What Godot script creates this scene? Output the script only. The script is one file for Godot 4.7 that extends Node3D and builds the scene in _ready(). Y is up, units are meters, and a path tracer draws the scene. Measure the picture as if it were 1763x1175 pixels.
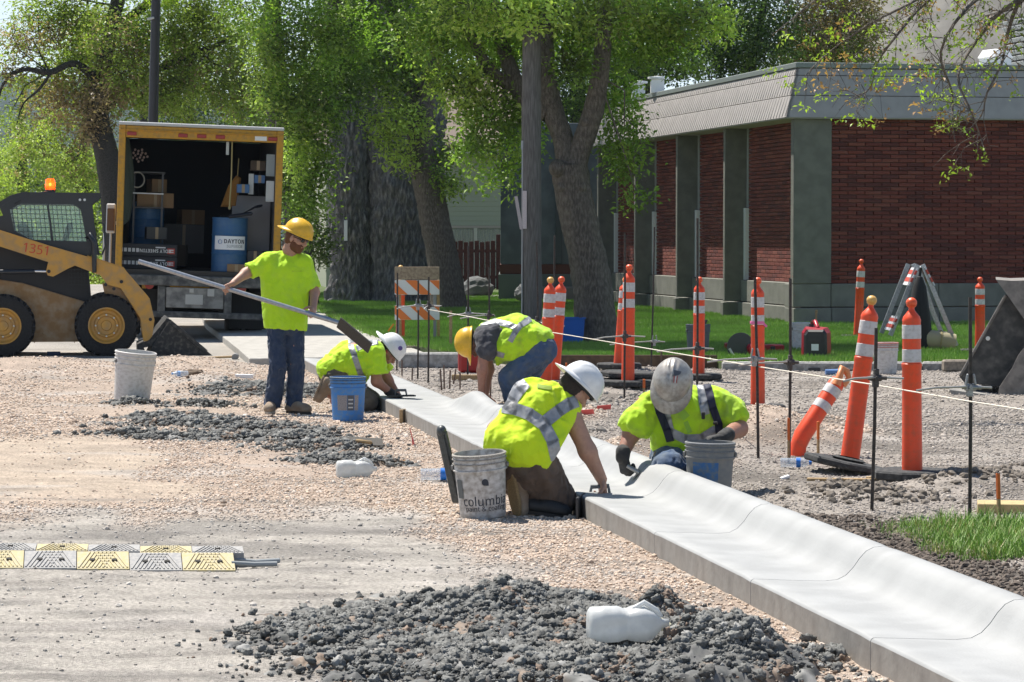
extends Node3D
# A street corner where workers finish a new concrete kerb. y is up, units are metres, the camera looks towards -z.

const LENS := 4800.0
const EYE := 1.65
var rng := RandomNumberGenerator.new()
var used_names := {}
var mats := {}
var texs := {}
var n_fine := FastNoiseLite.new()
var n_mid := FastNoiseLite.new()
var n_big := FastNoiseLite.new()
var fold_noise := FastNoiseLite.new()
var n_clod := FastNoiseLite.new()

func _ready():
	# ---- camera ----
	var cam := Camera3D.new()
	cam.name = "camera"
	cam.fov = rad_to_deg(2.0 * atan(587.5 / LENS))
	cam.near = 0.5
	cam.far = 6000.0
	cam.position = Vector3(0, EYE, 0)
	cam.rotation.x = -atan(179.5 / LENS)
	add_child(cam)
	# ---- sky and exposure ----
	var env := Environment.new()
	var sky := Sky.new()
	var sm := ProceduralSkyMaterial.new()
	sm.sky_top_color = Color(0.40, 0.54, 0.74)
	sm.sky_horizon_color = Color(1.18, 1.26, 1.30)
	sm.sky_curve = 0.16
	sm.ground_bottom_color = Color(0.35, 0.33, 0.3)
	sm.ground_horizon_color = Color(0.6, 0.6, 0.58)
	sm.sky_energy_multiplier = 1.0
	sm.sun_angle_max = 12.0
	sky.sky_material = sm
	env.background_mode = Environment.BG_SKY
	env.sky = sky
	env.background_energy_multiplier = 0.46
	env.tonemap_mode = Environment.TONE_MAPPER_LINEAR
	env.tonemap_exposure = 1.7
	env.fog_enabled = true
	env.fog_density = 0.00012
	env.fog_light_color = Color(0.86, 0.92, 1.0)
	env.sdfgi_enabled = true
	env.ssao_enabled = true
	env.ssil_enabled = true
	var we := WorldEnvironment.new()
	we.name = "world_environment"
	we.environment = env
	add_child(we)
	# ---- sun: behind the scene, to the left, high ----
	var sun := DirectionalLight3D.new()
	sun.name = "sun"
	sun.light_color = Color(1.0, 0.975, 0.935)
	sun.light_energy = 1.6
	sun.light_angular_distance = 0.5
	sun.shadow_enabled = true
	var az := deg_to_rad(42.0)
	var el := deg_to_rad(63.0)
	var to_sun := Vector3(-sin(az) * cos(el), sin(el), -cos(az) * cos(el))
	sun.look_at_from_position(to_sun * 50.0, Vector3.ZERO, Vector3.UP)
	add_child(sun)
	# ---- noises ----
	rng.seed = 11
	n_fine.seed = 3; n_fine.frequency = 2.6; n_fine.fractal_octaves = 3
	n_mid.seed = 5; n_mid.frequency = 0.55; n_mid.fractal_octaves = 3
	n_big.seed = 9; n_big.frequency = 0.11; n_big.fractal_octaves = 2
	fold_noise.seed = 21; fold_noise.frequency = 1.0; fold_noise.fractal_octaves = 3
	n_clod.seed = 4; n_clod.noise_type = FastNoiseLite.TYPE_CELLULAR; n_clod.frequency = 1.0; n_clod.fractal_type = FastNoiseLite.FRACTAL_NONE
	n_clod.cellular_return_type = FastNoiseLite.RETURN_DISTANCE
	# ---- large structure ----
	build_ground()
	build_kerb()
	build_lawn_and_paths()
	build_brick_building()
	build_house_and_wall()
	build_hills()
	build_trees()
	# ---- vehicles and people ----
	build_skid_steer()
	build_truck()
	build_loader_bucket()
	build_people()
	# ---- objects ----
	build_posts()
	build_stakes()
	build_site_things()
	build_litter()
	build_loose_stones()

# ------------------------------------------------------------------ where things stand
func along(px: float, py: float, d: float) -> Vector3:   # the point d metres ahead on the sight line of a photograph pixel
	var v := Basis(Vector3.RIGHT, -atan(179.5 / LENS)) * Vector3(px - 881.5, 587.5 - py, -LENS)
	return Vector3(0, EYE, 0) + v * (d / -v.z)

func spot(px: float, py: float) -> Vector3:   # the point of the ground under that sight line
	var d := EYE * LENS / maxf(py - 408.0, 1.0)
	var p := along(px, py, d)
	for i in 6:
		d = (EYE - height(p.x, -p.z)) * LENS / maxf(py - 408.0, 1.0)
		p = along(px, py, d)
	p.y = height(p.x, -p.z)
	return p

func on_ground(x: float, d: float) -> Vector3:
	return Vector3(x, height(x, d), -d)

# ------------------------------------------------------------------ names, metas, nodes
func numbered(called: String, parent: Node) -> String:
	var key := str(parent.get_instance_id()) + called
	var n: int = used_names.get(key, 0)
	used_names[key] = n + 1
	return called if n == 0 else "%s_%03d" % [called, n]

func tag(o: Node, label := "", category := "", group := "", kind := "") -> Node:
	if label: o.set_meta("label", label)
	if category: o.set_meta("category", category)
	if group: o.set_meta("group", group)
	if kind: o.set_meta("kind", kind)
	return o

func obj(called: String, shape, m: Material, parent: Node = self, at := Transform3D()) -> MeshInstance3D:
	var o := MeshInstance3D.new()
	o.name = numbered(called, parent)
	o.mesh = shape.mesh() if shape is Shape else shape
	o.material_override = m
	o.transform = at
	parent.add_child(o, true)
	return o

func thing(called: String, label: String, category: String, at := Vector3.ZERO, turn := 0.0, group := "") -> Node3D:
	var o := Node3D.new()
	o.name = numbered(called, self)
	o.position = at
	o.rotation.y = turn
	tag(o, label, category, group)
	add_child(o, true)
	return o

func copy_of(o: Node3D, called: String, at: Vector3, turn: float, label: String, group := "") -> Node3D:
	var c: Node3D = o.duplicate()
	c.name = numbered(called, self)
	add_child(c, true)
	c.transform = Transform3D(Basis(Vector3.UP, turn), at)
	c.set_meta("label", label)
	if group: c.set_meta("group", group)
	return c

func scatter(called: String, mesh: Mesh, places: Array, tints: Array, m: Material, parent: Node = self) -> MultiMeshInstance3D:
	var mm := MultiMesh.new()
	mm.transform_format = MultiMesh.TRANSFORM_3D
	mm.use_colors = tints.size() > 0
	mm.mesh = mesh
	mm.instance_count = places.size()
	for i in places.size():
		mm.set_instance_transform(i, places[i])
		if tints.size(): mm.set_instance_color(i, tints[i])
	var o := MultiMeshInstance3D.new()
	o.name = numbered(called, parent)
	o.multimesh = mm
	o.material_override = m
	parent.add_child(o, true)
	return o

# ------------------------------------------------------------------ materials
func lin(r: float, g: float, b: float) -> Color:
	return Color(r, g, b).linear_to_srgb()

func grain(freq: float, lo: float, hi: float, octaves := 4, sd := 1, cellular := false) -> Texture2D:   # grey pattern that repeats without seams
	var key := "%f %f %f %d %d %s" % [freq, lo, hi, octaves, sd, cellular]
	if not texs.has(key):
		var n := FastNoiseLite.new()
		n.seed = sd
		n.frequency = freq
		n.fractal_octaves = octaves
		n.noise_type = FastNoiseLite.TYPE_CELLULAR if cellular else FastNoiseLite.TYPE_SIMPLEX_SMOOTH
		var t := NoiseTexture2D.new()
		t.width = 512; t.height = 512; t.seamless = true
		t.noise = n
		var g := Gradient.new()
		g.set_color(0, lin(lo, lo, lo)); g.set_color(1, lin(hi, hi, hi))
		g.set_offset(0, 0.25); g.set_offset(1, 0.75)
		t.color_ramp = g
		texs[key] = t
	return texs[key]

func two_tone(freq: float, a: Color, b: Color, from: float, to: float, octaves := 4, sd := 1) -> Texture2D:   # one colour with patches of another
	var n := FastNoiseLite.new()
	n.seed = sd
	n.frequency = freq
	n.fractal_octaves = octaves
	var t := NoiseTexture2D.new()
	t.width = 512; t.height = 512; t.seamless = true
	t.noise = n
	var g := Gradient.new()
	g.set_color(0, a); g.set_color(1, b)
	g.set_offset(0, maxf(0.02, from - 0.12)); g.set_offset(1, minf(0.98, to + 0.12))
	t.color_ramp = g
	return t

func mat(key: String, c: Color, rough := 0.8, metal := 0.0, tex: Texture2D = null, per_metre := 1.0, bump: Texture2D = null, bump_cm := 0.0, world := false) -> StandardMaterial3D:
	if mats.has(key): return mats[key]
	var m := StandardMaterial3D.new()
	m.resource_name = key
	m.albedo_color = c
	m.roughness = rough
	m.metallic = metal
	if tex or bump:
		m.uv1_triplanar = true
		m.uv1_world_triplanar = world
		m.uv1_scale = Vector3.ONE * per_metre
	if tex: m.albedo_texture = tex
	if bump:
		m.heightmap_enabled = true
		m.heightmap_texture = bump
		m.heightmap_scale = bump_cm
	mats[key] = m
	return m

func glass(key: String, c: Color, a: float) -> StandardMaterial3D:
	var m := mat(key, Color(c.r, c.g, c.b, a), 0.05)
	m.transparency = BaseMaterial3D.TRANSPARENCY_ALPHA
	return m

# ------------------------------------------------------------------ shapes
class Shape:
	var st := SurfaceTool.new()
	var group := 1
	var done: Mesh
	func _init():
		st.begin(Mesh.PRIMITIVE_TRIANGLES)
	func mesh() -> Mesh:
		if done == null:
			st.generate_normals()
			done = st.commit()
		return done
	func flat() -> void:
		st.set_smooth_group(-1)
	func smooth() -> void:
		group += 1
		st.set_smooth_group(group)
	func tri(a: Vector3, b: Vector3, c: Vector3) -> void:   # counter-clockwise seen from outside
		st.add_vertex(a); st.add_vertex(c); st.add_vertex(b)
	func quad(a: Vector3, b: Vector3, c: Vector3, d: Vector3) -> void:
		tri(a, b, c); tri(a, c, d)
	func box(t: Transform3D, s: Vector3, bev := 0.0) -> Shape:
		flat()
		var h := s / 2.0
		var e := minf(bev, minf(h.x, minf(h.y, h.z)) * 0.9)
		var ax := [Vector3.RIGHT, Vector3.UP, Vector3.BACK]
		for k in 3:
			var n: Vector3 = ax[k]; var u: Vector3 = ax[(k + 1) % 3]; var v: Vector3 = ax[(k + 2) % 3]
			var hn: float = h[k]; var hu: float = h[(k + 1) % 3]; var hv: float = h[(k + 2) % 3]
			for sg in [1.0, -1.0]:
				var c: Vector3 = n * hn * sg
				var uu: Vector3 = u * (hu - e); var vv: Vector3 = v * (hv - e) * sg
				quad(t * (c - uu - vv), t * (c + uu - vv), t * (c + uu + vv), t * (c - uu + vv))
			if e > 0.0:
				for s1 in [1.0, -1.0]:
					for s2 in [1.0, -1.0]:   # the edges along n
						var a1: Vector3 = u * hu * s1 + v * (hv - e) * s2
						var a2: Vector3 = u * (hu - e) * s1 + v * hv * s2
						var ln: Vector3 = n * (hn - e) * s1 * s2
						quad(t * (a1 - ln), t * (a2 - ln), t * (a2 + ln), t * (a1 + ln))
		if e > 0.0:
			for sx in [1.0, -1.0]:
				for sy in [1.0, -1.0]:
					for sz in [1.0, -1.0]:
						var p := Vector3(h.x * sx, h.y * sy, h.z * sz)
						var a := p - Vector3(0, e * sy, e * sz)
						var b := p - Vector3(e * sx, 0, e * sz)
						var c2 := p - Vector3(e * sx, e * sy, 0)
						if sx * sy * sz > 0: tri(t * a, t * b, t * c2)
						else: tri(t * a, t * c2, t * b)
		return self
	func slab(a: Vector3, b: Vector3, bev := 0.0) -> Shape:   # a box from corner to corner
		return box(Transform3D(Basis(), (a + b) / 2.0), (b - a).abs(), bev)
	func bar(a: Vector3, b: Vector3, w: float, h: float, up := Vector3.UP, bev := 0.0) -> Shape:   # a square bar from a to b
		var z := (b - a).normalized()
		if absf(z.dot(up)) > 0.99: up = Vector3.RIGHT
		var x := up.cross(z).normalized()
		return box(Transform3D(Basis(x, z.cross(x), z), (a + b) / 2.0), Vector3(w, h, a.distance_to(b)), bev)
	func tube(pts: Array, radii: Array, sides := 10, caps := true) -> Shape:
		smooth()
		var rings := []
		var x := Vector3.ZERO
		for i in pts.size():
			var z: Vector3 = (pts[mini(i + 1, pts.size() - 1)] - pts[maxi(i - 1, 0)]).normalized()
			if x == Vector3.ZERO: x = z.cross(Vector3(0.31, 0.2, 0.93) if absf(z.y) > 0.7 else Vector3.UP).normalized()
			x = (x - z * x.dot(z)).normalized()
			var y := z.cross(x)
			var r: float = radii[mini(i, radii.size() - 1)]
			var ring := PackedVector3Array()
			for k in sides:
				var a := TAU * k / sides
				ring.append(pts[i] + (x * cos(a) + y * sin(a)) * r)
			rings.append(ring)
		for i in pts.size() - 1:
			for k in sides:
				var k2 := (k + 1) % sides
				quad(rings[i][k], rings[i][k2], rings[i + 1][k2], rings[i + 1][k])
		if caps:
			smooth()
			for k in range(1, sides - 1):
				tri(rings[0][0], rings[0][k + 1], rings[0][k])
			smooth()
			var l: PackedVector3Array = rings[-1]
			for k in range(1, sides - 1):
				tri(l[0], l[k], l[k + 1])
		return self
	func lathe(profile: Array, sides := 24, t := Transform3D(), from := 0.0, to := TAU) -> Shape:   # profile of Vector2(radius, height), from below to above along the outside
		smooth()
		for i in profile.size() - 1:
			var p: Vector2 = profile[i]; var q: Vector2 = profile[i + 1]
			if i > 0:
				var o: Vector2 = profile[i - 1]
				if absf((q - p).angle_to(p - o)) > 0.6: smooth()
			for k in sides:
				var a := lerpf(from, to, float(k) / sides); var b := lerpf(from, to, float(k + 1) / sides)
				var ca := Vector3(sin(a), 0, cos(a)); var cb := Vector3(sin(b), 0, cos(b))
				var v0 := t * (ca * p.x + Vector3(0, p.y, 0)); var v1 := t * (cb * p.x + Vector3(0, p.y, 0))
				var v2 := t * (cb * q.x + Vector3(0, q.y, 0)); var v3 := t * (ca * q.x + Vector3(0, q.y, 0))
				if p.x > 1e-5: tri(v0, v1, v2)
				if q.x > 1e-5: tri(v0, v2, v3)
		return self
	func prism(poly: Array, depth: float, t := Transform3D(), bev := 0.0) -> Shape:   # a counter-clockwise outline in x and y, from z = 0 to z = depth
		flat()
		var pv := PackedVector2Array(poly)
		if not Geometry2D.is_polygon_clockwise(pv) == false: pv.reverse()
		var inner := pv
		if bev > 0.0:
			var off := Geometry2D.offset_polygon(pv, -bev)
			if off.size() == 1 and off[0].size() == pv.size():
				inner = off[0]
				var best := 0
				for k in inner.size():
					if inner[k].distance_to(pv[0]) < inner[best].distance_to(pv[0]): best = k
				var turned := PackedVector2Array()
				for k in inner.size(): turned.append(inner[(k + best) % inner.size()])
				inner = turned
			else: bev = 0.0
		var idx := Geometry2D.triangulate_polygon(inner)
		for i in range(0, idx.size(), 3):
			var a := inner[idx[i]]; var b := inner[idx[i + 1]]; var c := inner[idx[i + 2]]
			if (b - a).cross(c - a) < 0: var s := b; b = c; c = s
			tri(t * Vector3(a.x, a.y, depth), t * Vector3(b.x, b.y, depth), t * Vector3(c.x, c.y, depth))
			tri(t * Vector3(a.x, a.y, 0), t * Vector3(c.x, c.y, 0), t * Vector3(b.x, b.y, 0))
		for i in pv.size():
			var a := pv[i]; var b := pv[(i + 1) % pv.size()]
			var ia := inner[i]; var ib := inner[(i + 1) % pv.size()]
			quad(t * Vector3(a.x, a.y, bev), t * Vector3(b.x, b.y, bev), t * Vector3(b.x, b.y, depth - bev), t * Vector3(a.x, a.y, depth - bev))
			if bev > 0.0:
				quad(t * Vector3(a.x, a.y, depth - bev), t * Vector3(b.x, b.y, depth - bev), t * Vector3(ib.x, ib.y, depth), t * Vector3(ia.x, ia.y, depth))
				quad(t * Vector3(ia.x, ia.y, 0), t * Vector3(ib.x, ib.y, 0), t * Vector3(b.x, b.y, bev), t * Vector3(a.x, a.y, bev))
		return self
	func ball(c: Vector3, r: Vector3, seg := 14, rings := 9, basis := Basis()) -> Shape:
		smooth()
		for i in rings:
			var a := PI * i / rings - PI / 2; var b := PI * (i + 1) / rings - PI / 2
			for k in seg:
				var u := TAU * k / seg; var v := TAU * (k + 1) / seg
				var p := func(la: float, lo: float) -> Vector3: return c + basis * (Vector3(cos(la) * sin(lo), sin(la), cos(la) * cos(lo)) * r)
				if i > 0: tri(p.call(a, u), p.call(a, v), p.call(b, v))
				if i < rings - 1: tri(p.call(a, u), p.call(b, v), p.call(b, u))
		return self

func place(at: Vector3, euler := Vector3.ZERO) -> Transform3D:
	return Transform3D(Basis.from_euler(euler), at)

func lump(sd: int, rough: float, sub := 1, round := false) -> ArrayMesh:   # a broken stone: a ball of triangles pushed in and out
	var r := RandomNumberGenerator.new()
	r.seed = sd
	var t := (1.0 + sqrt(5.0)) / 2.0
	var v := [Vector3(-1, t, 0), Vector3(1, t, 0), Vector3(-1, -t, 0), Vector3(1, -t, 0), Vector3(0, -1, t), Vector3(0, 1, t), Vector3(0, -1, -t), Vector3(0, 1, -t), Vector3(t, 0, -1), Vector3(t, 0, 1), Vector3(-t, 0, -1), Vector3(-t, 0, 1)]
	var f := [[0, 11, 5], [0, 5, 1], [0, 1, 7], [0, 7, 10], [0, 10, 11], [1, 5, 9], [5, 11, 4], [11, 10, 2], [10, 7, 6], [7, 1, 8], [3, 9, 4], [3, 4, 2], [3, 2, 6], [3, 6, 8], [3, 8, 9], [4, 9, 5], [2, 4, 11], [6, 2, 10], [8, 6, 7], [9, 8, 1]]
	for s in sub:
		var g := []
		var mids := {}
		for q in f:
			var m := []
			for e in [[q[0], q[1]], [q[1], q[2]], [q[2], q[0]]]:
				var key := Vector2i(mini(e[0], e[1]), maxi(e[0], e[1]))
				if not mids.has(key):
					mids[key] = v.size()
					v.append((v[e[0]] + v[e[1]]) / 2.0)
				m.append(mids[key])
			g += [[q[0], m[0], m[2]], [q[1], m[1], m[0]], [q[2], m[2], m[1]], [m[0], m[1], m[2]]]
		f = g
	var sq := Vector3(r.randf_range(0.7, 1.0), r.randf_range(0.5, 0.75), r.randf_range(0.7, 1.0))
	for i in v.size():
		var u: Vector3 = v[i].normalized()
		var push: float = r.randf_range(-rough, rough) if not round else (absf(n_fine.get_noise_3d(u.x * 0.55 + sd, u.y * 0.55, u.z * 0.55)) * 2.2 - 0.4) * rough * 2.0
		v[i] = u * sq * (1.0 + push)
	var sh := Shape.new()
	if not round: sh.flat()
	for q in f: sh.tri(v[q[0]], v[q[1]], v[q[2]])
	return sh.mesh()

func text_mesh(words: String, size: float, depth := 0.002, bold := false, font := "Droid Sans") -> TextMesh:
	var f := SystemFont.new()
	f.font_names = PackedStringArray([font])
	if bold: f.font_weight = 700
	var t := TextMesh.new()
	t.text = words
	t.font = f
	t.font_size = 64
	t.pixel_size = size / 64.0
	t.depth = depth
	return t

func bent(m: Mesh, r: float, lean := 0.0) -> ArrayMesh:   # lettering laid round an upright cylinder that narrows downwards by lean
	var out := ArrayMesh.new()
	for s in m.get_surface_count():
		var arr := m.surface_get_arrays(s)
		var v: PackedVector3Array = arr[Mesh.ARRAY_VERTEX]
		for i in v.size():
			var a := v[i].x / r
			var rr := r + v[i].z + v[i].y * lean
			v[i] = Vector3(sin(a) * rr, v[i].y, cos(a) * rr)
		arr[Mesh.ARRAY_VERTEX] = v
		arr[Mesh.ARRAY_NORMAL] = null
		arr[Mesh.ARRAY_TANGENT] = null
		out.add_surface_from_arrays(Mesh.PRIMITIVE_TRIANGLES, arr)
	return out

# ------------------------------------------------------------------ ground
func kerb_x(d: float) -> float:   # x of the front edge of the gutter, d metres ahead
	return 0.41 - 0.164 * (d - 16.4)

const HEAPS := [   # x, distance, radius across, radius along, height
	[-5.9, 33.5, 1.7, 1.6, 0.20], [-4.2, 34.6, 1.0, 0.8, 0.17], [-3.35, 31.0, 0.5, 0.6, 0.13], [-3.9, 31.0, 0.45, 0.5, 0.10],
	[1.95, 21.6, 0.55, 0.7, 0.30], [0.95, 19.6, 0.5, 1.1, 0.20], [2.5, 22.6, 0.4, 0.6, 0.16], [0.25, 25.0, 0.5, 1.2, 0.14],
	[3.0, 17.9, 0.5, 0.35, 0.10], [2.1, 17.2, 0.45, 0.35, 0.08], [3.6, 18.5, 0.6, 0.3, 0.10], [3.55, 13.9, 0.42, 0.8, 0.06],
	[1.0, 28.6, 0.7, 1.0, 0.10], [1.45, 31.5, 0.8, 1.3, 0.12],
]
const PILES := [   # dark wet concrete: x, distance, radius across, radius along, height
	[-0.05, 11.75, 0.62, 0.60, 0.145], [0.36, 11.5, 0.36, 0.45, 0.102], [-0.62, 11.5, 0.42, 0.42, 0.072], [0.80, 10.62, 0.26, 0.34, 0.212],
	[0.30, 10.5, 0.62, 0.4, 0.085], [-0.25, 10.7, 0.5, 0.45, 0.076], [-0.98, 11.55, 0.10, 0.10, 0.051], [0.62, 11.75, 0.14, 0.16, 0.136], [0.90, 10.50, 0.12, 0.2, 0.15], [0.2, 12.1, 0.3, 0.3, 0.060],
]
const SPILLS := [   # a thinner line of spilt concrete further back
	[-3.75, 27.5, 0.30, 0.22, 0.036], [-3.1, 25.2, 0.55, 0.35, 0.036], [-2.7, 24.4, 0.7, 0.40, 0.039], [-2.1, 23.7, 0.6, 0.42, 0.036], [-1.75, 22.6, 0.5, 0.45, 0.036], [-1.45, 21.7, 0.45, 0.45, 0.036],
	[-3.2, 23.3, 0.45, 0.22, 0.027], [-2.7, 22.9, 0.5, 0.25, 0.027], [-2.2, 22.7, 0.45, 0.25, 0.030], [-1.3, 20.6, 0.35, 0.35, 0.033], [-3.0, 27.2, 0.35, 0.3, 0.042], [-1.0, 20.2, 0.25, 0.25, 0.036], [-2.65, 29.8, 0.7, 0.8, 0.054], [-2.0, 29.5, 0.5, 0.8, 0.036],
	[1.52, 10.6, 0.18, 0.5, 0.021], [1.30, 10.9, 0.2, 0.3, 0.018],
]

func heap(list: Array, x: float, d: float) -> float:
	var h := 0.0
	for q in list:
		var a: float = (x - q[0]) / q[2]
		var b: float = (d - q[1]) / q[3]
		var r := a * a + b * b
		if r < 5.0: h = maxf(h, q[4] * (exp(-r * 1.1) - 0.004))
	return h

func height(x: float, d: float) -> float:
	var u := x - kerb_x(d)
	var h := n_mid.get_noise_2d(x, d * 0.7) * 0.022
	if d < 36.0: h += n_fine.get_noise_2d(x, d) * 0.008
	h += heap(HEAPS, x, d)
	if u > 0.0 and d < 36.0:
		h += 0.05 * smoothstep(0.0, 0.7, u)
	if u > -0.25 and u < 0.7 and d < 37.0: h = minf(h, lerpf(h, 0.005, smoothstep(-0.25, -0.05, u)))
	if d > 33.0: h *= 1.0 - 0.6 * smoothstep(35.0, 40.0, d)
	return h

func tan_share(x: float, d: float) -> float:   # how far the ground is tan crushed stone rather than grey silt
	var u := x - kerb_x(d)
	var w := n_mid.get_noise_2d(x * 2.0 + 40.0, d * 0.9) * 1.3
	var t := 0.0
	if u < 0.5:
		t = smoothstep(15.6, 17.6, d + w)
		t = maxf(t, smoothstep(-1.25, -0.75, u + w * 0.35))
		t *= 1.0 - smoothstep(34.0, 37.0, d + w)
	else:
		t = 0.12
		for q in HEAPS:
			if q[1] > 19.0 and q[1] < 26.0:
				var a: float = (x - q[0]) / (q[2] * 1.3); var b: float = (d - q[1]) / (q[3] * 1.3)
				t = maxf(t, 1.0 - smoothstep(0.5, 1.3, a * a + b * b))
	return clampf(t, 0.0, 1.0)

func soil_colour(x: float, d: float) -> Color:
	var u := x - kerb_x(d)
	var t := tan_share(x, d)
	var tan_c := Color(0.51, 0.405, 0.325)
	var grey_c := Color(0.46, 0.425, 0.38)
	if u > 0.6: grey_c = Color(0.35, 0.318, 0.285)
	var c := grey_c.lerp(tan_c, t)
	# smoother, paler wheel tracks on the left
	var smooth_part := smoothstep(-1.9, -2.5, u + n_mid.get_noise_2d(x, d * 0.5) * 1.2) * smoothstep(16.5, 18.5, d) * (1.0 - smoothstep(22.0, 25.0, d))
	c = c.lerp(Color(0.56, 0.46, 0.36), smooth_part * 0.8)
	# grey drifts and dark damp streaks that run across the road
	var streak := n_mid.get_noise_2d(x * 0.45, d * 2.6 + 17.0)
	if u < 0.5: c = c.lerp(Color(0.22, 0.20, 0.18), smoothstep(0.12, 0.55, streak) * (0.6 if d < 19.0 else 0.2))
	else: c = c.lerp(Color(0.16, 0.14, 0.12), smoothstep(0.02, 0.34, n_mid.get_noise_2d(x * 0.8 + 9.0, d * 1.6)) * 0.72)
	c = c.lerp(Color(0.54, 0.50, 0.46), smoothstep(0.15, 0.5, n_mid.get_noise_2d(x * 0.5 + 70.0, d * 1.8)) * 0.55)
	var smudge := exp(-pow((d - 15.1) / 1.0, 2.0)) * smoothstep(-0.15, 0.35, n_mid.get_noise_2d(x * 0.8 + 3.0, d * 1.7)) * smoothstep(-0.6, -1.2, u)
	smudge = maxf(smudge, 0.7 * smoothstep(0.1, 0.5, n_mid.get_noise_2d(x * 1.3 + 31.0, d * 4.0)) * smoothstep(18.0, 14.0, d) * float(u < -0.3))
	c = c.lerp(Color(0.21, 0.195, 0.18), smudge * 0.75)
	var damp := heap(PILES, x, d) * 7.0 + heap(SPILLS, x, d) * 7.0
	c = c.lerp(Color(0.20, 0.195, 0.185), clampf(damp, 0.0, 0.7))
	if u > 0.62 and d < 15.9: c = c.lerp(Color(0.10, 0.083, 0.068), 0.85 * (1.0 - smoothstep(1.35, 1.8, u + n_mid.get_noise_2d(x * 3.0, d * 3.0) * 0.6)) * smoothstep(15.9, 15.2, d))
	return c * (1.0 + n_fine.get_noise_2d(x * 3.0, d * 3.0) * 0.30 + n_mid.get_noise_2d(x * 2.2 + 11.0, d * 3.1) * 0.22)

func sheet(x0: float, x1: float, d0: float, d1: float, cell: float, lift := 0.0) -> ArrayMesh:
	var nx := int(round((x1 - x0) / cell)); var nd := int(round((d1 - d0) / cell))
	var hs := PackedFloat32Array()
	var v := PackedVector3Array(); var n := PackedVector3Array(); var c := PackedColorArray(); var ix := PackedInt32Array()
	for j in nd + 1:
		for i in nx + 1:
			hs.append(height(x0 + i * cell, d0 + j * cell) + lift)
	for j in nd + 1:
		for i in nx + 1:
			var k := j * (nx + 1) + i
			v.append(Vector3(x0 + i * cell, hs[k], -(d0 + j * cell)))
			c.append(soil_colour(x0 + i * cell, d0 + j * cell))
			var l := hs[k - 1] if i > 0 else hs[k]; var r := hs[k + 1] if i < nx else hs[k]
			var a := hs[k - nx - 1] if j > 0 else hs[k]; var b := hs[k + nx + 1] if j < nd else hs[k]
			n.append(Vector3(l - r, 2.0 * cell, b - a).normalized())
			if i < nx and j < nd: ix.append_array([k, k + nx + 1, k + 1, k + 1, k + nx + 1, k + nx + 2])
	var arr := []
	arr.resize(Mesh.ARRAY_MAX)
	arr[Mesh.ARRAY_VERTEX] = v; arr[Mesh.ARRAY_NORMAL] = n; arr[Mesh.ARRAY_COLOR] = c; arr[Mesh.ARRAY_INDEX] = ix
	var m := ArrayMesh.new()
	m.add_surface_from_arrays(Mesh.PRIMITIVE_TRIANGLES, arr)
	return m

func build_ground() -> void:
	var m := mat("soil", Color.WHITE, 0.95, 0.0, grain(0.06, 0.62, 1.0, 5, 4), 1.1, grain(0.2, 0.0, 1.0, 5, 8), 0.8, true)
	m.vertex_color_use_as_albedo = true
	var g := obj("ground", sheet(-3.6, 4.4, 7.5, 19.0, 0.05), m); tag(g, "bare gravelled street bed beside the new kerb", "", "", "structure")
	var g2 := obj("ground", sheet(-8.0, 8.0, 19.0, 37.0, 0.10), m); tag(g2, "churned gravel and dirt around the workers", "", "", "structure")
	var g3 := obj("ground", sheet(-30.0, 30.0, 37.0, 97.0, 0.75), m); tag(g3, "pale gravel street beyond the workers", "", "", "structure")
	var side := Shape.new()
	side.flat()
	for q in [[-30.0, -8.0, 19.0, 37.0], [8.0, 30.0, 19.0, 37.0], [-30.0, -3.6, 7.5, 19.0], [4.4, 30.0, 7.5, 19.0], [-30.0, 30.0, -20.0, 7.5]]:
		side.quad(Vector3(q[0], -0.002, -q[2]), Vector3(q[1], -0.002, -q[2]), Vector3(q[1], -0.002, -q[3]), Vector3(q[0], -0.002, -q[3]))
	var road := mat("grey_gravel", lin(0.40, 0.37, 0.33), 0.95, 0.0, grain(0.06, 0.62, 1.0, 5, 4), 1.1, grain(0.2, 0.0, 1.0, 5, 8), 0.8, true)
	tag(obj("ground", side, road), "gravel verges of the street", "", "", "structure")
	var far := Shape.new()
	far.flat()
	far.quad(Vector3(-3000, -0.35, 300), Vector3(3000, -0.35, 300), Vector3(3000, -0.35, -5000), Vector3(-3000, -0.35, -5000))
	tag(obj("terrain", far, mat("far_soil", lin(0.16, 0.17, 0.09), 1.0, 0.0, grain(0.02, 0.6, 1.0), 0.05, null, 0.0, true)), "flat land reaching to the horizon", "", "", "structure")

# ------------------------------------------------------------------ the new kerb and gutter
func kerb_profile(d: float) -> Array:
	var k := 1.0 - smoothstep(24.3, 26.2, d)
	k += 0.22 * exp(-pow((d - 24.4) / 0.35, 2.0)) - 0.18 * exp(-pow((d - 23.4) / 0.35, 2.0))
	var p := [Vector2(0, -0.06), Vector2(0, 0.112), Vector2(0.004, 0.121), Vector2(0.014, 0.126), Vector2(0.10, 0.122), Vector2(0.22, 0.116), Vector2(0.34, 0.111)]
	for q in [Vector2(0.40, 0.116), Vector2(0.44, 0.135), Vector2(0.475, 0.170), Vector2(0.505, 0.212), Vector2(0.535, 0.243), Vector2(0.57, 0.259), Vector2(0.61, 0.262), Vector2(0.64, 0.256), Vector2(0.66, 0.238)]:
		p.append(Vector2(q.x, 0.112 + (q.y - 0.112) * k))
	p.append(Vector2(0.667, 0.2 * k + 0.06 * (1.0 - k)))
	p.append(Vector2(0.667, -0.06))
	return p

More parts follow.
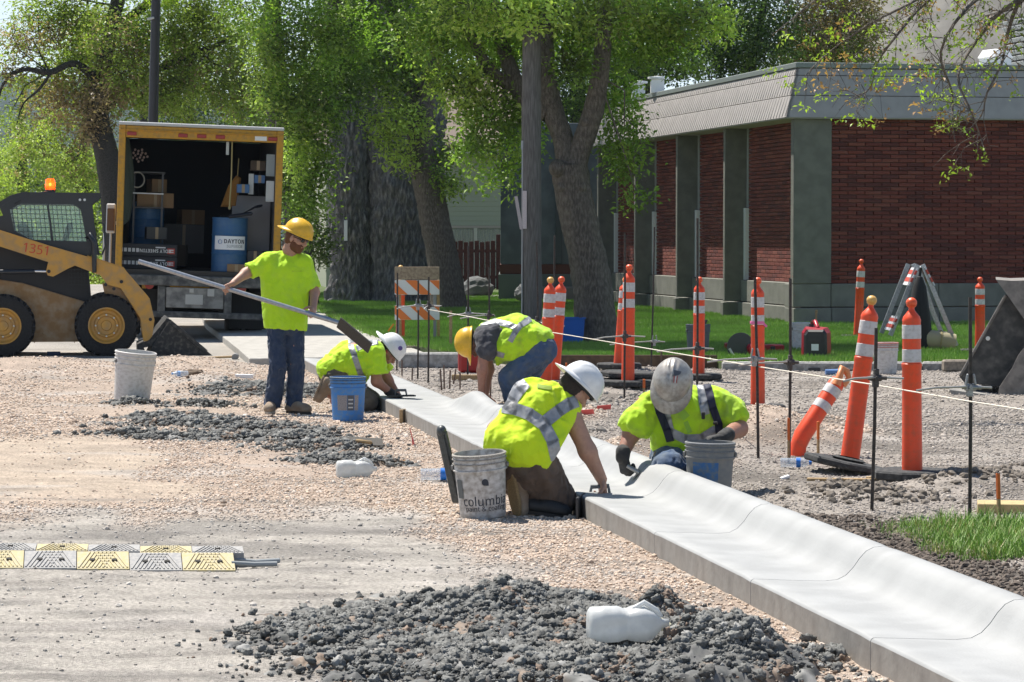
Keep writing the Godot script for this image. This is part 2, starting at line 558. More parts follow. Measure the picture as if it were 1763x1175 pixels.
func build_kerb() -> void:
	var root := thing("kerb_and_gutter", "new pale concrete kerb and gutter", "", Vector3.ZERO)
	root.remove_meta("category")
	tag(root, "", "", "", "structure")
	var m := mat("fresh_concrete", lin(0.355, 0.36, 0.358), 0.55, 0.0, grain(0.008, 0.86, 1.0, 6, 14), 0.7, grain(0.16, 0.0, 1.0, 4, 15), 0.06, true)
	var mf := mat("shaded_face_concrete", Color.WHITE, 0.85, 0.0, two_tone(0.014, lin(0.27, 0.255, 0.235), lin(0.20, 0.185, 0.17), 0.4, 0.8, 5, 16), 0.7, grain(0.03, 0.0, 1.0, 4, 15), 0.10, true)  # front face of the kerb: its shade is put into this darker, brownish colour
	var joints := [8.4, 10.57, 12.40, 14.40, 16.45, 18.6, 20.7, 22.8, 24.9, 27.0, 29.1, 31.2, 33.3, 35.2]
	var perp := Vector3(0.987, 0, -0.162)
	for j in joints.size() - 1:
		var sh := Shape.new()
		var a: float = joints[j] + 0.004; var b: float = joints[j + 1] - 0.004
		var steps := 14
		var rows := []
		for s in steps + 1:
			var d := lerpf(a, b, float(s) / steps)
			var base := Vector3(kerb_x(d), 0, -d)
			var row := []
			var edge := 0.004 if s == 0 or s == steps else 0.0
			for q in kerb_profile(d):
				var wob := n_mid.get_noise_2d(q.x * 1.2 + 5.0, d * 0.6) * 0.0016 + n_fine.get_noise_2d(q.x * 0.8 + 3.0, d * 0.35) * 0.0012
				row.append(base + perp * (q.x + wob * 0.5) + Vector3(0, q.y + (wob if q.y > 0 else 0.0) - edge, 0))
			rows.append(row)
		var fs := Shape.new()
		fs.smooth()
		sh.smooth()
		for s in steps:
			for i in rows[s].size() - 1:
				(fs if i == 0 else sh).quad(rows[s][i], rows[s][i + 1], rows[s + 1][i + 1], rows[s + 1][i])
		for e in [0, steps]:
			sh.flat()
			var mid: Vector3 = rows[e][0].lerp(rows[e][-1], 0.5)
			for i in rows[e].size() - 1:
				if e == 0: sh.tri(mid, rows[e][i + 1], rows[e][i])
				else: sh.tri(mid, rows[e][i], rows[e][i + 1])
		var sec := obj("kerb_section", sh, m, root)
		obj("shaded_face", fs, mf, sec)
	# the dark joint filler at the edge of the gutter, beside the trowel
	var f := Shape.new()
	var p := Vector3(kerb_x(16.40), 0.04, -16.40)
	f.box(Transform3D(Basis(Vector3.UP, -0.163), p + Vector3(-0.004, 0.012, 0)), Vector3(0.014, 0.15, 0.33), 0.003)
	tag(obj("joint_filler", f, mat("black_filler", lin(0.05, 0.05, 0.052), 0.8)), "dark joint filler strip on the gutter edge by the trowel", "joint filler")

# ------------------------------------------------------------------ lawn, walks
func outline(pts: Array) -> Array:   # x and distance to a counter-clockwise outline in the xz plane turned upright
	var o := []
	for q in pts: o.append(Vector2(q[0], q[1]))
	return o

const LAWN := [[12.0, 33.6], [24.0, 33.6], [24.0, 96.0], [-7.5, 96.0], [-5.6, 72.0], [-4.35, 62.0], [-3.75, 56.0], [-2.85, 48.6], [-1.95, 42.0], [-1.0, 37.5], [-0.35, 35.6], [0.34, 34.4], [2.5, 34.0], [2.55, 33.6]]

func build_lawn_and_paths() -> void:
	var flat := Transform3D(Basis(Vector3.RIGHT, Vector3.FORWARD, Vector3.UP), Vector3.ZERO)   # x stays, the distance runs away from the camera, depth goes up
	var lawn := Shape.new()
	lawn.prism(outline(LAWN), 0.2, flat.translated(Vector3(0, -0.06, 0)))
	tag(obj("lawn", lawn, mat("lawn_soil", lin(0.09, 0.13, 0.035), 1.0, 0.0, grain(0.03, 0.6, 1.0), 0.7, null, 0.0, true)), "mown lawn in front of the brick building", "", "", "structure")
	# blades of the lawn
	var tuft := Shape.new()
	var r := RandomNumberGenerator.new()
	r.seed = 5
	tuft.flat()
	for i in 34:
		var p := Vector3(r.randf_range(-0.16, 0.16), 0, r.randf_range(-0.16, 0.16))
		var a := r.randf() * TAU
		var s := Vector3(cos(a), 0, sin(a)) * 0.008
		var tip := p + Vector3(r.randf_range(-0.03, 0.03), r.randf_range(0.035, 0.075), r.randf_range(-0.03, 0.03))
		tuft.tri(p - s, p + s, tip)
	var gm := mat("grass_blade", Color.WHITE, 0.6)
	gm.vertex_color_use_as_albedo = true
	gm.backlight_enabled = true
	gm.backlight = lin(0.13, 0.24, 0.03)
	var poly := PackedVector2Array(outline(LAWN))
	var where := []; var tint := []
	var d := 33.7
	while d < 74.0:
		var step := 0.11 if d < 44.0 else 0.17
		var x := -5.5 + r.randf() * 0.1
		while x < minf(10.5, d * 0.2):
			if Geometry2D.is_point_in_polygon(Vector2(x, d), poly):
				var p := Vector3(x + r.randf_range(-0.05, 0.05), 0.138, -d + r.randf_range(-0.05, 0.05))
				where.append(Transform3D(Basis(Vector3.UP, r.randf() * TAU).scaled(Vector3(1, r.randf_range(0.7, 1.3), 1)), p))
				var k := n_big.get_noise_2d(x * 4.0, d * 4.0) * 0.3 + r.randf_range(-0.15, 0.15)
				tint.append(Color(0.20, 0.33, 0.06) * (1.0 + k))
			x += step
		d += step
	tag(scatter("lawn_grass", tuft.mesh(), where, tint, gm), "short green grass of the lawn", "grass", "", "stuff")
	# kerb along the cross street, with its stained face
	var old := mat("old_concrete", lin(0.36, 0.355, 0.34), 0.85, 0.0, grain(0.02, 0.6, 1.0, 5, 31), 0.9, grain(0.05, 0, 1, 4, 32), 0.4, true)
	var k := thing("street_kerb", "grey kerb along the lawn", "", Vector3(0, 0, 0))
	k.remove_meta("category")
	tag(k, "", "", "", "structure")
	for i in 6:
		var ks := Shape.new()
		ks.slab(Vector3(2.53 + i * 2.4, -0.1, -33.62), Vector3(2.53 + i * 2.4 + 2.39, 0.148, -33.38), 0.02)
		obj("kerb_stone", ks, old, k)
	# pale sidewalk from the truck towards the barricade
	var walk := mat("walk_concrete", lin(0.38, 0.365, 0.335), 0.8, 0.0, grain(0.015, 0.8, 1.0, 5, 41), 0.6, grain(0.05, 0, 1, 4, 32), 0.3, true)
	var w := thing("sidewalk", "pale concrete sidewalk between the lawn and the street", "", Vector3.ZERO)
	w.remove_meta("category")
	tag(w, "", "", "", "structure")
	var left := [[-3.35, 35.5], [-3.75, 38.3], [-4.15, 41.0], [-4.6, 44.0], [-5.05, 47.0], [-5.5, 50.0], [-6.0, 54.0], [-6.6, 60.0], [-7.6, 70.0]]
	var right := [[-1.05, 36.4], [-1.3, 38.3], [-1.75, 41.0], [-2.2, 44.0], [-2.6, 47.0], [-3.0, 50.0], [-3.55, 54.0], [-4.15, 60.0], [-5.4, 70.0]]
	for i in left.size() - 1:
		var ws := Shape.new()
		ws.prism(outline([[left[i][0], left[i][1] + 0.01], [right[i][0], right[i][1] + 0.01], [right[i + 1][0], right[i + 1][1] - 0.01], [left[i + 1][0], left[i + 1][1] - 0.01]]), 0.17, flat.translated(Vector3(0, -0.07, 0)), 0.01)
		obj("sidewalk_slab", ws, walk, w)

# ------------------------------------------------------------------ brick building
func brick_mesh(l: float, h: float, deep: float) -> Mesh:
	return Shape.new().slab(Vector3(0, 0, -deep), Vector3(l, h, 0.0), 0.006).mesh()

func build_brick_building() -> void:
	var root := thing("brick_building", "low red brick building with concrete piers and a sloping grey metal fascia", "building", Vector3(4.83, 0.14, -48.0), deg_to_rad(10.8))
	# local axes: x along the front, z towards the street, the left side runs to -z
	var conc := mat("pier_concrete", lin(0.175, 0.172, 0.148), 0.85, 0.0, grain(0.012, 0.78, 1.0, 5, 51), 0.55, grain(0.1, 0, 1, 4, 52), 0.12, true)
	var conc2 := mat("plinth_concrete", lin(0.205, 0.202, 0.175), 0.85, 0.0, grain(0.012, 0.78, 1.0, 5, 51), 0.4, grain(0.1, 0, 1, 4, 52), 0.12, true)
	var mortar := mat("mortar", lin(0.26, 0.21, 0.185), 0.95, 0.0, grain(0.05, 0.7, 1.0), 1.0)
	var top := 3.56
	var plinth := 0.70
	var core := Shape.new()
	core.slab(Vector3(0.49, -0.3, -15.7), Vector3(14.0, top + 0.5, -0.075), 0.0)
	obj("wall", core, mortar, root)
	# plinth: an upper and a lower course of concrete blocks with joints
	var x := 0.0
	var i := 0
	for wide in [0.68, 1.95, 1.95, 1.95, 1.95, 1.95, 1.95]:
		var p := Shape.new()
		p.slab(Vector3(x + 0.004, 0.30, -0.5), Vector3(x + wide - 0.004, plinth, 0.05), 0.012)
		obj("plinth_block", p, conc2, root)
		var q := Shape.new()
		q.slab(Vector3(x + 0.004, -0.3, -0.5), Vector3(x + wide - 0.004, 0.285, 0.09), 0.012)
		obj("plinth_block", q, conc2, root)
		x += wide
		i += 1
	# piers of the left side, the corner pier first
	var piers := [[0.0, 0.13]]
	for k in 4: piers.append([4.45 + 3.64 * k, 0.13])
	for p in piers:
		var s := Shape.new()
		if p[0] == 0.0: s.slab(Vector3(0.0, plinth, -0.13), Vector3(0.68, top, 0.06), 0.012)
		else: s.slab(Vector3(0.0, 0.30, -p[0] - p[1]), Vector3(0.6, top, -p[0]), 0.012)
		obj("pier", s, conc, root)
		if p[0] > 0.0:
			var f := Shape.new()
			f.slab(Vector3(-0.04, -0.3, -p[0] - p[1] - 0.04), Vector3(0.6, 0.285, -p[0] + 0.04), 0.012)
			obj("pier_foot", f, conc, root)
	for k in 4:
		var z0: float = -piers[k][0] - piers[k][1]
		var z1: float = -piers[k + 1][0]
		var s := Shape.new()
		s.slab(Vector3(0.30, 0.30, z1 + 0.045), Vector3(0.6, plinth, z0 - 0.045), 0.01)
		obj("plinth_block", s, conc2, root)
		var s2 := Shape.new()
		s2.slab(Vector3(0.24, -0.3, z1 + 0.045), Vector3(0.6, 0.285, z0 - 0.045), 0.01)
		obj("plinth_block", s2, conc2, root)
		# white narrow panel beside each pier, and the trim above it
		var d := Shape.new()
		d.slab(Vector3(0.36, plinth + 0.005, z1 + 0.006), Vector3(0.50, 2.05, z1 + 0.12), 0.006)
		obj("drain_panel", d, mat("white_metal", lin(0.72, 0.72, 0.70), 0.5), root)
		var d2 := Shape.new()
		d2.slab(Vector3(0.42, 2.06, z1 + 0.006), Vector3(0.50, top, z1 + 0.05), 0.006)
		obj("drain_trim", d2, mat("grey_trim", lin(0.34, 0.34, 0.33), 0.6), root)
	# bricks: one mesh per tone
	var tones := [lin(0.20, 0.047, 0.034), lin(0.225, 0.056, 0.039), lin(0.175, 0.042, 0.032), lin(0.245, 0.072, 0.05), lin(0.135, 0.036, 0.03)]
	var bm := []
	for t in tones.size():
		bm.append(mat("brick_%d" % t, tones[t], 0.88, 0.0, grain(0.05, 0.72, 1.0, 4, 60), 2.0, grain(0.12, 0, 1, 3, 61), 0.25))
	var h := (top - plinth) / 41.0
	var full := brick_mesh(0.295, h - 0.011, 0.06)
	var half := brick_mesh(0.142, h - 0.011, 0.06)
	var r := RandomNumberGenerator.new()
	r.seed = 77
	var rest := []
	for t in tones.size(): rest.append(Shape.new())
	var singles := 0
	for course in 41:
		var y := plinth + course * h + 0.006
		var bx := 0.69
		if course % 2 == 1:
			obj_brick(root, half, bm, r, Vector3(bx, y, 0.0), 0.0, course < 26, rest, 0.142, h)
			bx += 0.153
		while bx < 9.0:
			var single := course < 26 and bx < 4.25 and singles < 286
			if single: singles += 1
			obj_brick(root, full, bm, r, Vector3(bx, y, 0.0), 0.0, single, rest, 0.295, h)
			bx += 0.306
	for k in 4:
		var z0: float = -piers[k][0] - piers[k][1]
		var z1: float = -piers[k + 1][0] + 0.13
		for course in 41:
			var y := plinth + course * h + 0.006
			var bz := z0 - (0.153 if course % 2 == 1 else 0.0)
			while bz - 0.295 > z1:
				var t := r.randi() % tones.size()
				rest[t].slab(Vector3(0.43, y, bz - 0.295), Vector3(0.50, y + h - 0.011, bz), 0.005)
				bz -= 0.306
			if bz - 0.03 > z1: rest[r.randi() % 5].slab(Vector3(0.43, y, z1), Vector3(0.50, y + h - 0.011, bz), 0.005)
	for t in tones.size():
		tag(obj("brickwork", rest[t], bm[t], root), "", "", "", "stuff")
	build_fascia(root, top)
	# low white caps at the far roof edge
	for q in [[0.15, -10.4], [0.15, -12.1], [0.15, -15.0]]:
		var c := thing("roof_vent", ["white box vent nearest the street corner on the roof edge", "white box vent in the middle of the three on the roof edge", "white box vent farthest along the roof edge, half behind leaves"][[-10.4, -12.1, -15.0].find(q[1])], "roof vent", root.transform * Vector3(q[0], 4.5, q[1]), 0.0, "white vents on the roof edge")
		var s := Shape.new()
		s.lathe([Vector2(0.12, 0.0), Vector2(0.12, 0.30), Vector2(0.2, 0.30), Vector2(0.2, 0.34), Vector2(0.0, 0.36)], 12)
		s.slab(Vector3(-0.14, 0.0, -0.12), Vector3(0.14, 0.28, 0.12), 0.01)
		obj("body", s, mat("white_vent", lin(0.8, 0.8, 0.8), 0.5), c)
	var cap := thing("roof_ventilator", "domed white ventilator on the roof near the right edge", "roof vent", root.transform * Vector3(4.97, 4.4, -3.5))
	obj("base", Shape.new().lathe([Vector2(0.46, 0.0), Vector2(0.46, 0.20), Vector2(0.50, 0.22), Vector2(0.30, 0.32)], 20), mat("white_vent", lin(0.8, 0.8, 0.8), 0.5), cap)
	obj("hood", Shape.new().lathe([Vector2(0.30, 0.30), Vector2(0.30, 0.44), Vector2(0.33, 0.46), Vector2(0.24, 0.60), Vector2(0.0, 0.63)], 20), mat("white_vent", lin(0.8, 0.8, 0.8), 0.5), cap)
	var cool := thing("roof_cooler", "louvred grey cooling unit on the roof at the right edge", "cooling unit", root.transform * Vector3(6.45, 4.3, -5.5), deg_to_rad(10.8))
	var cs := Shape.new()
	cs.slab(Vector3(-0.3, 0, -0.6), Vector3(1.1, 1.5, 0.55), 0.02)
	obj("cabinet", cs, mat("dark_metal", lin(0.03, 0.032, 0.034), 0.6), cool)
	for k in 12:
		var l := Shape.new()
		l.box(place(Vector3(0.4, 0.10 + k * 0.118, 0.60), Vector3(0.6, 0, 0)), Vector3(1.4, 0.09, 0.012), 0.003)
		l.box(place(Vector3(-0.345, 0.10 + k * 0.118, -0.02), Vector3(0, 0, 0.6)), Vector3(0.012, 0.09, 1.15), 0.003)
		obj("louvre", l, mat("pale_metal", lin(0.5, 0.5, 0.5), 0.5), cool)

func obj_brick(root: Node3D, m: Mesh, bm: Array, r: RandomNumberGenerator, p: Vector3, turn: float, single: bool, rest: Array, l: float, h: float) -> void:
	var t := r.randi() % bm.size()
	var proud := r.randf_range(-0.004, 0.004)
	if single: obj("brick", m, bm[t], root, Transform3D(Basis(), p + Vector3(0, 0, proud)))
	else: rest[t].slab(p + Vector3(0, 0, proud - 0.06), p + Vector3(l, h - 0.011, proud), 0.006)

func build_fascia(root: Node3D, top: float) -> void:
	# sloping metal courses: the left side catches the sun, the front does not
	var m := mat("fascia_metal", lin(0.38, 0.352, 0.338), 0.7, 0.0, grain(0.01, 0.86, 1.0, 4, 71), 0.6)
	var capm := mat("fascia_cap", lin(0.20, 0.225, 0.215), 0.5)
	var bands := [[0.0, 0.385], [0.385, 0.735], [0.735, 0.86]]   # heights above the soffit
	var total := 0.955
	var edge := func(v: float) -> float: return -0.17 + 0.29 * v / total   # how far the slope has come in at height v
	for b in bands:
		var y0: float = top + b[0]; var y1: float = top + b[1] - 0.012
		var o0: float = edge.call(b[0]); var o1: float = edge.call(b[1])
		var n := 0
		# left side: narrow standing panels
		var z := 0.0
		while z > -15.5:
			var w := 0.9
			var za := z - 0.004; var zb := z - w + 0.004
			var fz := -o0 if z == 0.0 else za
			var fz1 := -o1 if z == 0.0 else za
			var s := Shape.new()
			s.flat()
			var a := Vector3(o0, y0, fz); var bb := Vector3(o0, y0, zb); var c := Vector3(o1, y1, zb); var dd := Vector3(o1, y1, fz1)
			var inn := Vector3(0.05, 0, 0)
			s.quad(a, dd, c, bb)
			s.quad(a, bb, bb + inn, a + inn)
			s.quad(dd, dd + inn, c + inn, c)
			s.quad(bb, c, c + inn, bb + inn)
			s.quad(a, a + inn, dd + inn, dd)
			# fine ribs of the metal
			for k in 6:
				var rz := lerpf(fz, zb, (k + 0.5) / 6.0)
				s.bar(Vector3(o0 - 0.002, y0 + 0.01, rz), Vector3(o1 - 0.002, y1 - 0.01, rz), 0.012, 0.010, Vector3(0, 0, 1))
			obj("fascia_panel", s, m, root)
			z -= w
			n += 1
		# front: wider panels
		var x := 0.0
		while x < 12.0:
			var w := 1.55 + 0.25 * sin(x * 3.0 + b[0] * 9.0)
			var xa := x + 0.003; var xb := x + w - 0.003
			var fx0 := o0 if x == 0.0 else xa
			var fx1 := o1 if x == 0.0 else xa
			var s := Shape.new()
			s.flat()
			var a := Vector3(fx0, y0, -o0); var bb := Vector3(xb, y0, -o0); var c := Vector3(xb, y1, -o1); var dd := Vector3(fx1, y1, -o1)
			var inn := Vector3(0, 0, -0.05)
			s.quad(a, bb, c, dd)
			s.quad(a, a + inn, bb + inn, bb)
			s.quad(dd, c, c + inn, dd + inn)
			s.quad(bb, bb + inn, c + inn, c)
			s.quad(a, dd, dd + inn, a + inn)
			obj("fascia_panel", s, m, root)
			x += w
	# backing so that the gaps between courses read dark, soffit, and the roof edge cap
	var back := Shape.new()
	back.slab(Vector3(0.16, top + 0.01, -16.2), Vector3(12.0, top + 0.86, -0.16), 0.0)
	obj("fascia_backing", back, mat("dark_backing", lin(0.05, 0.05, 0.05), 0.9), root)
	var sof := Shape.new()
	sof.slab(Vector3(-0.155, top - 0.02, -16.2), Vector3(12.0, top - 0.003, 0.155), 0.0)
	obj("soffit", sof, mat("soffit_paint", lin(0.34, 0.33, 0.31), 0.8), root)
	var cap := Shape.new()
	var o: float = edge.call(0.86) - 0.02
	cap.slab(Vector3(o, top + 0.86, -16.2), Vector3(12.0, top + 0.955, -o), 0.01)
	obj("roof_edge", cap, capm, root)

# ------------------------------------------------------------------ house, grey wall, fence behind
func build_house_and_wall() -> void:
	var z := -84.0
	var house := thing("beige_house", "beige clapboard house with a brown roof behind the red fence", "house", Vector3(-2.6, 0.14, z), deg_to_rad(8.0))
	var wall := mat("house_wall", lin(0.33, 0.35, 0.27), 0.85)
	obj("wall", Shape.new().slab(Vector3(-3.0, -0.4, -8.0), Vector3(2.62, 4.0, -0.03)), wall, house)
	for k in 15:
		var s := Shape.new()
		s.box(place(Vector3(-0.2, 1.92 + k * 0.145, 0.0), Vector3(-0.09, 0, 0)), Vector3(5.6, 0.15, 0.018), 0.003)
		obj("clapboard", s, wall, house)
	obj("sill", Shape.new().slab(Vector3(-3.0, 1.78, -0.02), Vector3(2.62, 1.84, 0.05)), mat("pink_trim", lin(0.42, 0.36, 0.31), 0.7), house)
	for k in 5:
		var w := Shape.new()
		w.slab(Vector3(-2.6 + k * 1.04, 0.55, -0.01), Vector3(-1.66 + k * 1.04, 1.77, 0.02))
		var win := obj("window", w, glass("house_glass", lin(0.4, 0.42, 0.35), 0.4), house)
		var c := Shape.new()
		for q in 12:
			c.slab(Vector3(-2.58 + k * 1.04 + q * 0.075, 0.75, -0.028 + 0.012 * (q % 2)), Vector3(-2.52 + k * 1.04 + q * 0.075, 1.72, -0.022 + 0.012 * (q % 2)))
		obj("curtain", c, mat("curtain", lin(0.6, 0.58, 0.46), 0.9), win)
		var fr := Shape.new()
		fr.slab(Vector3(-1.66 + k * 1.04, 0.5, -0.02), Vector3(-1.56 + k * 1.04, 1.775, 0.04))
		obj("window_frame", fr, mat("cream_trim", lin(0.5, 0.48, 0.40), 0.7), house)
	var eave := Shape.new()
	eave.box(place(Vector3(-0.2, 4.08, 0.35), Vector3(0, 0, 0.0)), Vector3(6.4, 0.18, 0.9), 0.01)
	obj("eave", eave, mat("eave_paint", lin(0.40, 0.38, 0.36), 0.8), house)
	var roof := Shape.new()
	roof.prism([Vector2(0.85, 0.0), Vector2(-4.2, 2.3), Vector2(-4.2, 2.15), Vector2(0.85, -0.12)], 6.6, Transform3D(Basis(Vector3(0, 0, 1), Vector3.UP, Vector3(-1, 0, 0)), Vector3(3.1, 4.25, 0)))
	obj("roof", roof, mat("shingle_roof", lin(0.20, 0.155, 0.13), 0.9, 0.0, grain(0.05, 0.7, 1.0), 1.2), house)
	var gable := Shape.new()
	gable.prism([Vector2(-3.4, 4.2), Vector2(-1.6, 4.2), Vector2(-2.5, 5.9)], 0.3, place(Vector3(0, 0, -0.6)))
	obj("gable", gable, mat("gable_wood", lin(0.28, 0.21, 0.15), 0.8), house)
	# fence of upright boards
	var red := mat("fence_red", lin(0.085, 0.018, 0.014), 0.75, 0.0, grain(0.02, 0.6, 1.0, 4, 81), 1.0)
	for q in [[Vector3(-1.85, 0.10, -80.0), 9, "dark red board fence in front of the beige house", 0.155], [Vector3(-6.9, 0.1, -80.0), 6, "dark red board fence left of the huge tree trunk", 0.155]]:
		var fence := thing("board_fence", q[2], "fence", q[0], 0.0)
		for i in q[1]:
			obj("fence_board", Shape.new().slab(Vector3(i * q[3], 0.05, -0.01), Vector3(i * q[3] + 0.13, 1.40 + 0.02 * (i % 3), 0.012), 0.004), red, fence)
		for y in [0.35, 1.1]:
			obj("fence_rail", Shape.new().slab(Vector3(-0.05, y, -0.06), Vector3(q[1] * q[3], y + 0.09, -0.015), 0.004), red, fence)
		obj("fence_post", Shape.new().slab(Vector3(q[1] * q[3], 0.0, -0.08), Vector3(q[1] * q[3] + 0.12, 1.62, 0.03), 0.006), red, fence)
	# grey rendered wall with a brown band and a block plinth
	var gw := thing("grey_annex", "blue-grey rendered annex with a brown band between fence and brick building", "building", Vector3(-0.27, 0.14, -66.0), 0.0)
	var render := mat("blue_grey_render", lin(0.135, 0.155, 0.17), 0.9, 0.0, grain(0.01, 0.75, 1.0), 0.4)
	obj("wall", Shape.new().slab(Vector3(0, 0.86, -8.0), Vector3(2.9, 4.2, 0.0), 0.01), render, gw)
	obj("band", Shape.new().slab(Vector3(-0.02, 0.63, -8.0), Vector3(2.92, 0.86, 0.02), 0.01), mat("brown_band", lin(0.10, 0.035, 0.025), 0.8), gw)
	obj("plinth", Shape.new().slab(Vector3(-0.05, -0.4, -8.0), Vector3(2.95, 0.63, 0.06), 0.01), mat("plinth_dark", lin(0.12, 0.14, 0.135), 0.9), gw)
	obj("column", Shape.new().slab(Vector3(1.30, 0.87, 0.001), Vector3(1.45, 3.9, 0.1), 0.01), mat("dark_column", lin(0.06, 0.07, 0.075), 0.8), gw)
	var em := Shape.new()
	em.lathe([Vector2(0.0, 0.0), Vector2(0.16, 0.0), Vector2(0.16, 0.02), Vector2(0.11, 0.025), Vector2(0.0, 0.025)], 18, Transform3D(Basis(Vector3.RIGHT, PI / 2), Vector3(1.72, 1.30, 0.001)))
	tag(obj("emblem", em, mat("emblem_yellow", lin(0.34, 0.26, 0.04), 0.6), gw), "round yellow emblem")
	obj("bench", Shape.new().slab(Vector3(0.75, 0.0, 0.25), Vector3(1.9, 0.34, 0.6), 0.03), mat("bench_stone", lin(0.18, 0.17, 0.16), 0.9), gw)
	# boulders
	var bmesh := lump(5, 0.10, 2)
	for q in [[-0.86, -69.5, 0.46, "grey boulder on the lawn before the red fence"], [0.35, -64.0, 0.34, "smaller grey boulder half hidden by the wooden utility pole"]]:
		var b := obj("boulder", bmesh, mat("boulder_grey", lin(0.15, 0.155, 0.155), 0.95, 0.0, grain(0.04, 0.6, 1.0), 1.0), self, Transform3D(Basis().scaled(Vector3(q[2], q[2] * 0.95, q[2])), Vector3(q[0], 0.35, q[1])))
		tag(b, q[3], "boulder")
	tag(obj("garden_path", Shape.new().slab(Vector3(-2.0, 0.10, -70.6), Vector3(1.5, 0.18, -69.0), 0.01), mat("walk_concrete", Color.WHITE)), "pale path across the lawn", "", "", "structure")

func build_hills() -> void:
	var hill := func(called: String, label: String, d: float, x0: float, x1: float, base: float, amp: float, sd: int, m: Material) -> void:
		var s := Shape.new()
		s.smooth()
		var nz := FastNoiseLite.new()
		nz.seed = sd; nz.frequency = 1.0
		var cols := 60; var rows := 10
		var pt := func(i: int, j: int) -> Vector3:
			var x := lerpf(x0, x1, float(i) / cols); var t := float(j) / rows
			var e := sin(PI * clampf(float(i) / cols, 0.0, 1.0))
			var hgt := (base + amp * nz.get_noise_2d(x / (x1 - x0) * 5.0, 0.0) + amp * 0.35 * nz.get_noise_2d(x / (x1 - x0) * 22.0, t * 3.0)) * pow(e, 0.35)
			return Vector3(x, -1.0 + hgt * sin(t * PI / 2.0), -d - (x1 - x0) * 0.35 * t)
		for i in cols:
			for j in rows:
				s.quad(pt.call(i, j), pt.call(i + 1, j), pt.call(i + 1, j + 1), pt.call(i, j + 1))
		tag(obj(called, s, m), label, "", "", "structure")
	hill.call("hill", "wooded hill, blue with distance, beyond the street", 620.0, -420.0, 60.0, 46.0, 9.0, 3, mat("far_wood", lin(0.03, 0.06, 0.055), 1.0, 0.0, grain(0.03, 0.5, 1.0), 0.02))
	hill.call("hillside", "bare tan hillside beyond the roof", 260.0, 24.0, 190.0, 46.0, 5.0, 8, mat("bare_hill", lin(0.20, 0.19, 0.17), 1.0, 0.0, grain(0.02, 0.6, 1.0), 0.03))

# ------------------------------------------------------------------ trees
func smooth_path(pts: Array, radii: Array, step: float) -> Array:   # points and radii along a curve through the given ones
	var out := []; var rr := []
	for i in pts.size() - 1:
		var a: Vector3 = pts[maxi(i - 1, 0)]; var b: Vector3 = pts[i]; var c: Vector3 = pts[i + 1]; var e: Vector3 = pts[mini(i + 2, pts.size() - 1)]
		var n := maxi(1, int(b.distance_to(c) / step))
		for k in n:
			var t := float(k) / n
			out.append(b.cubic_interpolate(c, a, e, t)); rr.append(lerpf(radii[i], radii[i + 1], t))
	out.append(pts[-1]); rr.append(radii[-1])
	return [out, rr]

func bark_tube(sh: Shape, pts: Array, radii: Array, sides: int, step: float, deep: float, freq: float, flare := 0.0) -> void:   # a limb whose skin is furrowed lengthwise
	var q := smooth_path(pts, radii, step)
	var p: Array = q[0]; var r: Array = q[1]
	sh.smooth()
	var last := PackedVector3Array()
	var x := Vector3.RIGHT
	var run := 0.0
	for i in p.size():
		var z: Vector3 = (p[mini(i + 1, p.size() - 1)] - p[maxi(i - 1, 0)]).normalized()
		x = (x - z * x.dot(z)).normalized()
		if x.length() < 0.5: x = z.cross(Vector3.BACK).normalized()
		var y := z.cross(x)
		if i > 0: run += p[i].distance_to(p[i - 1])
		var ring := PackedVector3Array()
		for k in sides:
			var a := TAU * k / sides
			var dir := x * cos(a) + y * sin(a)
			var rad: float = r[i]
			if flare > 0.0 and run < 1.6: rad *= 1.0 + flare * pow(1.0 - run / 1.6, 2.0) * (0.6 + 0.8 * maxf(0.0, sin(a * 5.0 + p[0].x)))
			if deep > 0.0:
				var f := fold_noise.get_noise_3d(cos(a) * freq * r[i], sin(a) * freq * r[i], run * freq * 0.26)
				rad += (absf(f) * 2.2 - 0.35) * deep + n_mid.get_noise_3d(dir.x, run * 0.8, dir.z) * 0.12 * r[i]
			ring.append(p[i] + dir * rad)
		if i > 0:
			for k in sides:
				var k2 := (k + 1) % sides
				sh.quad(last[k], last[k2], ring[k2], ring[k])
		last = ring
	sh.smooth()
	for k in range(1, sides - 1): sh.tri(last[0], last[k], last[k + 1])

func leaf_cluster(sd: int, n: int, radius: float, leaf: float, slim := 0.45) -> Mesh:
	var r := RandomNumberGenerator.new()
	r.seed = sd
	var sh := Shape.new()
	sh.flat()
	for i in n:
		var p := Vector3(r.randfn(0, 0.5), r.randfn(0, 0.42), r.randfn(0, 0.5)) * radius
		var dir := Vector3(r.randf_range(-1, 1), r.randf_range(-0.9, 0.5), r.randf_range(-1, 1)).normalized()
		var side := dir.cross(Vector3(r.randf_range(-0.5, 0.5), 1, r.randf_range(-0.5, 0.5))).normalized()
		var up := side.cross(dir)
		var l := leaf * r.randf_range(0.65, 1.25)
		var a := p; var c := p + dir * l - up * l * 0.12
		var b1 := p + dir * l * 0.42 + side * l * slim * 0.62 + up * l * 0.10
		var b2 := p + dir * l * 0.42 - side * l * slim * 0.62 + up * l * 0.10
		sh.tri(a, b1, c); sh.tri(a, c, b2)
	return sh.mesh()

var clusters := {}
func leaf_material() -> StandardMaterial3D:
	var m := mat("leaf", Color.WHITE, 0.5)
	m.vertex_color_use_as_albedo = true
	m.backlight_enabled = true
	m.backlight = lin(0.70, 0.86, 0.36)
	return m

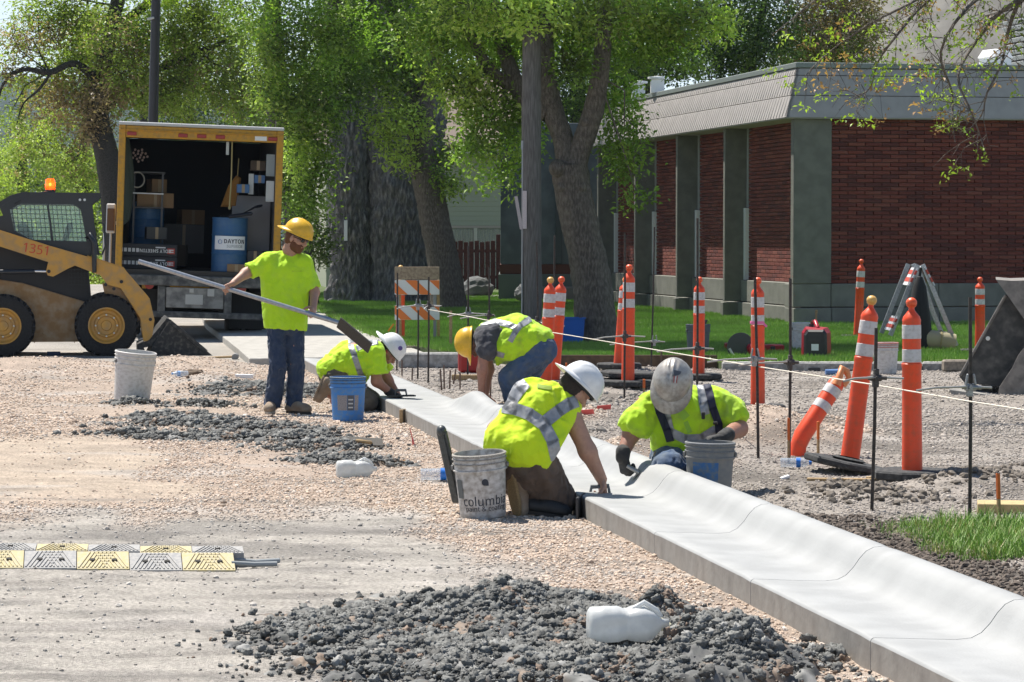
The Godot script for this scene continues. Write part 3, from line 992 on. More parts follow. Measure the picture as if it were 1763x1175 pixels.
func leaves_in(list: Array, tints: Array, places: Array, colours: Array, size: float, gap: float, sd: int) -> void:   # list of [centre, half sizes, count, tint number]
	var r := RandomNumberGenerator.new()
	r.seed = sd
	for e in list:
		var n := 0
		var tries := 0
		while n < e[2] and tries < e[2] * 6:
			tries += 1
			var v := Vector3(r.randfn(), r.randfn(), r.randfn()).normalized() * pow(r.randf(), 0.42)
			var p: Vector3 = e[0] + v * e[1]
			var holes := n_mid.get_noise_3d(p.x * 1.5 / size, p.y * 1.5 / size, p.z * 1.5 / size)
			if holes < gap: continue
			n += 1
			places.append(Transform3D(Basis.from_euler(Vector3(r.randf_range(-0.6, 0.6), r.randf() * TAU, r.randf_range(-0.6, 0.6))).scaled(Vector3.ONE * size * r.randf_range(0.75, 1.3)), p))
			var t: Color = tints[e[3]]
			if r.randf() < 0.12: t = tints[(e[3] + 1) % tints.size()]
			var k := 1.0 + n_fine.get_noise_3d(p.x * 0.3, p.y * 0.3, p.z * 0.3) * 0.9 + r.randf_range(-0.35, 0.35)
			k = maxf(k, 0.2)
			colours.append(Color(t.r * k, t.g * k, t.b * k * 0.9))

func twigs_to(sh: Shape, from: Vector3, list: Array, per: int, thick: float, sd: int) -> void:   # thin branches from a limb end into the crown
	var r := RandomNumberGenerator.new()
	r.seed = sd
	for e in list:
		var c: Vector3 = e[0]
		var start := from
		var mid := start.lerp(c, 0.6) + Vector3(r.randf_range(-0.3, 0.3), r.randf_range(0.0, 0.4), r.randf_range(-0.3, 0.3))
		sh.tube([start, mid, c], [thick, thick * 0.75, thick * 0.5], 6)
		for i in per:
			var v := Vector3(r.randfn(), r.randfn() * 0.8, r.randfn()).normalized() * r.randf_range(0.6, 1.0)
			var q: Vector3 = c + v * e[1]
			var bend := c.lerp(q, 0.5) + Vector3(r.randf_range(-0.2, 0.2), r.randf_range(-0.05, 0.3), r.randf_range(-0.2, 0.2))
			sh.tube([c.lerp(mid, r.randf() * 0.5), bend, q], [thick * 0.45, thick * 0.3, thick * 0.12], 5)

func leafy_tree(called: String, label: String, group: String, base: Vector3, trunk: Shape, bark: Material, tips: Array, list: Array, tints: Array, size: float, leaf_n: int, leaf: float, gap: float, sd: int, per := 5) -> Node3D:
	var root := thing(called, label, "tree", base, 0.0, group)
	var back := Transform3D(Basis(), -base)
	for k in tips.size():
		var mine := []
		for e in list:
			var near := 0
			for j in tips.size():
				if tips[j].distance_to(e[0]) < tips[near].distance_to(e[0]): near = j
			if near == k: mine.append(e)
		twigs_to(trunk, tips[k], mine, per, 0.05 * size / 0.4 * 0.5, sd + k)
	obj("trunk", trunk, bark, root, back)
	var places := []; var colours := []
	leaves_in(list, tints, places, colours, size, gap, sd)
	var key := "%d %f" % [leaf_n, leaf]
	if not clusters.has(key): clusters[key] = leaf_cluster(leaf_n, leaf_n, 1.0, leaf)
	var crown := scatter("crown", clusters[key], places, colours, leaf_material(), root)
	crown.transform = back
	crown.set_meta("kind", "stuff")
	return root

func blob(px: float, py: float, d: float, rx: float, ry: float, count: int, tint := 0, deep := 0.0) -> Array:
	var s := d / LENS
	return [along(px, py, d), Vector3(rx * s, ry * s, (deep if deep > 0.0 else (rx + ry) * 0.5 * s)), count, tint]

func build_trees() -> void:
	var bark := mat("bark_grey", Color.WHITE, 0.95, 0.0, two_tone(0.022, lin(0.10, 0.085, 0.072), lin(0.26, 0.225, 0.19), 0.4, 0.75, 5, 91), 1.4, grain(0.06, 0, 1, 5, 92), 1.5)
	bark.uv1_scale = Vector3(2.4, 0.75, 2.4)
	var bark_dark := mat("bark_dark", lin(0.07, 0.065, 0.06), 0.95, 0.0, grain(0.03, 0.5, 1.0, 5, 91), 1.2, grain(0.06, 0, 1, 5, 92), 1.5)
	var furrow := mat("bark_furrowed", Color.WHITE, 0.95, 0.0, two_tone(0.022, lin(0.11, 0.108, 0.11), lin(0.34, 0.33, 0.315), 0.52, 0.78, 4, 95), 0.8, grain(0.06, 0, 1, 5, 92), 2.0)
	furrow.uv1_scale = Vector3(1.0, 0.30, 1.0)
	var fresh := [Color(0.24, 0.36, 0.08), Color(0.40, 0.50, 0.125), Color(0.12, 0.18, 0.055)]
	var spring := [Color(0.45, 0.53, 0.13), Color(0.31, 0.39, 0.085), Color(0.40, 0.29, 0.20)]
	var brown := [Color(0.38, 0.28, 0.19), Color(0.34, 0.42, 0.10), Color(0.26, 0.19, 0.14)]
	var deep := [Color(0.11, 0.18, 0.055), Color(0.20, 0.28, 0.07), Color(0.07, 0.115, 0.045)]

	# 1: the tree on the lawn in the middle, forked above a swelling
	var d := 39.3
	var s := Shape.new()
	var P := func(px: float, py: float, dd: float) -> Vector3: return along(px, py, dd)
	bark_tube(s, [P.call(1030, 612, d), P.call(1028, 570, d), P.call(1018, 480, d), P.call(1003, 400, d), P.call(988, 330, d), P.call(982, 285, d)], [0.36, 0.29, 0.265, 0.25, 0.25, 0.245], 40, 0.05, 0.022, 9.0, 0.12)
	bark_tube(s, [P.call(984, 300, d), P.call(1000, 255, d), P.call(1022, 190, d - 0.1), P.call(1036, 110, d - 0.2), P.call(1042, 20, d - 0.3), P.call(1052, -80, d - 0.4), P.call(1080, -220, d - 0.6)], [0.20, 0.155, 0.145, 0.12, 0.105, 0.09, 0.06], 24, 0.06, 0.010, 12.0)
	bark_tube(s, [P.call(982, 300, d), P.call(970, 240, d + 0.1), P.call(950, 185, d + 0.2), P.call(938, 120, d + 0.3), P.call(934, 30, d + 0.4), P.call(925, -90, d + 0.5), P.call(900, -230, d + 0.6)], [0.19, 0.15, 0.15, 0.16, 0.14, 0.11, 0.06], 24, 0.06, 0.010, 12.0)
	bark_tube(s, [P.call(944, 195, d + 0.2), P.call(905, 172, d + 0.3), P.call(882, 130, d + 0.4), P.call(866, 80, d + 0.5), P.call(846, 20, d + 0.6), P.call(820, -70, d + 0.8), P.call(760, -180, d + 1.0)], [0.14, 0.125, 0.12, 0.10, 0.085, 0.07, 0.04], 20, 0.06, 0.008, 12.0)
	bark_tube(s, [P.call(878, 150, d + 0.4), P.call(840, 115, d + 0.2), P.call(810, 60, d), P.call(780, 0, d - 0.2), P.call(730, -60, d - 0.3)], [0.09, 0.08, 0.07, 0.06, 0.03], 14, 0.08, 0.006, 12.0)
	for q in [[960, 290, 0.13], [1000, 322, 0.09], [1008, 210, 0.07], [968, 322, 0.08]]:
		s.ball(P.call(q[0], q[1], d - 0.17), Vector3.ONE * q[2], 10, 7)
	var list := [
		blob(1075, 235, d, 34, 75, 50, 0), blob(1100, 345, d - 0.2, 26, 14, 7, 0), blob(1060, 170, d + 0.3, 40, 40, 36, 0), blob(1080, 300, d, 14, 22, 7, 0),
		blob(840, 210, d + 0.4, 60, 65, 90, 0), blob(800, 150, d, 60, 50, 60, 1), blob(905, 215, d + 0.5, 50, 70, 70, 0), blob(860, 300, d + 0.6, 50, 30, 24, 0), blob(800, 255, d + 0.5, 30, 25, 14, 0),
		blob(760, 60, d, 90, 60, 130, 0), blob(880, 70, d + 0.8, 90, 55, 120, 0), blob(1010, 60, d + 0.8, 90, 60, 110, 0), blob(1120, 60, d, 90, 60, 120, 0), blob(1180, 35, d - 0.4, 80, 36, 60, 1), blob(1240, 50, d, 36, 26, 14, 1),
		blob(930, 20, d - 1.2, 100, 40, 70, 1), blob(1050, 25, d - 1.2, 80, 40, 50, 1), blob(820, 15, d - 1.0, 90, 40, 70, 1), blob(980, 120, d - 0.6, 46, 30, 24, 0),
		blob(880, -180, d, 240, 150, 405, 0), blob(1080, -160, d, 200, 140, 315, 0), blob(720, -130, d, 170, 110, 189, 0), blob(1000, -330, d, 220, 150, 189, 1),
	]
	leafy_tree("lawn_tree", "forked tree with bright green leaves on the lawn behind the kneeling men", "", on_ground(1.2, d), s, bark,
		[P.call(1042, 20, d - 0.3), P.call(934, 30, d + 0.4), P.call(846, 20, d + 0.6), P.call(780, 0, d - 0.2), P.call(1030, 130, d - 0.2), P.call(882, 140, d + 0.4), P.call(1060, -120, d), P.call(915, -140, d)], list, fresh, 0.24, 22, 0.34, -0.12, 301, 7)

	# 2: the slim leaning tree behind the barricade
	d = 58.5
	s = Shape.new()
	bark_tube(s, [P.call(776, 545, d), P.call(772, 510, d), P.call(762, 440, d), P.call(746, 360, d), P.call(732, 290, d), P.call(724, 220, d), P.call(730, 170, d)], [0.42, 0.36, 0.32, 0.30, 0.29, 0.27, 0.22], 34, 0.08, 0.022, 8.0, 0.1)
	bark_tube(s, [P.call(726, 210, d), P.call(738, 150, d), P.call(752, 80, d), P.call(770, -20, d), P.call(800, -150, d)], [0.22, 0.17, 0.15, 0.12, 0.06], 18, 0.1, 0.012, 9.0)
	bark_tube(s, [P.call(724, 220, d), P.call(710, 150, d + 0.3), P.call(690, 70, d + 0.5), P.call(660, -30, d + 0.8), P.call(600, -140, d + 1.0)], [0.2, 0.16, 0.13, 0.10, 0.05], 18, 0.1, 0.012, 9.0)
	list = [
		blob(690, 195, d - 0.5, 45, 50, 46, 1), blob(660, 235, d - 0.6, 26, 22, 14, 1), blob(690, 270, d - 0.5, 30, 26, 20, 1), blob(720, 225, d - 0.8, 20, 20, 8, 1), blob(760, 265, d, 14, 22, 12, 0), blob(780, 325, d - 0.3, 28, 22, 16, 1), blob(762, 300, d - 0.4, 14, 20, 8, 0), blob(640, 215, d - 0.3, 10, 10, 5, 1),
		blob(700, 120, d, 70, 46, 80, 0), blob(640, 140, d + 0.5, 50, 40, 50, 0), blob(610, 70, d + 0.5, 90, 60, 130, 0), blob(720, 40, d + 0.5, 90, 60, 120, 0), blob(660, -60, d + 0.5, 150, 80, 171, 0), blob(800, 30, d + 1.5, 70, 60, 80, 2), blob(730, -170, d, 180, 110, 189, 0), blob(780, 130, d + 1.0, 50, 50, 50, 0),
	]
	leafy_tree("leaning_tree", "slim leaning tree behind the striped barricade", "", on_ground(-1.3, d), s, bark,
		[P.call(752, 80, d), P.call(690, 70, d + 0.5), P.call(727, 215, d), P.call(735, 300, d), P.call(770, -20, d)], list, fresh, 0.30, 26, 0.34, -0.15, 302, 5)

	# 3: the huge furrowed double trunk
	d = 64.5
	s = Shape.new()
	bark_tube(s, [P.call(608, 540, d), P.call(608, 515, d), P.call(606, 440, d), P.call(606, 340, d), P.call(606, 220, d), P.call(596, 80, d), P.call(585, -120, d)], [0.60, 0.50, 0.46, 0.48, 0.50, 0.46, 0.40], 110, 0.08, 0.10, 7.0, 0.45)
	bark_tube(s, [P.call(698, 540, d + 0.3), P.call(696, 515, d + 0.3), P.call(694, 440, d + 0.3), P.call(694, 320, d + 0.3), P.call(692, 200, d + 0.3), P.call(696, 80, d + 0.3), P.call(705, -120, d + 0.3)], [1.05, 0.92, 0.88, 0.90, 0.92, 0.85, 0.7], 170, 0.08, 0.11, 7.0, 0.40)
	list = [blob(640, -60, d, 120, 90, 90, 2), blob(560, -120, d, 160, 120, 225, 0), blob(740, -160, d, 160, 120, 225, 0), blob(640, -300, d, 260, 140, 360, 0), blob(560, 60, d + 1.5, 60, 60, 60, 2)]
	var big := leafy_tree("giant_tree", "huge tree with two deeply furrowed dark trunks grown together", "", on_ground(-3.0, d), s, furrow, [P.call(585, -120, d), P.call(705, -120, d + 0.3)], list, fresh, 0.34, 26, 0.34, -0.15, 303, 5)
	obj("paper_notice", Shape.new().box(Transform3D(Basis(), P.call(595, 397, d - 0.62) - big.position), Vector3(0.08, 0.47, 0.012), 0.002), mat("white_paper", lin(0.75, 0.76, 0.78), 0.7), big)

	# 4: bright green tree whose boughs hang down behind the truck's right side
	d = 56.0
	s = Shape.new()
	bark_tube(s, [P.call(520, 560, d + 6), P.call(518, 480, d + 6), P.call(512, 380, d + 6), P.call(500, 280, d + 5), P.call(480, 180, d + 4), P.call(470, 60, d + 3), P.call(470, -100, d + 2)], [0.42, 0.34, 0.30, 0.28, 0.26, 0.2, 0.12], 26, 0.1, 0.02, 8.0, 0.1)
	bark_tube(s, [P.call(498, 260, d + 5), P.call(530, 180, d + 4), P.call(560, 80, d + 3), P.call(590, -40, d + 2)], [0.18, 0.15, 0.12, 0.06], 16, 0.1, 0.012, 9.0)
	list = [
		blob(520, 60, d, 90, 75, 170, 0), blob(500, 170, d, 60, 60, 110, 0), blob(545, 190, d + 1, 45, 90, 130, 0), blob(545, 300, d + 1.5, 36, 70, 80, 0), blob(520, 360, d + 2, 32, 55, 60, 0), blob(545, 410, d + 2.5, 28, 45, 44, 2), blob(510, 250, d + 1, 28, 60, 52, 1), blob(470, 100, d - 0.5, 40, 50, 52, 1), blob(490, 310, d + 2.0, 22, 46, 30, 2), blob(595, 150, d + 1.5, 46, 70, 86, 2),
		blob(500, -80, d, 150, 90, 225, 0), blob(560, -200, d, 200, 120, 270, 0), blob(430, 20, d + 1, 46, 46, 40, 0), blob(450, 160, d - 0.5, 24, 34, 16, 1), blob(600, 60, d + 1, 60, 60, 80, 0),
	]
	leafy_tree("drooping_tree", "bright green tree whose boughs hang down right of the box truck", "", on_ground(-4.5, d + 6), s, bark_dark, [P.call(470, 60, d + 3), P.call(560, 80, d + 3), P.call(500, 280, d + 5), P.call(505, 360, d + 6), P.call(480, 180, d + 4)], list, fresh, 0.28, 24, 0.34, -0.14, 304, 5)

	# 5: the mixed brown and green tree behind the truck, branches reaching left
	d = 72.0
	s = Shape.new()
	bark_tube(s, [P.call(215, 560, d), P.call(205, 440, d), P.call(196, 340, d), P.call(182, 260, d), P.call(168, 205, d), P.call(176, 120, d), P.call(200, 10, d), P.call(230, -120, d)], [0.5, 0.38, 0.33, 0.30, 0.28, 0.22, 0.18, 0.1], 24, 0.12, 0.02, 7.0, 0.1)
	bark_tube(s, [P.call(176, 150, d), P.call(130, 110, d - 0.6), P.call(85, 125, d - 1.0), P.call(40, 120, d - 1.2), P.call(5, 145, d - 1.4), P.call(-8, 200, d - 1.5)], [0.14, 0.09, 0.075, 0.05, 0.035, 0.02], 12, 0.15, 0.01, 9.0)
	bark_tube(s, [P.call(88, 124, d - 1.0), P.call(66, 155, d - 1.2), P.call(40, 178, d - 1.3), P.call(28, 215, d - 1.4)], [0.045, 0.035, 0.025, 0.015], 8, 0.15, 0.0, 9.0)
	bark_tube(s, [P.call(190, 60, d), P.call(250, 10, d + 1), P.call(330, -40, d + 1), P.call(400, -60, d + 1)], [0.14, 0.12, 0.09, 0.05], 12, 0.15, 0.01, 9.0)
	bark_tube(s, [P.call(172, 190, d), P.call(250, 130, d + 0.6), P.call(330, 95, d + 0.8), P.call(390, 70, d + 0.8)], [0.14, 0.11, 0.08, 0.04], 12, 0.15, 0.01, 9.0)
	list = [
		blob(170, 120, d + 4, 110, 110, 220, 1), blob(330, 110, d + 4, 120, 110, 240, 1),
		blob(190, 60, d - 1.6, 50, 60, 50, 1), blob(212, 130, d - 1.3, 40, 40, 36, 1), blob(180, 165, d - 1.3, 40, 34, 26, 2), blob(20, 60, d - 1, 40, 60, 26, 1), blob(40, 130, d - 0.5, 50, 50, 36, 0), blob(70, 10, d, 60, 40, 40, 0),
		blob(60, 250, d + 3, 60, 60, 62, 1), blob(410, 60, d + 1, 60, 60, 85, 1), blob(140, 60, d + 1.5, 80, 60, 93, 1), blob(90, 210, d + 2, 50, 30, 39, 0),
		blob(110, 170, d, 70, 50, 124, 2), blob(130, 110, d, 60, 46, 69, 0), blob(70, 55, d - 0.5, 50, 40, 31, 2), blob(35, 80, d - 1, 26, 46, 14, 2), blob(120, 30, d, 70, 36, 87, 1), blob(200, 60, d + 0.5, 70, 55, 137, 0), blob(280, 60, d + 0.8, 80, 70, 162, 1), blob(230, 160, d, 70, 45, 112, 1), blob(300, 160, d + 0.5, 60, 55, 112, 0), blob(360, 100, d + 1, 80, 90, 224, 1), blob(420, 170, d + 1, 46, 60, 87, 1), blob(160, 215, d, 46, 40, 56, 2), blob(340, 20, d + 0.5, 90, 40, 124, 0),
		blob(130, 280, d + 2, 40, 50, 49, 1), blob(250, -90, d, 190, 90, 235, 0), blob(400, -60, d, 90, 70, 89, 1), blob(5, 130, d - 1.4, 22, 22, 6, 2), blob(20, 190, d - 1.4, 26, 30, 8, 1), blob(210, 110, d - 0.8, 60, 40, 49, 2),
	]
	leafy_tree("budding_tree", "half bare tree with brown seed tufts and green leaves behind the truck and loader", "", on_ground(-9.9, d), s, bark_dark, [P.call(176, 120, d), P.call(85, 125, d - 1), P.call(200, 10, d), P.call(330, -40, d + 1), P.call(330, 95, d + 0.8), P.call(170, 215, d)], list, spring, 0.34, 24, 0.30, -0.10, 305, 7)

	# 6: pale green trees far off at the left
	d = 98.0
	for q in [[-60, 330, "pale green tree at the left edge behind the loader"], [250, 400, "low green tree under the truck's tail, far behind"], [500, 330, "green tree filling the gap right of the truck"], [40, 270, "pale green leafy tree far behind the loader's cab"], [150, 300, "yellow-green leafy tree between the loader and the truck"], [330, 290, "dark green tree behind the truck's box"]]:
		s = Shape.new()
		bark_tube(s, [P.call(q[0], 520, d), P.call(q[0] + 4, 380, d), P.call(q[0] - 4, 260, d), P.call(q[0], 150, d)], [0.35, 0.28, 0.2, 0.08], 12, 0.3, 0.0, 5.0)
		list = [blob(q[0], q[1], d, 85, 60, 240, 0, 2.2), blob(q[0] - 30, q[1] + 90, d, 75, 60, 200, 1, 2.2), blob(q[0] + 45, q[1] + 70, d - 1, 60, 60, 160, 0, 2.0), blob(q[0], q[1] + 170, d, 110, 60, 260, 1, 2.2)]
		if q[0] > 300: list = [blob(q[0], 190, d, 130, 90, 420, 2, 3.0), blob(q[0] + 40, 330, d, 110, 110, 400, 2, 3.0), blob(q[0] + 130, 260, d - 2, 70, 130, 260, 2, 2.0)]
		leafy_tree("far_tree", q[2], "trees beyond the truck and loader", on_ground(along(q[0], 520, d).x, d), s, bark_dark, [P.call(q[0], 250, d), P.call(q[0], 360, d)], list, spring if q[0] < 300 else deep, 0.42, 24, 0.30, -0.16, 306 + int(q[0]), 5)
		d += 4.0

	# 7: dark trees behind the roof of the brick building
	d = 86.0
	for q in [[1120, 60, 130, 90, 2, "dark leafy tree behind the left end of the brick building's roof"], [1290, 45, 110, 70, 0, "dark tree with gaps of sky behind the middle of the roof"], [1430, 50, 100, 62, 1, "brown and green tree behind the roof, right of the middle"], [1000, 130, 110, 110, 2, "dark tree behind the forked lawn tree"], [850, 130, 110, 100, 2, "dark tree rising behind the beige house"]]:
		s = Shape.new()
		bark_tube(s, [P.call(q[0], 520, d), P.call(q[0] + 5, 300, d), P.call(q[0] - 6, 160, d), P.call(q[0] + 14, 70, d), P.call(q[0] + 30, -20, d)], [0.4, 0.32, 0.24, 0.16, 0.06], 12, 0.3, 0.0, 5.0)
		list = [blob(q[0], q[1], d, q[2], q[3], 400, 0, 2.6), blob(q[0] + 20, q[1] - 110, d, q[2], 80, 320, 0, 2.6), blob(q[0] - 40, q[1] + 60, d + 1, q[2] * 0.7, 40, 150, 2, 2.2), blob(q[0] + 40, q[1] + 50, d - 1, q[2] * 0.6, 36, 70, 1, 1.6)]
		leafy_tree("dark_tree", q[5], "trees behind the brick building", on_ground(along(q[0], 520, d).x, d), s, bark_dark, [P.call(q[0], 160, d), P.call(q[0] + 14, 70, d), P.call(q[0] - 3, 230, d)], list, brown if q[4] == 1 else deep, 0.40, 24, 0.30, -0.12 if q[4] == 2 else 0.0, 330 + int(q[0]), 7)
		d += 1.5

	# 8: the nearly bare tree that reaches in at the upper right
	d = 25.5
	s = Shape.new()
	bark_tube(s, [Vector3(7.6, -0.1, -d), Vector3(7.5, 2.0, -d), Vector3(7.4, 3.6, -d), Vector3(7.2, 5.4, -d), Vector3(7.0, 7.5, -d)], [0.30, 0.24, 0.2, 0.15, 0.07], 24, 0.08, 0.015, 9.0, 0.1)
	var tips := []
	for q in [
		[[7.4, 3.6], [1850, -60], [1740, -40], [1640, -30], [1560, 10], [1500, 40], [1440, 80], [1395, 120]],
		[[7.4, 3.8], [1840, -100], [1700, -90], [1600, -70], [1500, -50], [1430, -20], [1380, 20], [1330, 60]],
		[[7.4, 3.4], [1830, 0], [1740, 10], [1690, 60], [1650, 130], [1672, 190], [1690, 240], [1697, 265]],
		[[7.4, 3.5], [1820, -20], [1720, -20], [1660, 20], [1620, 90], [1640, 160], [1640, 210], [1645, 245]],
		[[7.4, 3.6], [1800, -70], [1690, -50], [1600, 0], [1545, 60], [1510, 110], [1500, 150], [1470, 170]],
		[[7.4, 3.6], [1830, -30], [1760, 0], [1735, 60], [1725, 110], [1700, 160], [1690, 200], [1660, 230]]]:
		var pts := [Vector3(q[0][0], q[0][1], -d)]
		for k in range(1, q.size()): pts.append(along(q[k][0], q[k][1], d - 0.6 + 0.25 * sin(k * 2.0 + q[1][0])))
		bark_tube(s, pts, [0.06, 0.036, 0.022, 0.016, 0.012, 0.009, 0.006, 0.004], 7, 0.12, 0.0, 5.0)
		tips.append(smooth_path(pts, [1, 1, 1, 1, 1, 1, 1, 1], 0.12)[0])
	var r := RandomNumberGenerator.new()
	r.seed = 808
	list = []
	for path in tips:
		for k in 60:
			var a: Vector3 = path[int(lerpf(path.size() * 0.22, path.size() - 1, r.randf()))]
			var dir := Vector3(r.randf_range(-1.0, 0.5), r.randf_range(-1.0, 0.5), r.randf_range(-0.7, 0.7)).normalized() * r.randf_range(0.14, 0.42)
			var mid := a + dir * 0.5 + Vector3(r.randf_range(-0.04, 0.04), r.randf_range(0.0, 0.05), 0)
			s.tube([a, mid, a + dir], [0.005, 0.0035, 0.0018], 5)
			for j in 3:
				var e := mid.lerp(a + dir, r.randf())
				var f := e + Vector3(r.randf_range(-0.12, 0.10), r.randf_range(-0.16, 0.06), r.randf_range(-0.1, 0.1))
				s.tube([e, f], [0.0026, 0.0014], 4)
				if r.randf() < 0.34: list.append([f, Vector3.ONE * 0.03, 1, 0 if r.randf() < 0.62 else 2])
	for q in [[1505, 130], [1525, 138], [1545, 128], [1330, 120], [1440, 60], [1470, 30], [1560, 100], [1600, 110], [1640, 70], [1590, 60], [1680, 110]]:
		list.append([along(q[0], q[1], d - 0.6), Vector3(0.07, 0.05, 0.07), 2, 0])
	for q in [[1510, 150], [1545, 140], [1420, 95], [1395, 70], [1600, 130]]: list.append([along(q[0], q[1], d - 0.6), Vector3(0.04, 0.06, 0.04), 2, 2])
	leafy_tree("bare_tree", "thin drooping branches with few young leaves at the upper right", "", Vector3(7.6, 0, -d), s, bark, [], list, [Color(0.30, 0.40, 0.05), Color(0.20, 0.32, 0.05), Color(0.34, 0.19, 0.10)], 0.085, 12, 0.5, -2.0, 309)

# ------------------------------------------------------------------ people: one skin over a skeleton of tapered limbs
class Flesh:
	var limbs := []     # [a, b, radius a, radius b, flat end at b] or [centre, half sizes, basis]
	var cuts := []      # planes: what lies on their outer side is cut away
	var cell := 0.012
	var k := 0.035
	var fold := 0.0
	var fold_size := Vector3(9, 4, 9)
	var noise: FastNoiseLite
	var verts := PackedVector3Array()
	var index := PackedInt32Array()

	func limb(a: Vector3, b: Vector3, ra: float, rb: float, flat := false) -> void:
		limbs.append([a, b, ra, rb, flat])
	func egg(c: Vector3, r: Vector3, basis := Basis()) -> void:
		limbs.append([c, r, basis.inverse()])

	func grow() -> void:
		var lo := Vector3.INF; var hi := -Vector3.INF
		var pad := k + cell * 2.5 + fold
		for l in limbs:
			if l.size() == 3:
				var m: float = maxf(l[1].x, maxf(l[1].y, l[1].z))
				lo = lo.min(l[0] - Vector3.ONE * m); hi = hi.max(l[0] + Vector3.ONE * m)
			else:
				var m: float = maxf(l[2], l[3])
				lo = lo.min(l[0].min(l[1]) - Vector3.ONE * m); hi = hi.max(l[0].max(l[1]) + Vector3.ONE * m)
		lo -= Vector3.ONE * pad; hi += Vector3.ONE * pad
		var nx := int((hi.x - lo.x) / cell) + 2; var ny := int((hi.y - lo.y) / cell) + 2; var nz := int((hi.z - lo.z) / cell) + 2
		var val := PackedFloat32Array()
		val.resize(nx * ny * nz)
		val.fill(1.0)
		for l in limbs:
			var ball: bool = l.size() == 3
			var a: Vector3 = l[0]
			var b: Vector3 = l[0] if ball else l[1]
			var rb: Vector3 = l[1] if ball else Vector3.ONE
			var m: float = maxf(rb.x, maxf(rb.y, rb.z)) if ball else maxf(l[2], l[3])
			var p0 := (a.min(b) - Vector3.ONE * (m + pad) - lo) / cell
			var p1 := (a.max(b) + Vector3.ONE * (m + pad) - lo) / cell
			var ba := b - a
			var bb := maxf(ba.length_squared(), 1e-9)
			var axis := ba.normalized()
			var ra: float = 0.0 if ball else l[2]
			var rr: float = 0.0 if ball else l[3] - l[2]
			var end: bool = false if ball else l[4]
			var inv: Basis = l[2] if ball else Basis()
			for z in range(maxi(0, int(p0.z)), mini(nz, int(p1.z) + 1)):
				for y in range(maxi(0, int(p0.y)), mini(ny, int(p1.y) + 1)):
					var i := (z * ny + y) * nx
					for x in range(maxi(0, int(p0.x)), mini(nx, int(p1.x) + 1)):
						var p := lo + Vector3(x, y, z) * cell - a
						var d: float
						if ball:
							p = inv * p
							var k0 := (p / rb).length()
							var k1 := (p / (rb * rb)).length()
							d = k0 * (k0 - 1.0) / k1 if k1 > 1e-6 else -0.05
						else:
							var t := clampf(p.dot(ba) / bb, 0.0, 1.0)
							d = (p - ba * t).length() - ra - rr * t
							if end: d = maxf(d, (p - ba).dot(axis))
						var o := val[i + x]
						if o > 0.99: val[i + x] = d
						else:
							var h := clampf(0.5 + 0.5 * (o - d) / k, 0.0, 1.0)
							val[i + x] = lerpf(o, d, h) - k * h * (1.0 - h)
		if fold > 0.0 or cuts.size():
			for z in nz:
				for y in ny:
					var i := (z * ny + y) * nx
					for x in nx:
						var v := val[i + x]
						if v > 0.05 or v < -0.06: continue
						var p := lo + Vector3(x, y, z) * cell
						if fold > 0.0:
							var q := p * fold_size
							v += (absf(noise.get_noise_3d(q.x, q.y, q.z)) * 2.4 - 0.75) * fold
						for c in cuts: v = maxf(v, c.distance_to(p))
						val[i + x] = v
		# surface nets
		var ids := PackedInt32Array()
		ids.resize(nx * ny * nz)
		ids.fill(-1)
		var sy := nx; var sz := nx * ny
		var first := verts.size()
		for z in nz - 1:
			for y in ny - 1:
				var i := (z * ny + y) * nx - 1
				for x in nx - 1:
					i += 1
					var a := val[i]
					if a > 0.06 or a < -0.06: continue
					var c1 := val[i + 1]; var c2 := val[i + sy]; var c3 := val[i + sy + 1]
					var c4 := val[i + sz]; var c5 := val[i + sz + 1]; var c6 := val[i + sz + sy]; var c7 := val[i + sz + sy + 1]
					var n := int(a < 0) + int(c1 < 0) + int(c2 < 0) + int(c3 < 0) + int(c4 < 0) + int(c5 < 0) + int(c6 < 0) + int(c7 < 0)
					if n == 0 or n == 8: continue
					var s := Vector3.ZERO
					var m := 0
					var w := [a, c1, c2, c3, c4, c5, c6, c7]
					for e in [[0, 1], [2, 3], [4, 5], [6, 7], [0, 2], [1, 3], [4, 6], [5, 7], [0, 4], [1, 5], [2, 6], [3, 7]]:
						var u: float = w[e[0]]; var v: float = w[e[1]]
						if (u < 0) != (v < 0):
							var t := u / (u - v)
							var q0 := Vector3(e[0] & 1, (e[0] >> 1) & 1, e[0] >> 2)
							var q1 := Vector3(e[1] & 1, (e[1] >> 1) & 1, e[1] >> 2)
							s += q0.lerp(q1, t)
							m += 1
					ids[i] = verts.size()
					verts.append(lo + (Vector3(x, y, z) + s / m) * cell)
		for z in range(1, nz - 1):
			for y in range(1, ny - 1):
				for x in range(1, nx - 1):
					var i := (z * ny + y) * nx + x
					if ids[i] < 0: continue
					var a := val[i] < 0
					if a != (val[i + 1] < 0): face(ids[i], ids[i - sy], ids[i - sy - sz], ids[i - sz], a)
					if a != (val[i + sy] < 0): face(ids[i], ids[i - sz], ids[i - sz - 1], ids[i - 1], a)
					if a != (val[i + sz] < 0): face(ids[i], ids[i - 1], ids[i - 1 - sy], ids[i - sy], a)
		limbs = []
		cuts = []

	func face(a: int, b: int, c: int, d: int, out: bool) -> void:
		if a < 0 or b < 0 or c < 0 or d < 0: return
		if out: index.append_array([a, c, b, a, d, c])
		else: index.append_array([a, b, c, a, c, d])

	func normals() -> PackedVector3Array:
		var n := PackedVector3Array()
		n.resize(verts.size())
		for i in range(0, index.size(), 3):
			var f := (verts[index[i + 2]] - verts[index[i]]).cross(verts[index[i + 1]] - verts[index[i]])
			for j in 3: n[index[i + j]] += f
		for i in n.size(): n[i] = n[i].normalized()
		return n

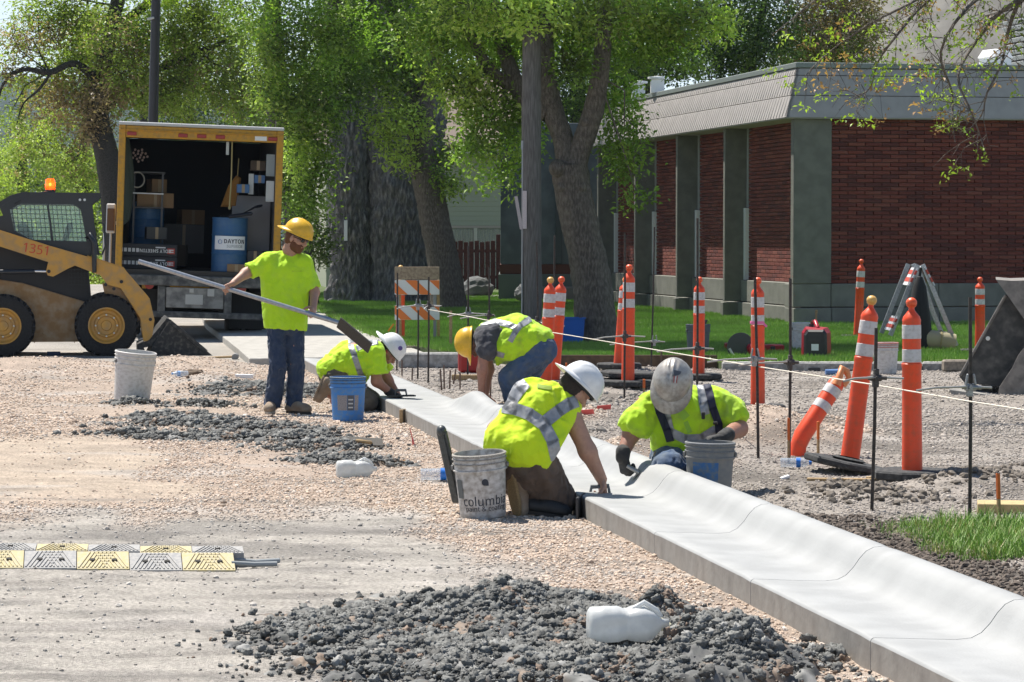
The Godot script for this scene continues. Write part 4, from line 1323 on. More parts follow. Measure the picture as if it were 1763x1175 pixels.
	func mesh() -> ArrayMesh:
		if limbs.size(): grow()
		var arr := []
		arr.resize(Mesh.ARRAY_MAX)
		arr[Mesh.ARRAY_VERTEX] = verts
		arr[Mesh.ARRAY_NORMAL] = normals()
		arr[Mesh.ARRAY_INDEX] = index
		var m := ArrayMesh.new()
		m.add_surface_from_arrays(Mesh.PRIMITIVE_TRIANGLES, arr)
		return m

	func strip(sh: Shape, line: Array, width: float, view: Vector3, lift: float) -> void:   # the part of the skin that faces the viewer's side within a band along a line
		var n := normals()
		for s in line.size() - 1:
			var a: Vector3 = line[s]; var b: Vector3 = line[s + 1]
			var along := (b - a).normalized()
			var across := along.cross(view).normalized()
			along = view.cross(across).normalized() if view.cross(across).dot(along) > 0 else -view.cross(across).normalized()
			var keep := [Plane(across, across.dot(a) + width / 2), Plane(-across, -across.dot(a) + width / 2), Plane(-along, -along.dot(a) + (0.0 if s > 0 else 0.0)), Plane(along, along.dot(b) + (width * 0.3 if s < line.size() - 2 else 0.0))]
			for i in range(0, index.size(), 3):
				var i0 := index[i]; var i1 := index[i + 1]; var i2 := index[i + 2]
				if (n[i0] + n[i1] + n[i2]).dot(view) > 0.35: continue
				var poly := PackedVector3Array([verts[i0] + n[i0] * lift, verts[i1] + n[i1] * lift, verts[i2] + n[i2] * lift])
				for pl in keep:
					poly = Geometry3D.clip_polygon(poly, pl)
					if poly.size() < 3: break
				for q in range(1, poly.size() - 1):
					sh.st.add_vertex(poly[0]); sh.st.add_vertex(poly[q]); sh.st.add_vertex(poly[q + 1])

func flesh(cell := 0.012, k := 0.035, fold := 0.0, fold_size := Vector3(9, 4, 9)) -> Flesh:
	var f := Flesh.new()
	f.cell = cell; f.k = k; f.fold = fold; f.fold_size = fold_size
	f.noise = fold_noise
	return f

func limbs(f: Flesh, d: float, rows: Array, more := 0.0) -> void:   # rows of [pixel x, y, depth from d, pixel x, y, depth, radius, radius, flat end]
	for q in rows:
		var thin := 1.0 if q.size() > 8 or f.fold > 0.0 or q[6] < 0.08 else 0.76   # under cloth the body is slimmer than the cloth
		f.limb(along(q[0], q[1], d + q[2]), along(q[3], q[4], d + q[5]), q[6] * thin + more, q[7] * thin + more, q.size() > 8)

func head(f: Flesh, c: Vector3, fwd: Vector3, up: Vector3) -> Basis:
	var z := fwd.normalized()
	var x := up.cross(z).normalized()
	var y := z.cross(x)
	var b := Basis(x, y, z)
	f.cell = 0.006; f.k = 0.018
	f.egg(c + b * Vector3(0, 0.022, -0.012), Vector3(0.076, 0.098, 0.094), b)
	f.egg(c + b * Vector3(0, -0.045, 0.025), Vector3(0.056, 0.062, 0.066), b)
	f.egg(c + b * Vector3(0, -0.088, 0.062), Vector3(0.024, 0.022, 0.022), b)
	f.limb(c + b * Vector3(-0.034, 0.028, 0.078), c + b * Vector3(0.034, 0.028, 0.078), 0.012, 0.012)
	f.limb(c + b * Vector3(0, 0.014, 0.086), c + b * Vector3(0, -0.024, 0.107), 0.010, 0.016)
	f.limb(c + b * Vector3(-0.02, -0.056, 0.086), c + b * Vector3(0.02, -0.056, 0.086), 0.009, 0.009)
	for s in [-1.0, 1.0]:
		f.egg(c + b * Vector3(0.046 * s, -0.014, 0.058), Vector3(0.024, 0.024, 0.024), b)
		f.egg(c + b * Vector3(0.080 * s, -0.008, -0.008), Vector3(0.010, 0.034, 0.021), b * Basis(Vector3.UP, 0.35 * s))
	f.limb(c + b * Vector3(0, -0.03, -0.03), c + b * Vector3(0, -0.13, -0.045), 0.058, 0.056)
	f.grow()
	return b

func hand(f: Flesh, wrist: Vector3, to: Vector3, palm: Vector3, thumb_sign: float, curl: float, more := 0.0) -> void:
	var y := to.normalized()
	var z := (palm - y * palm.dot(y)).normalized()
	var x := y.cross(z) * thumb_sign   # towards the thumb
	f.cell = 0.004; f.k = 0.008
	for i in 4:
		var off: float = [0.031, 0.011, -0.010, -0.030][i]
		var kn: Vector3 = wrist + y * [0.088, 0.092, 0.088, 0.080][i] + x * off
		f.limb(wrist + x * off * 0.55 + y * 0.005, kn, 0.019 + more, 0.0135 + more)
		var dir := y
		var p := kn
		var l: float = [0.074, 0.082, 0.076, 0.060][i]
		var a := 0.35 * curl
		for s in 3:
			a += curl * [0.55, 1.0, 0.7][s] * (1.0 + 0.06 * i)
			dir = (y * cos(a) + z * sin(a)).normalized()
			var q: Vector3 = p + dir * l * [0.45, 0.31, 0.24][s]
			f.limb(p, q, [0.0100, 0.0092, 0.0086][s] + more, [0.0092, 0.0086, 0.0076][s] + more)
			p = q
	var t0 := wrist + y * 0.022 + x * 0.024 + z * 0.006
	var d1 := (x * 0.75 + y * 0.62 + z * 0.35).normalized()
	var t1 := t0 + d1 * 0.042
	var d2 := (x * 0.25 + y * 0.75 + z * (0.2 + 0.55 * curl)).normalized()
	var t2 := t1 + d2 * 0.034
	var t3 := t2 + (d2 + z * 0.5 * curl - x * 0.2).normalized() * 0.026
	f.limb(t0, t1, 0.0165 + more, 0.0125 + more)
	f.limb(t1, t2, 0.0118 + more, 0.0105 + more)
	f.limb(t2, t3, 0.0105 + more, 0.0088 + more)
	f.grow()

func hard_hat(root: Node3D, c: Vector3, bill: Vector3, up: Vector3, m: Material, under: Material) -> Node3D:
	var y := up.normalized()
	var x := y.cross(bill).normalized()
	var z := x.cross(y)
	var t := Transform3D(Basis(x, y, z), c)
	var sh := Shape.new()
	var rows := 12; var n := 48
	var ring := func(i: int, k: int, shrink: float) -> Vector3:
		var a := TAU * k / n
		var lat := PI / 2 * i / rows
		var r := cos(lat); var h := sin(lat)
		var p := Vector3(sin(a) * (0.116 - shrink) * r, (0.128 - shrink) * pow(h, 0.92), cos(a) * (0.143 - shrink) * r)
		if shrink == 0.0 and h > 0.35:
			for o in [0.0, 0.034, -0.034]: p.y += 0.0075 * exp(-pow((p.x - o) / 0.0085, 2.0)) * smoothstep(0.35, 0.7, h)
		return p
	sh.smooth()
	for i in rows:
		for k in n:
			sh.quad(t * ring.call(i, k, 0.0), t * ring.call(i, k + 1, 0.0), t * ring.call(i + 1, k + 1, 0.0), t * ring.call(i + 1, k, 0.0))
	# rim, a short flare all round and the bill in front
	sh.smooth()
	for k in n:
		var pts := []
		for q in [k, k + 1]:
			var a: float = TAU * q / n
			var p: Vector3 = ring.call(0, q, 0.0)
			var out := Vector3(sin(a), 0, cos(a))
			var ext: float = 0.010 + 0.062 * pow(maxf(0.0, cos(a)), 1.6)
			pts.append([p + Vector3(0, 0.004, 0), p + out * ext + Vector3(0, -0.010 - ext * 0.22, 0), p + out * (ext - 0.002) + Vector3(0, -0.015 - ext * 0.22, 0), p - out * 0.004 + Vector3(0, -0.006, 0)])
		for s in 3: sh.quad(t * pts[0][s + 1], t * pts[1][s + 1], t * pts[1][s], t * pts[0][s])
	var hat := obj("hard_hat", sh, m, root)
	var inn := Shape.new()
	inn.smooth()
	for i in rows:
		for k in n:
			inn.quad(t * ring.call(i, k, 0.006), t * ring.call(i + 1, k, 0.006), t * ring.call(i + 1, k + 1, 0.006), t * ring.call(i, k + 1, 0.006))
	obj("liner", inn, under, hat)
	var bandm := mat("hat_band", lin(0.012, 0.014, 0.015), 0.6)
	var bs := Shape.new()
	for k in n:
		var a: Vector3 = ring.call(0, k, 0.017); var b: Vector3 = ring.call(0, k + 1, 0.017)
		bs.quad(t * (a - Vector3(0, 0.030, 0)), t * (b - Vector3(0, 0.030, 0)), t * (b + Vector3(0, 0.02, 0)), t * (a + Vector3(0, 0.02, 0)))
		var a2 := a * 0.97; var b2 := b * 0.97
		bs.quad(t * (a2 + Vector3(0, 0.02, 0)), t * (b2 + Vector3(0, 0.02, 0)), t * (b2 - Vector3(0, 0.030, 0)), t * (a2 - Vector3(0, 0.030, 0)))
	obj("headband", bs, bandm, hat)
	return hat

func hair_cap(root: Node3D, called: String, c: Vector3, b: Basis, m: Material, rows: Array, cuts: Array) -> void:   # rows of [offset, half sizes] in the head's axes
	var f := flesh(0.006, 0.015, 0.006, Vector3(90, 60, 90))
	for q in rows: f.egg(c + b * q[0], q[1], b)
	for q in cuts: f.cuts.append(Plane(b * q[0].normalized(), (b * q[0].normalized()).dot(c + b * q[1])))
	obj(called, f.mesh(), m, root)

func boot(root: Node3D, ankle: Vector3, heel: Vector3, toe: Vector3, sole_up: Vector3, m: Material, sole: Material) -> void:
	var f := flesh(0.008, 0.025)
	var u := (sole_up - (toe - heel).normalized() * sole_up.dot((toe - heel).normalized())).normalized()
	f.limb(ankle, ankle.lerp(heel, 0.55) + u * 0.02, 0.052, 0.05)
	f.limb(heel + u * 0.045, toe + u * 0.035, 0.046, 0.042)
	f.limb(heel.lerp(toe, 0.45) + u * 0.06, toe + u * 0.04 - (toe - heel).normalized() * 0.03, 0.045, 0.044)
	f.cuts.append(Plane(-u, (-u).dot(heel + u * 0.012)))
	var o := obj("boot", f.mesh(), m, root)
	var y := (toe - heel).normalized()
	var x := y.cross(u).normalized()
	var out := []
	for i in 20:
		var a: float = TAU * i / 20.0
		out.append(Vector2(cos(a) * (0.046 if sin(a) > 0 else 0.040), sin(a) * (heel.distance_to(toe) + 0.085) / 2.0))
	var mid := (heel + toe) / 2.0
	obj("sole", Shape.new().prism(out, 0.022, Transform3D(Basis(x, y, x.cross(y)), mid - x.cross(y) * (0.011 if x.cross(y).dot(u) > 0 else -0.011) ), 0.003), sole, o)

func cloth(key: String, c: Color, dirt: Color, from := 0.56, to := 0.75, sd := 7) -> StandardMaterial3D:
	if mats.has(key): return mats[key]
	var m := mat(key, Color.WHITE, 0.9, 0.0, two_tone(0.014, c, dirt, from, to, 5, sd), 0.9, grain(0.010, 0, 1, 4, 17), 1.6, true)
	m.rim_enabled = true
	m.rim = 0.25
	m.rim_tint = 0.5
	return m

func finish(root: Node3D) -> void:   # the figure stands at its own base
	for c in root.get_children():
		if c is Node3D: c.transform = Transform3D(Basis(), -root.position) * c.transform

func strips(root: Node3D, f: Flesh, d: float, lines: Array, width: float, m: Material, called := "reflective_stripe", lift := 0.004, view := Vector3(0, 0.04, -1)) -> void:
	for l in lines:
		var sh := Shape.new()
		sh.smooth()
		var pts := []
		for q in l: pts.append(along(q[0], q[1], d))
		f.strip(sh, pts, width, view.normalized(), lift)
		obj(called, sh, m, root)

func build_people() -> void:
	var lime := cloth("lime_cloth", lin(0.46, 0.74, 0.015), lin(0.40, 0.66, 0.05), 0.60, 0.80, 3)
	var lime_dirty := cloth("lime_cloth_dirty", lin(0.46, 0.74, 0.015), lin(0.26, 0.40, 0.06), 0.55, 0.80, 9)
	var vest := cloth("vest_mesh", lin(0.54, 0.74, 0.01), lin(0.52, 0.74, 0.03), 0.62, 0.85, 12)
	var silver := mat("silver_stripe", lin(0.33, 0.34, 0.36), 0.45, 0.2, grain(0.03, 0.75, 1.0, 4, 19), 2.0)
	var skin := mat("skin_tan", lin(0.42, 0.235, 0.165), 0.55, 0.0, grain(0.03, 0.85, 1.0, 4, 20), 2.0)
	var skin_red := mat("skin_ruddy", lin(0.36, 0.175, 0.12), 0.55, 0.0, grain(0.03, 0.85, 1.0, 4, 20), 2.0)
	var skin_fair := mat("skin_fair", lin(0.50, 0.30, 0.23), 0.55, 0.0, grain(0.03, 0.88, 1.0, 4, 20), 2.0)
	for s in [skin, skin_red, skin_fair]:
		s.subsurf_scatter_enabled = true
		s.subsurf_scatter_strength = 0.08
	var jeans := cloth("jeans_dark", lin(0.022, 0.040, 0.085), lin(0.075, 0.092, 0.12), 0.55, 0.85, 5)
	var jeans_blue := cloth("jeans_blue", lin(0.045, 0.085, 0.17), lin(0.13, 0.14, 0.14), 0.52, 0.85, 15)
	var brown := cloth("work_trousers", lin(0.075, 0.05, 0.035), lin(0.15, 0.11, 0.085), 0.45, 0.80, 25)
	var grey_pants := cloth("grey_trousers", lin(0.10, 0.085, 0.065), lin(0.18, 0.15, 0.12), 0.45, 0.80, 26)
	var black := mat("black_rubber", lin(0.018, 0.018, 0.018), 0.7)
	var glove := cloth("dark_glove", lin(0.022, 0.022, 0.024), lin(0.07, 0.065, 0.06), 0.5, 0.8, 27)
	var tan_leather := cloth("tan_leather", lin(0.22, 0.15, 0.095), lin(0.32, 0.27, 0.21), 0.45, 0.75, 28)
	var sole := mat("tan_sole", lin(0.36, 0.25, 0.12), 0.9, 0.0, grain(0.1, 0.5, 1.0, 2, 30), 3.0)
	var dark_sole := mat("dark_sole", lin(0.04, 0.035, 0.03), 0.9)
	var yellow_hat := mat("yellow_plastic", lin(0.72, 0.42, 0.022), 0.35, 0.0, grain(0.02, 0.85, 1.0, 4, 33), 2.0)
	var white_hat := mat("white_plastic", lin(0.74, 0.75, 0.76), 0.35, 0.0, grain(0.02, 0.88, 1.0, 4, 34), 2.0)
	var under_lime := mat("hat_inside", lin(0.05, 0.055, 0.03), 0.7)
	var ginger := mat("ginger_hair", lin(0.16, 0.062, 0.026), 0.85, 0.0, grain(0.08, 0.5, 1.0, 3, 35), 4.0)
	var dark_hair := mat("dark_hair", lin(0.035, 0.025, 0.02), 0.85, 0.0, grain(0.08, 0.5, 1.0, 3, 35), 4.0)

	# ---- 1: standing, long float handle in both hands ----
	var d := 26.0
	var root := thing("person", "standing man in lime t-shirt, dark jeans and yellow hard hat gripping a pole", "person", spot(490, 712))
	var f := flesh()
	limbs(f, d, [[480, 560, 0, 503, 561, 0, 0.10, 0.10], [476, 560, 0, 467, 456, 0.0, 0.10, 0.075], [506, 560, 0, 517, 456, 0.04, 0.10, 0.075], [491, 560, 0, 492, 465, 0.02, 0.115, 0.11], [497, 450, 0.02, 503, 425, -0.02, 0.062, 0.056],
		[460, 450, 0, 423, 471, -0.10, 0.058, 0.046], [423, 471, -0.10, 401, 488, -0.24, 0.048, 0.032], [525, 452, 0.04, 541, 503, 0.03, 0.056, 0.046], [541, 503, 0.03, 539, 534, -0.17, 0.046, 0.031],
		[477, 570, 0, 480, 632, -0.05, 0.082, 0.06], [480, 632, -0.05, 470, 694, 0, 0.058, 0.042], [507, 570, 0, 508, 632, -0.01, 0.082, 0.06], [507, 632, -0.01, 503, 694, 0.05, 0.058, 0.042]])
	f.grow()
	var hc := along(511, 411, d - 0.05)
	var hb := head(f, hc, Vector3(0.84, -0.36, 0.42), Vector3(0.36, 0.92, 0.10))
	var pole_a := along(238, 450, d - 0.22); var pole_b := along(589, 558, d - 0.40)
	var grip1 := pole_a.lerp(pole_b, (391.0 - 238.0) / 351.0); var grip2 := pole_a.lerp(pole_b, (538.0 - 238.0) / 351.0)
	hand(f, along(401, 488, d - 0.24), grip1 + Vector3(-0.055, 0.008, 0.035) - along(401, 488, d - 0.24), Vector3(0.1, -0.9, 0.25), -1.0, 1.05)
	hand(f, along(539, 534, d - 0.17), grip2 + Vector3(0.0, -0.035, 0.05) - along(539, 534, d - 0.17), Vector3(-0.75, -0.15, -0.5), -1.0, 1.0)
	obj("body", f.mesh(), skin, root)
	f = flesh(0.011, 0.04, 0.012, Vector3(7, 2.6, 7))
	limbs(f, d, [[465, 453, 0.0, 473, 564, 0.0, 0.095, 0.104, 1], [519, 454, 0.04, 509, 568, 0.0, 0.088, 0.10, 1], [492, 466, 0.02, 491, 567, 0.0, 0.14, 0.128, 1], [480, 447, 0.01, 508, 447, 0.03, 0.075, 0.075],
		[462, 452, 0, 429, 467, -0.08, 0.082, 0.078, 1], [524, 455, 0.04, 538, 497, 0.03, 0.078, 0.076, 1]])
	obj("t_shirt", f.mesh(), lime, root)
	var pk := Shape.new()
	pk.smooth()
	f.strip(pk, [along(504, 466, d), along(521, 467, d)], 0.012, Vector3(0, 0.04, -1), 0.004)
	obj("pocket_hem", pk, lime_dirty, root)
	f = flesh(0.009, 0.018, 0.014, Vector3(11, 7, 11))
	limbs(f, d, [[482, 562, 0, 502, 562, 0, 0.10, 0.10], [476, 566, -0.02, 478, 632, -0.07, 0.086, 0.074], [478, 632, -0.07, 469, 698, 0, 0.076, 0.078, 1], [507, 566, 0.02, 509, 632, 0.0, 0.086, 0.072], [510, 632, 0.0, 505, 697, 0.05, 0.074, 0.076, 1]])
	obj("jeans", f.mesh(), jeans, root)
	var g1 := along(468, 711, d - 0.02); var g2 := along(507, 712, d + 0.02)
	boot(root, along(470, 692, d), g1 + Vector3(0, 0.01, -0.07), g1 + Vector3(-0.02, 0.01, 0.17), Vector3.UP, tan_leather, mat("pale_sole", lin(0.42, 0.38, 0.32), 0.9))
	boot(root, along(503, 692, d + 0.05), g2 + Vector3(-0.05, 0.01, -0.02), g2 + Vector3(0.13, 0.01, 0.12), Vector3.UP, tan_leather, dark_sole)
	hair_cap(root, "hair", hc, hb, ginger, [[Vector3(0, 0.015, -0.03), Vector3(0.084, 0.09, 0.088)], [Vector3(0, -0.045, -0.055), Vector3(0.068, 0.045, 0.05)]], [[Vector3(0, 0, 1), Vector3(0, 0, 0.018)]])
	hair_cap(root, "beard", hc, hb, ginger, [[Vector3(0, -0.055, 0.016), Vector3(0.066, 0.068, 0.080)], [Vector3(0, -0.098, 0.055), Vector3(0.034, 0.030, 0.034)], [Vector3(0, -0.042, 0.078), Vector3(0.03, 0.012, 0.018)]], [[Vector3(0, 1, 0.9), Vector3(0, -0.038, 0.09)], [Vector3(0, 0.1, -1), Vector3(0, -0.03, -0.012)]])
	var gl := Shape.new()
	for s in [-1.0, 1.0]:
		gl.ball(hc + hb * Vector3(0.034 * s, 0.008, 0.088), Vector3(0.030, 0.020, 0.010), 12, 8, hb)
		gl.tube([hc + hb * Vector3(0.062 * s, 0.014, 0.078), hc + hb * Vector3(0.084 * s, 0.014, 0.0)], [0.004, 0.003], 6)
	gl.tube([hc + hb * Vector3(-0.012, 0.012, 0.098), hc + hb * Vector3(0.012, 0.012, 0.098)], [0.004, 0.004], 6)
	obj("sunglasses", gl, mat("dark_lens", lin(0.01, 0.01, 0.012), 0.15), root)
	hard_hat(root, hc + hb * Vector3(0, 0.060, -0.005), hb * Vector3(-0.10, -0.10, -1), hb * Vector3(0, 1, 0.06), yellow_hat, under_lime)
	finish(root)
	# the long pole with its steel blade
	var tool := thing("bull_float", "long aluminium pole with a flat steel blade, held by the standing man", "concrete tool", pole_a)
	var dirp := (pole_b - pole_a).normalized()
	var sh := Shape.new()
	sh.tube([Vector3.ZERO, pole_b - pole_a], [0.0215, 0.0215], 16)
	obj("handle", sh, mat("aluminium", lin(0.42, 0.44, 0.47), 0.35, 0.7, grain(0.03, 0.75, 1.0), 1.5), tool)
	sh = Shape.new()
	var c1 := pole_b - pole_a
	var c2 := along(604, 567, d - 0.42) - pole_a
	sh.tube([c1 - dirp * 0.02, c2 + dirp * 0.02], [0.016, 0.014], 10)
	sh.box(Transform3D(Basis(), c2), Vector3(0.05, 0.035, 0.05), 0.008)
	obj("bracket", sh, mat("dirty_steel", lin(0.13, 0.125, 0.115), 0.6, 0.5, grain(0.05, 0.5, 1.0), 2.0), tool)
	sh = Shape.new()
	var b1 := along(583, 555, d - 0.43) - pole_a; var b2 := along(637, 600, d - 0.50) - pole_a
	sh.bar(b1, b2, 0.16, 0.018, Vector3(0.5, 1, -0.9), 0.004)
	sh.bar(b1.lerp(b2, 0.08) + Vector3(0, 0.018, 0), b1.lerp(b2, 0.92) + Vector3(0, 0.018, 0), 0.035, 0.028, Vector3(0.5, 1, -0.9), 0.004)
	obj("blade", sh, mat("cement_steel", lin(0.10, 0.092, 0.08), 0.75, 0.2, grain(0.06, 0.5, 1.0), 3.0), tool)

	# ---- 2: crouching with the white hat, trowelling the gutter ----
	d = 26.6
	root = thing("person", "man in a lime t-shirt and white hard hat kneeling low behind the blue bucket", "person", spot(600, 705))
	f = flesh()
	limbs(f, d, [[566, 640, 0.05, 580, 642, -0.15, 0.12, 0.12], [572, 640, 0, 612, 612, 0, 0.14, 0.15], [612, 612, 0, 648, 606, 0, 0.15, 0.11], [655, 600, 0, 668, 598, -0.02, 0.06, 0.058],
		[646, 614, -0.16, 648, 657, -0.18, 0.060, 0.048], [648, 657, -0.18, 673, 677, -0.10, 0.048, 0.034], [650, 612, 0.15, 668, 655, 0.2, 0.056, 0.046], [668, 655, 0.2, 690, 690, 0.1, 0.045, 0.032],
		[578, 650, -0.14, 632, 690, -0.18, 0.10, 0.066], [632, 694, -0.18, 570, 680, -0.14, 0.06, 0.045], [578, 650, 0.1, 640, 690, 0.12, 0.10, 0.066], [640, 694, 0.12, 575, 690, 0.12, 0.06, 0.045]])
	f.grow()
	hc = along(668, 606, d - 0.03)
	hb = head(f, hc, Vector3(0.62, -0.78, 0.12), Vector3(0.78, 0.62, 0.10))
	obj("body", f.mesh(), skin_red, root)
	f = flesh(0.012, 0.045, 0.013, Vector3(8, 8, 4))
	limbs(f, d, [[566, 634, 0.10, 600, 614, 0.12, 0.115, 0.15], [566, 638, -0.12, 602, 622, -0.14, 0.105, 0.14], [602, 618, 0.1, 645, 606, 0.12, 0.15, 0.115], [602, 624, -0.12, 642, 608, -0.12, 0.15, 0.12], [575, 642, 0, 612, 640, 0, 0.10, 0.14],
		[644, 612, -0.17, 649, 645, -0.19, 0.100, 0.108, 1], [648, 612, 0.15, 662, 640, 0.18, 0.095, 0.095, 1]])
	var shirt := f
	obj("t_shirt", f.mesh(), lime, root)
	strips(root, shirt, d, [[[600, 580], [612, 606], [620, 632], [627, 655]], [[616, 597], [632, 589], [652, 585]]], 0.052, silver)
	f = flesh(0.012, 0.035, 0.012, Vector3(11, 9, 11))
	limbs(f, d, [[570, 645, 0.05, 582, 648, -0.14, 0.125, 0.125], [578, 652, -0.14, 632, 690, -0.18, 0.12, 0.085], [634, 694, -0.18, 582, 678, -0.16, 0.085, 0.078, 1], [578, 652, 0.1, 640, 690, 0.12, 0.12, 0.085], [640, 692, 0.12, 580, 690, 0.12, 0.085, 0.075, 1]])
	obj("trousers", f.mesh(), grey_pants, root)
	boot(root, along(572, 672, d - 0.20), along(556, 653, d - 0.22), along(543, 684, d - 0.22), Vector3(0.93, 0.35, 0.1), tan_leather, tan_leather)
	boot(root, along(640, 700, d + 0.0), along(632, 705, d - 0.04), along(664, 706, d - 0.02), Vector3.UP, mat("black_leather", lin(0.02, 0.02, 0.02), 0.6), dark_sole)
	f = flesh()
	hand(f, along(672, 676, d - 0.10), Vector3(0.9, -0.32, 0.15), Vector3(-0.2, -0.95, 0.1), 1.0, 0.8, 0.004)
	f.limb(along(668, 674, d - 0.11), along(674, 677, d - 0.10), 0.044, 0.040)
	f.cell = 0.006
	obj("glove", f.mesh(), glove, root)
	f = flesh()
	hand(f, along(688, 690, d + 0.1), Vector3(0.8, -0.5, 0.15), Vector3(-0.2, -0.95, 0.1), -1.0, 0.5, 0.004)
	obj("glove", f.mesh(), glove, root)
	hair_cap(root, "hair", hc, hb, dark_hair, [[Vector3(0, 0.015, -0.028), Vector3(0.083, 0.09, 0.088)]], [[Vector3(0, 0, 1), Vector3(0, 0, 0.0)], [Vector3(0, -1, 0), Vector3(0, -0.03, 0)]])
	var em := Shape.new()
	for s in [-1.0, 1.0]: em.ball(hc + hb * Vector3(0.082 * s, -0.002, -0.004), Vector3(0.016, 0.018, 0.016), 12, 8, hb)
	obj("earplug", em, mat("red_plastic", lin(0.5, 0.05, 0.045), 0.5), root)
	var hat := hard_hat(root, hc + hb * Vector3(0, 0.055, -0.01), hb * Vector3(0, -0.05, -1), hb * Vector3(0, 1, 0.05), white_hat, mat("hat_inside_dark", lin(0.02, 0.022, 0.022), 0.7))
	var badge := Shape.new()
	badge.lathe([Vector2(0.0, 0.0), Vector2(0.022, 0.0), Vector2(0.022, 0.003), Vector2(0.013, 0.003), Vector2(0.013, 0.0)], 18, Transform3D(Basis(Vector3.RIGHT, PI / 2).rotated(Vector3.UP, 0.35), along(689, 600, d - 0.155)))
	obj("badge", badge, mat("purple_badge", lin(0.10, 0.07, 0.25), 0.6), hat)
	finish(root)

	# ---- 3: bending over behind the kerb ----
	d = 25.4
	root = thing("person", "man in lime vest, dark t-shirt and jeans bending down behind the kerb", "person", spot(905, 718))
	f = flesh()
	limbs(f, d, [[932, 596, 0.08, 938, 598, -0.12, 0.12, 0.12], [925, 590, 0, 880, 570, 0, 0.14, 0.15], [880, 570, 0, 836, 578, 0, 0.15, 0.11], [830, 582, 0, 820, 592, 0, 0.06, 0.058],
		[836, 588, -0.18, 830, 638, -0.20, 0.060, 0.046], [830, 638, -0.20, 829, 676, -0.18, 0.046, 0.032], [834, 586, 0.18, 842, 636, 0.20, 0.056, 0.046], [842, 636, 0.2, 836, 678, 0.12, 0.045, 0.032],
		[930, 606, -0.11, 876, 650, -0.16, 0.11, 0.068], [876, 650, -0.16, 890, 715, -0.12, 0.064, 0.045], [930, 606, 0.10, 905, 656, 0.12, 0.11, 0.068], [905, 656, 0.12, 912, 718, 0.16, 0.064, 0.045]])
	f.grow()
	hc = along(817, 592, d - 0.02)
	hb = head(f, hc, Vector3(-0.15, -0.96, 0.22), Vector3(-0.95, 0.10, 0.05))
	hand(f, along(829, 676, d - 0.18), Vector3(0.15, -0.98, 0.05), Vector3(0.9, 0.1, 0.1), 1.0, 0.5)
	hand(f, along(836, 678, d + 0.12), Vector3(0.25, -0.96, 0.05), Vector3(0.9, 0.1, 0.1), -1.0, 0.6)
	obj("body", f.mesh(), skin_red, root)
	f = flesh(0.012, 0.035, 0.009, Vector3(9, 9, 9))
	limbs(f, d, [[836, 586, -0.15, 838, 606, -0.19, 0.09, 0.086], [838, 600, -0.19, 834, 612, -0.20, 0.086, 0.082, 1], [834, 584, 0.15, 842, 610, 0.19, 0.085, 0.08, 1], [836, 580, -0.1, 880, 578, 0, 0.11, 0.14]])
	obj("t_shirt", f.mesh(), cloth("charcoal_shirt", lin(0.035, 0.036, 0.045), lin(0.09, 0.09, 0.10), 0.45, 0.8, 44), root)
	f = flesh(0.012, 0.045, 0.012, Vector3(8, 8, 5))
	limbs(f, d, [[932, 586, 0.06, 890, 570, 0.08, 0.125, 0.15], [932, 590, -0.10, 890, 580, -0.10, 0.125, 0.155], [890, 572, 0.0, 843, 576, 0.0, 0.165, 0.125], [885, 588, -0.10, 858, 600, -0.12, 0.14, 0.09], [868, 606, -0.12, 856, 628, -0.08, 0.075, 0.012, 1], [905, 600, -0.12, 882, 606, -0.15, 0.10, 0.085]])
	f.cuts.append(Plane((along(850, 645, d) - along(945, 585, d)).cross(Vector3(0, 0, -1)).normalized(), along(940, 590, d) + Vector3(0, 0, 0)))
	if f.cuts[0].distance_to(along(880, 570, d)) > 0: f.cuts[0] = Plane(-f.cuts[0].normal, -f.cuts[0].d)
	obj("vest", f.mesh(), lime_dirty, root)
	strips(root, f, d, [[[828, 562], [852, 553], [878, 557], [890, 562]], [[878, 585], [886, 570], [896, 557], [914, 548]], [[841, 604], [854, 606], [868, 610]]], 0.05, silver)
	f = flesh(0.012, 0.035, 0.012, Vector3(11, 9, 11))
	limbs(f, d, [[930, 600, 0.08, 934, 602, -0.12, 0.132, 0.132], [930, 606, -0.11, 877, 650, -0.16, 0.128, 0.095], [877, 652, -0.16, 889, 712, -0.12, 0.095, 0.08, 1], [930, 606, 0.10, 905, 656, 0.12, 0.125, 0.092], [905, 656, 0.12, 912, 714, 0.16, 0.09, 0.08, 1]])
	obj("jeans", f.mesh(), jeans_blue, root)
	var ga := along(890, 719, d - 0.12); var gb := along(914, 720, d + 0.16)
	boot(root, along(890, 712, d - 0.12), ga + Vector3(0.06, -0.01, 0), ga + Vector3(-0.20, -0.01, 0.05), Vector3.UP, tan_leather, dark_sole)
	boot(root, along(912, 714, d + 0.16), gb + Vector3(0.06, -0.01, 0), gb + Vector3(-0.20, -0.01, 0.05), Vector3.UP, tan_leather, dark_sole)
	hair_cap(root, "hair", hc, hb, mat("sandy_hair", lin(0.20, 0.13, 0.06), 0.85, 0.0, grain(0.08, 0.5, 1.0, 3, 35), 4.0), [[Vector3(0, 0.012, -0.03), Vector3(0.083, 0.09, 0.086)], [Vector3(0, -0.04, -0.05), Vector3(0.068, 0.04, 0.045)]], [[Vector3(0, 0, 1), Vector3(0, 0, 0.01)]])
	hard_hat(root, hc + hb * Vector3(0, 0.052, -0.005), hb * Vector3(0, -0.06, 1), hb * Vector3(0, 1, 0.08), yellow_hat, mat("hat_inside_gold", lin(0.40, 0.20, 0.02), 0.7))
	finish(root)

	# ---- 4: kneeling in front of the gutter, seen from behind ----
	d = 16.6
	root = thing("person", "kneeling man seen from behind, sleeveless lime vest, bare arms, white hard hat", "person", spot(915, 893))
	f = flesh()
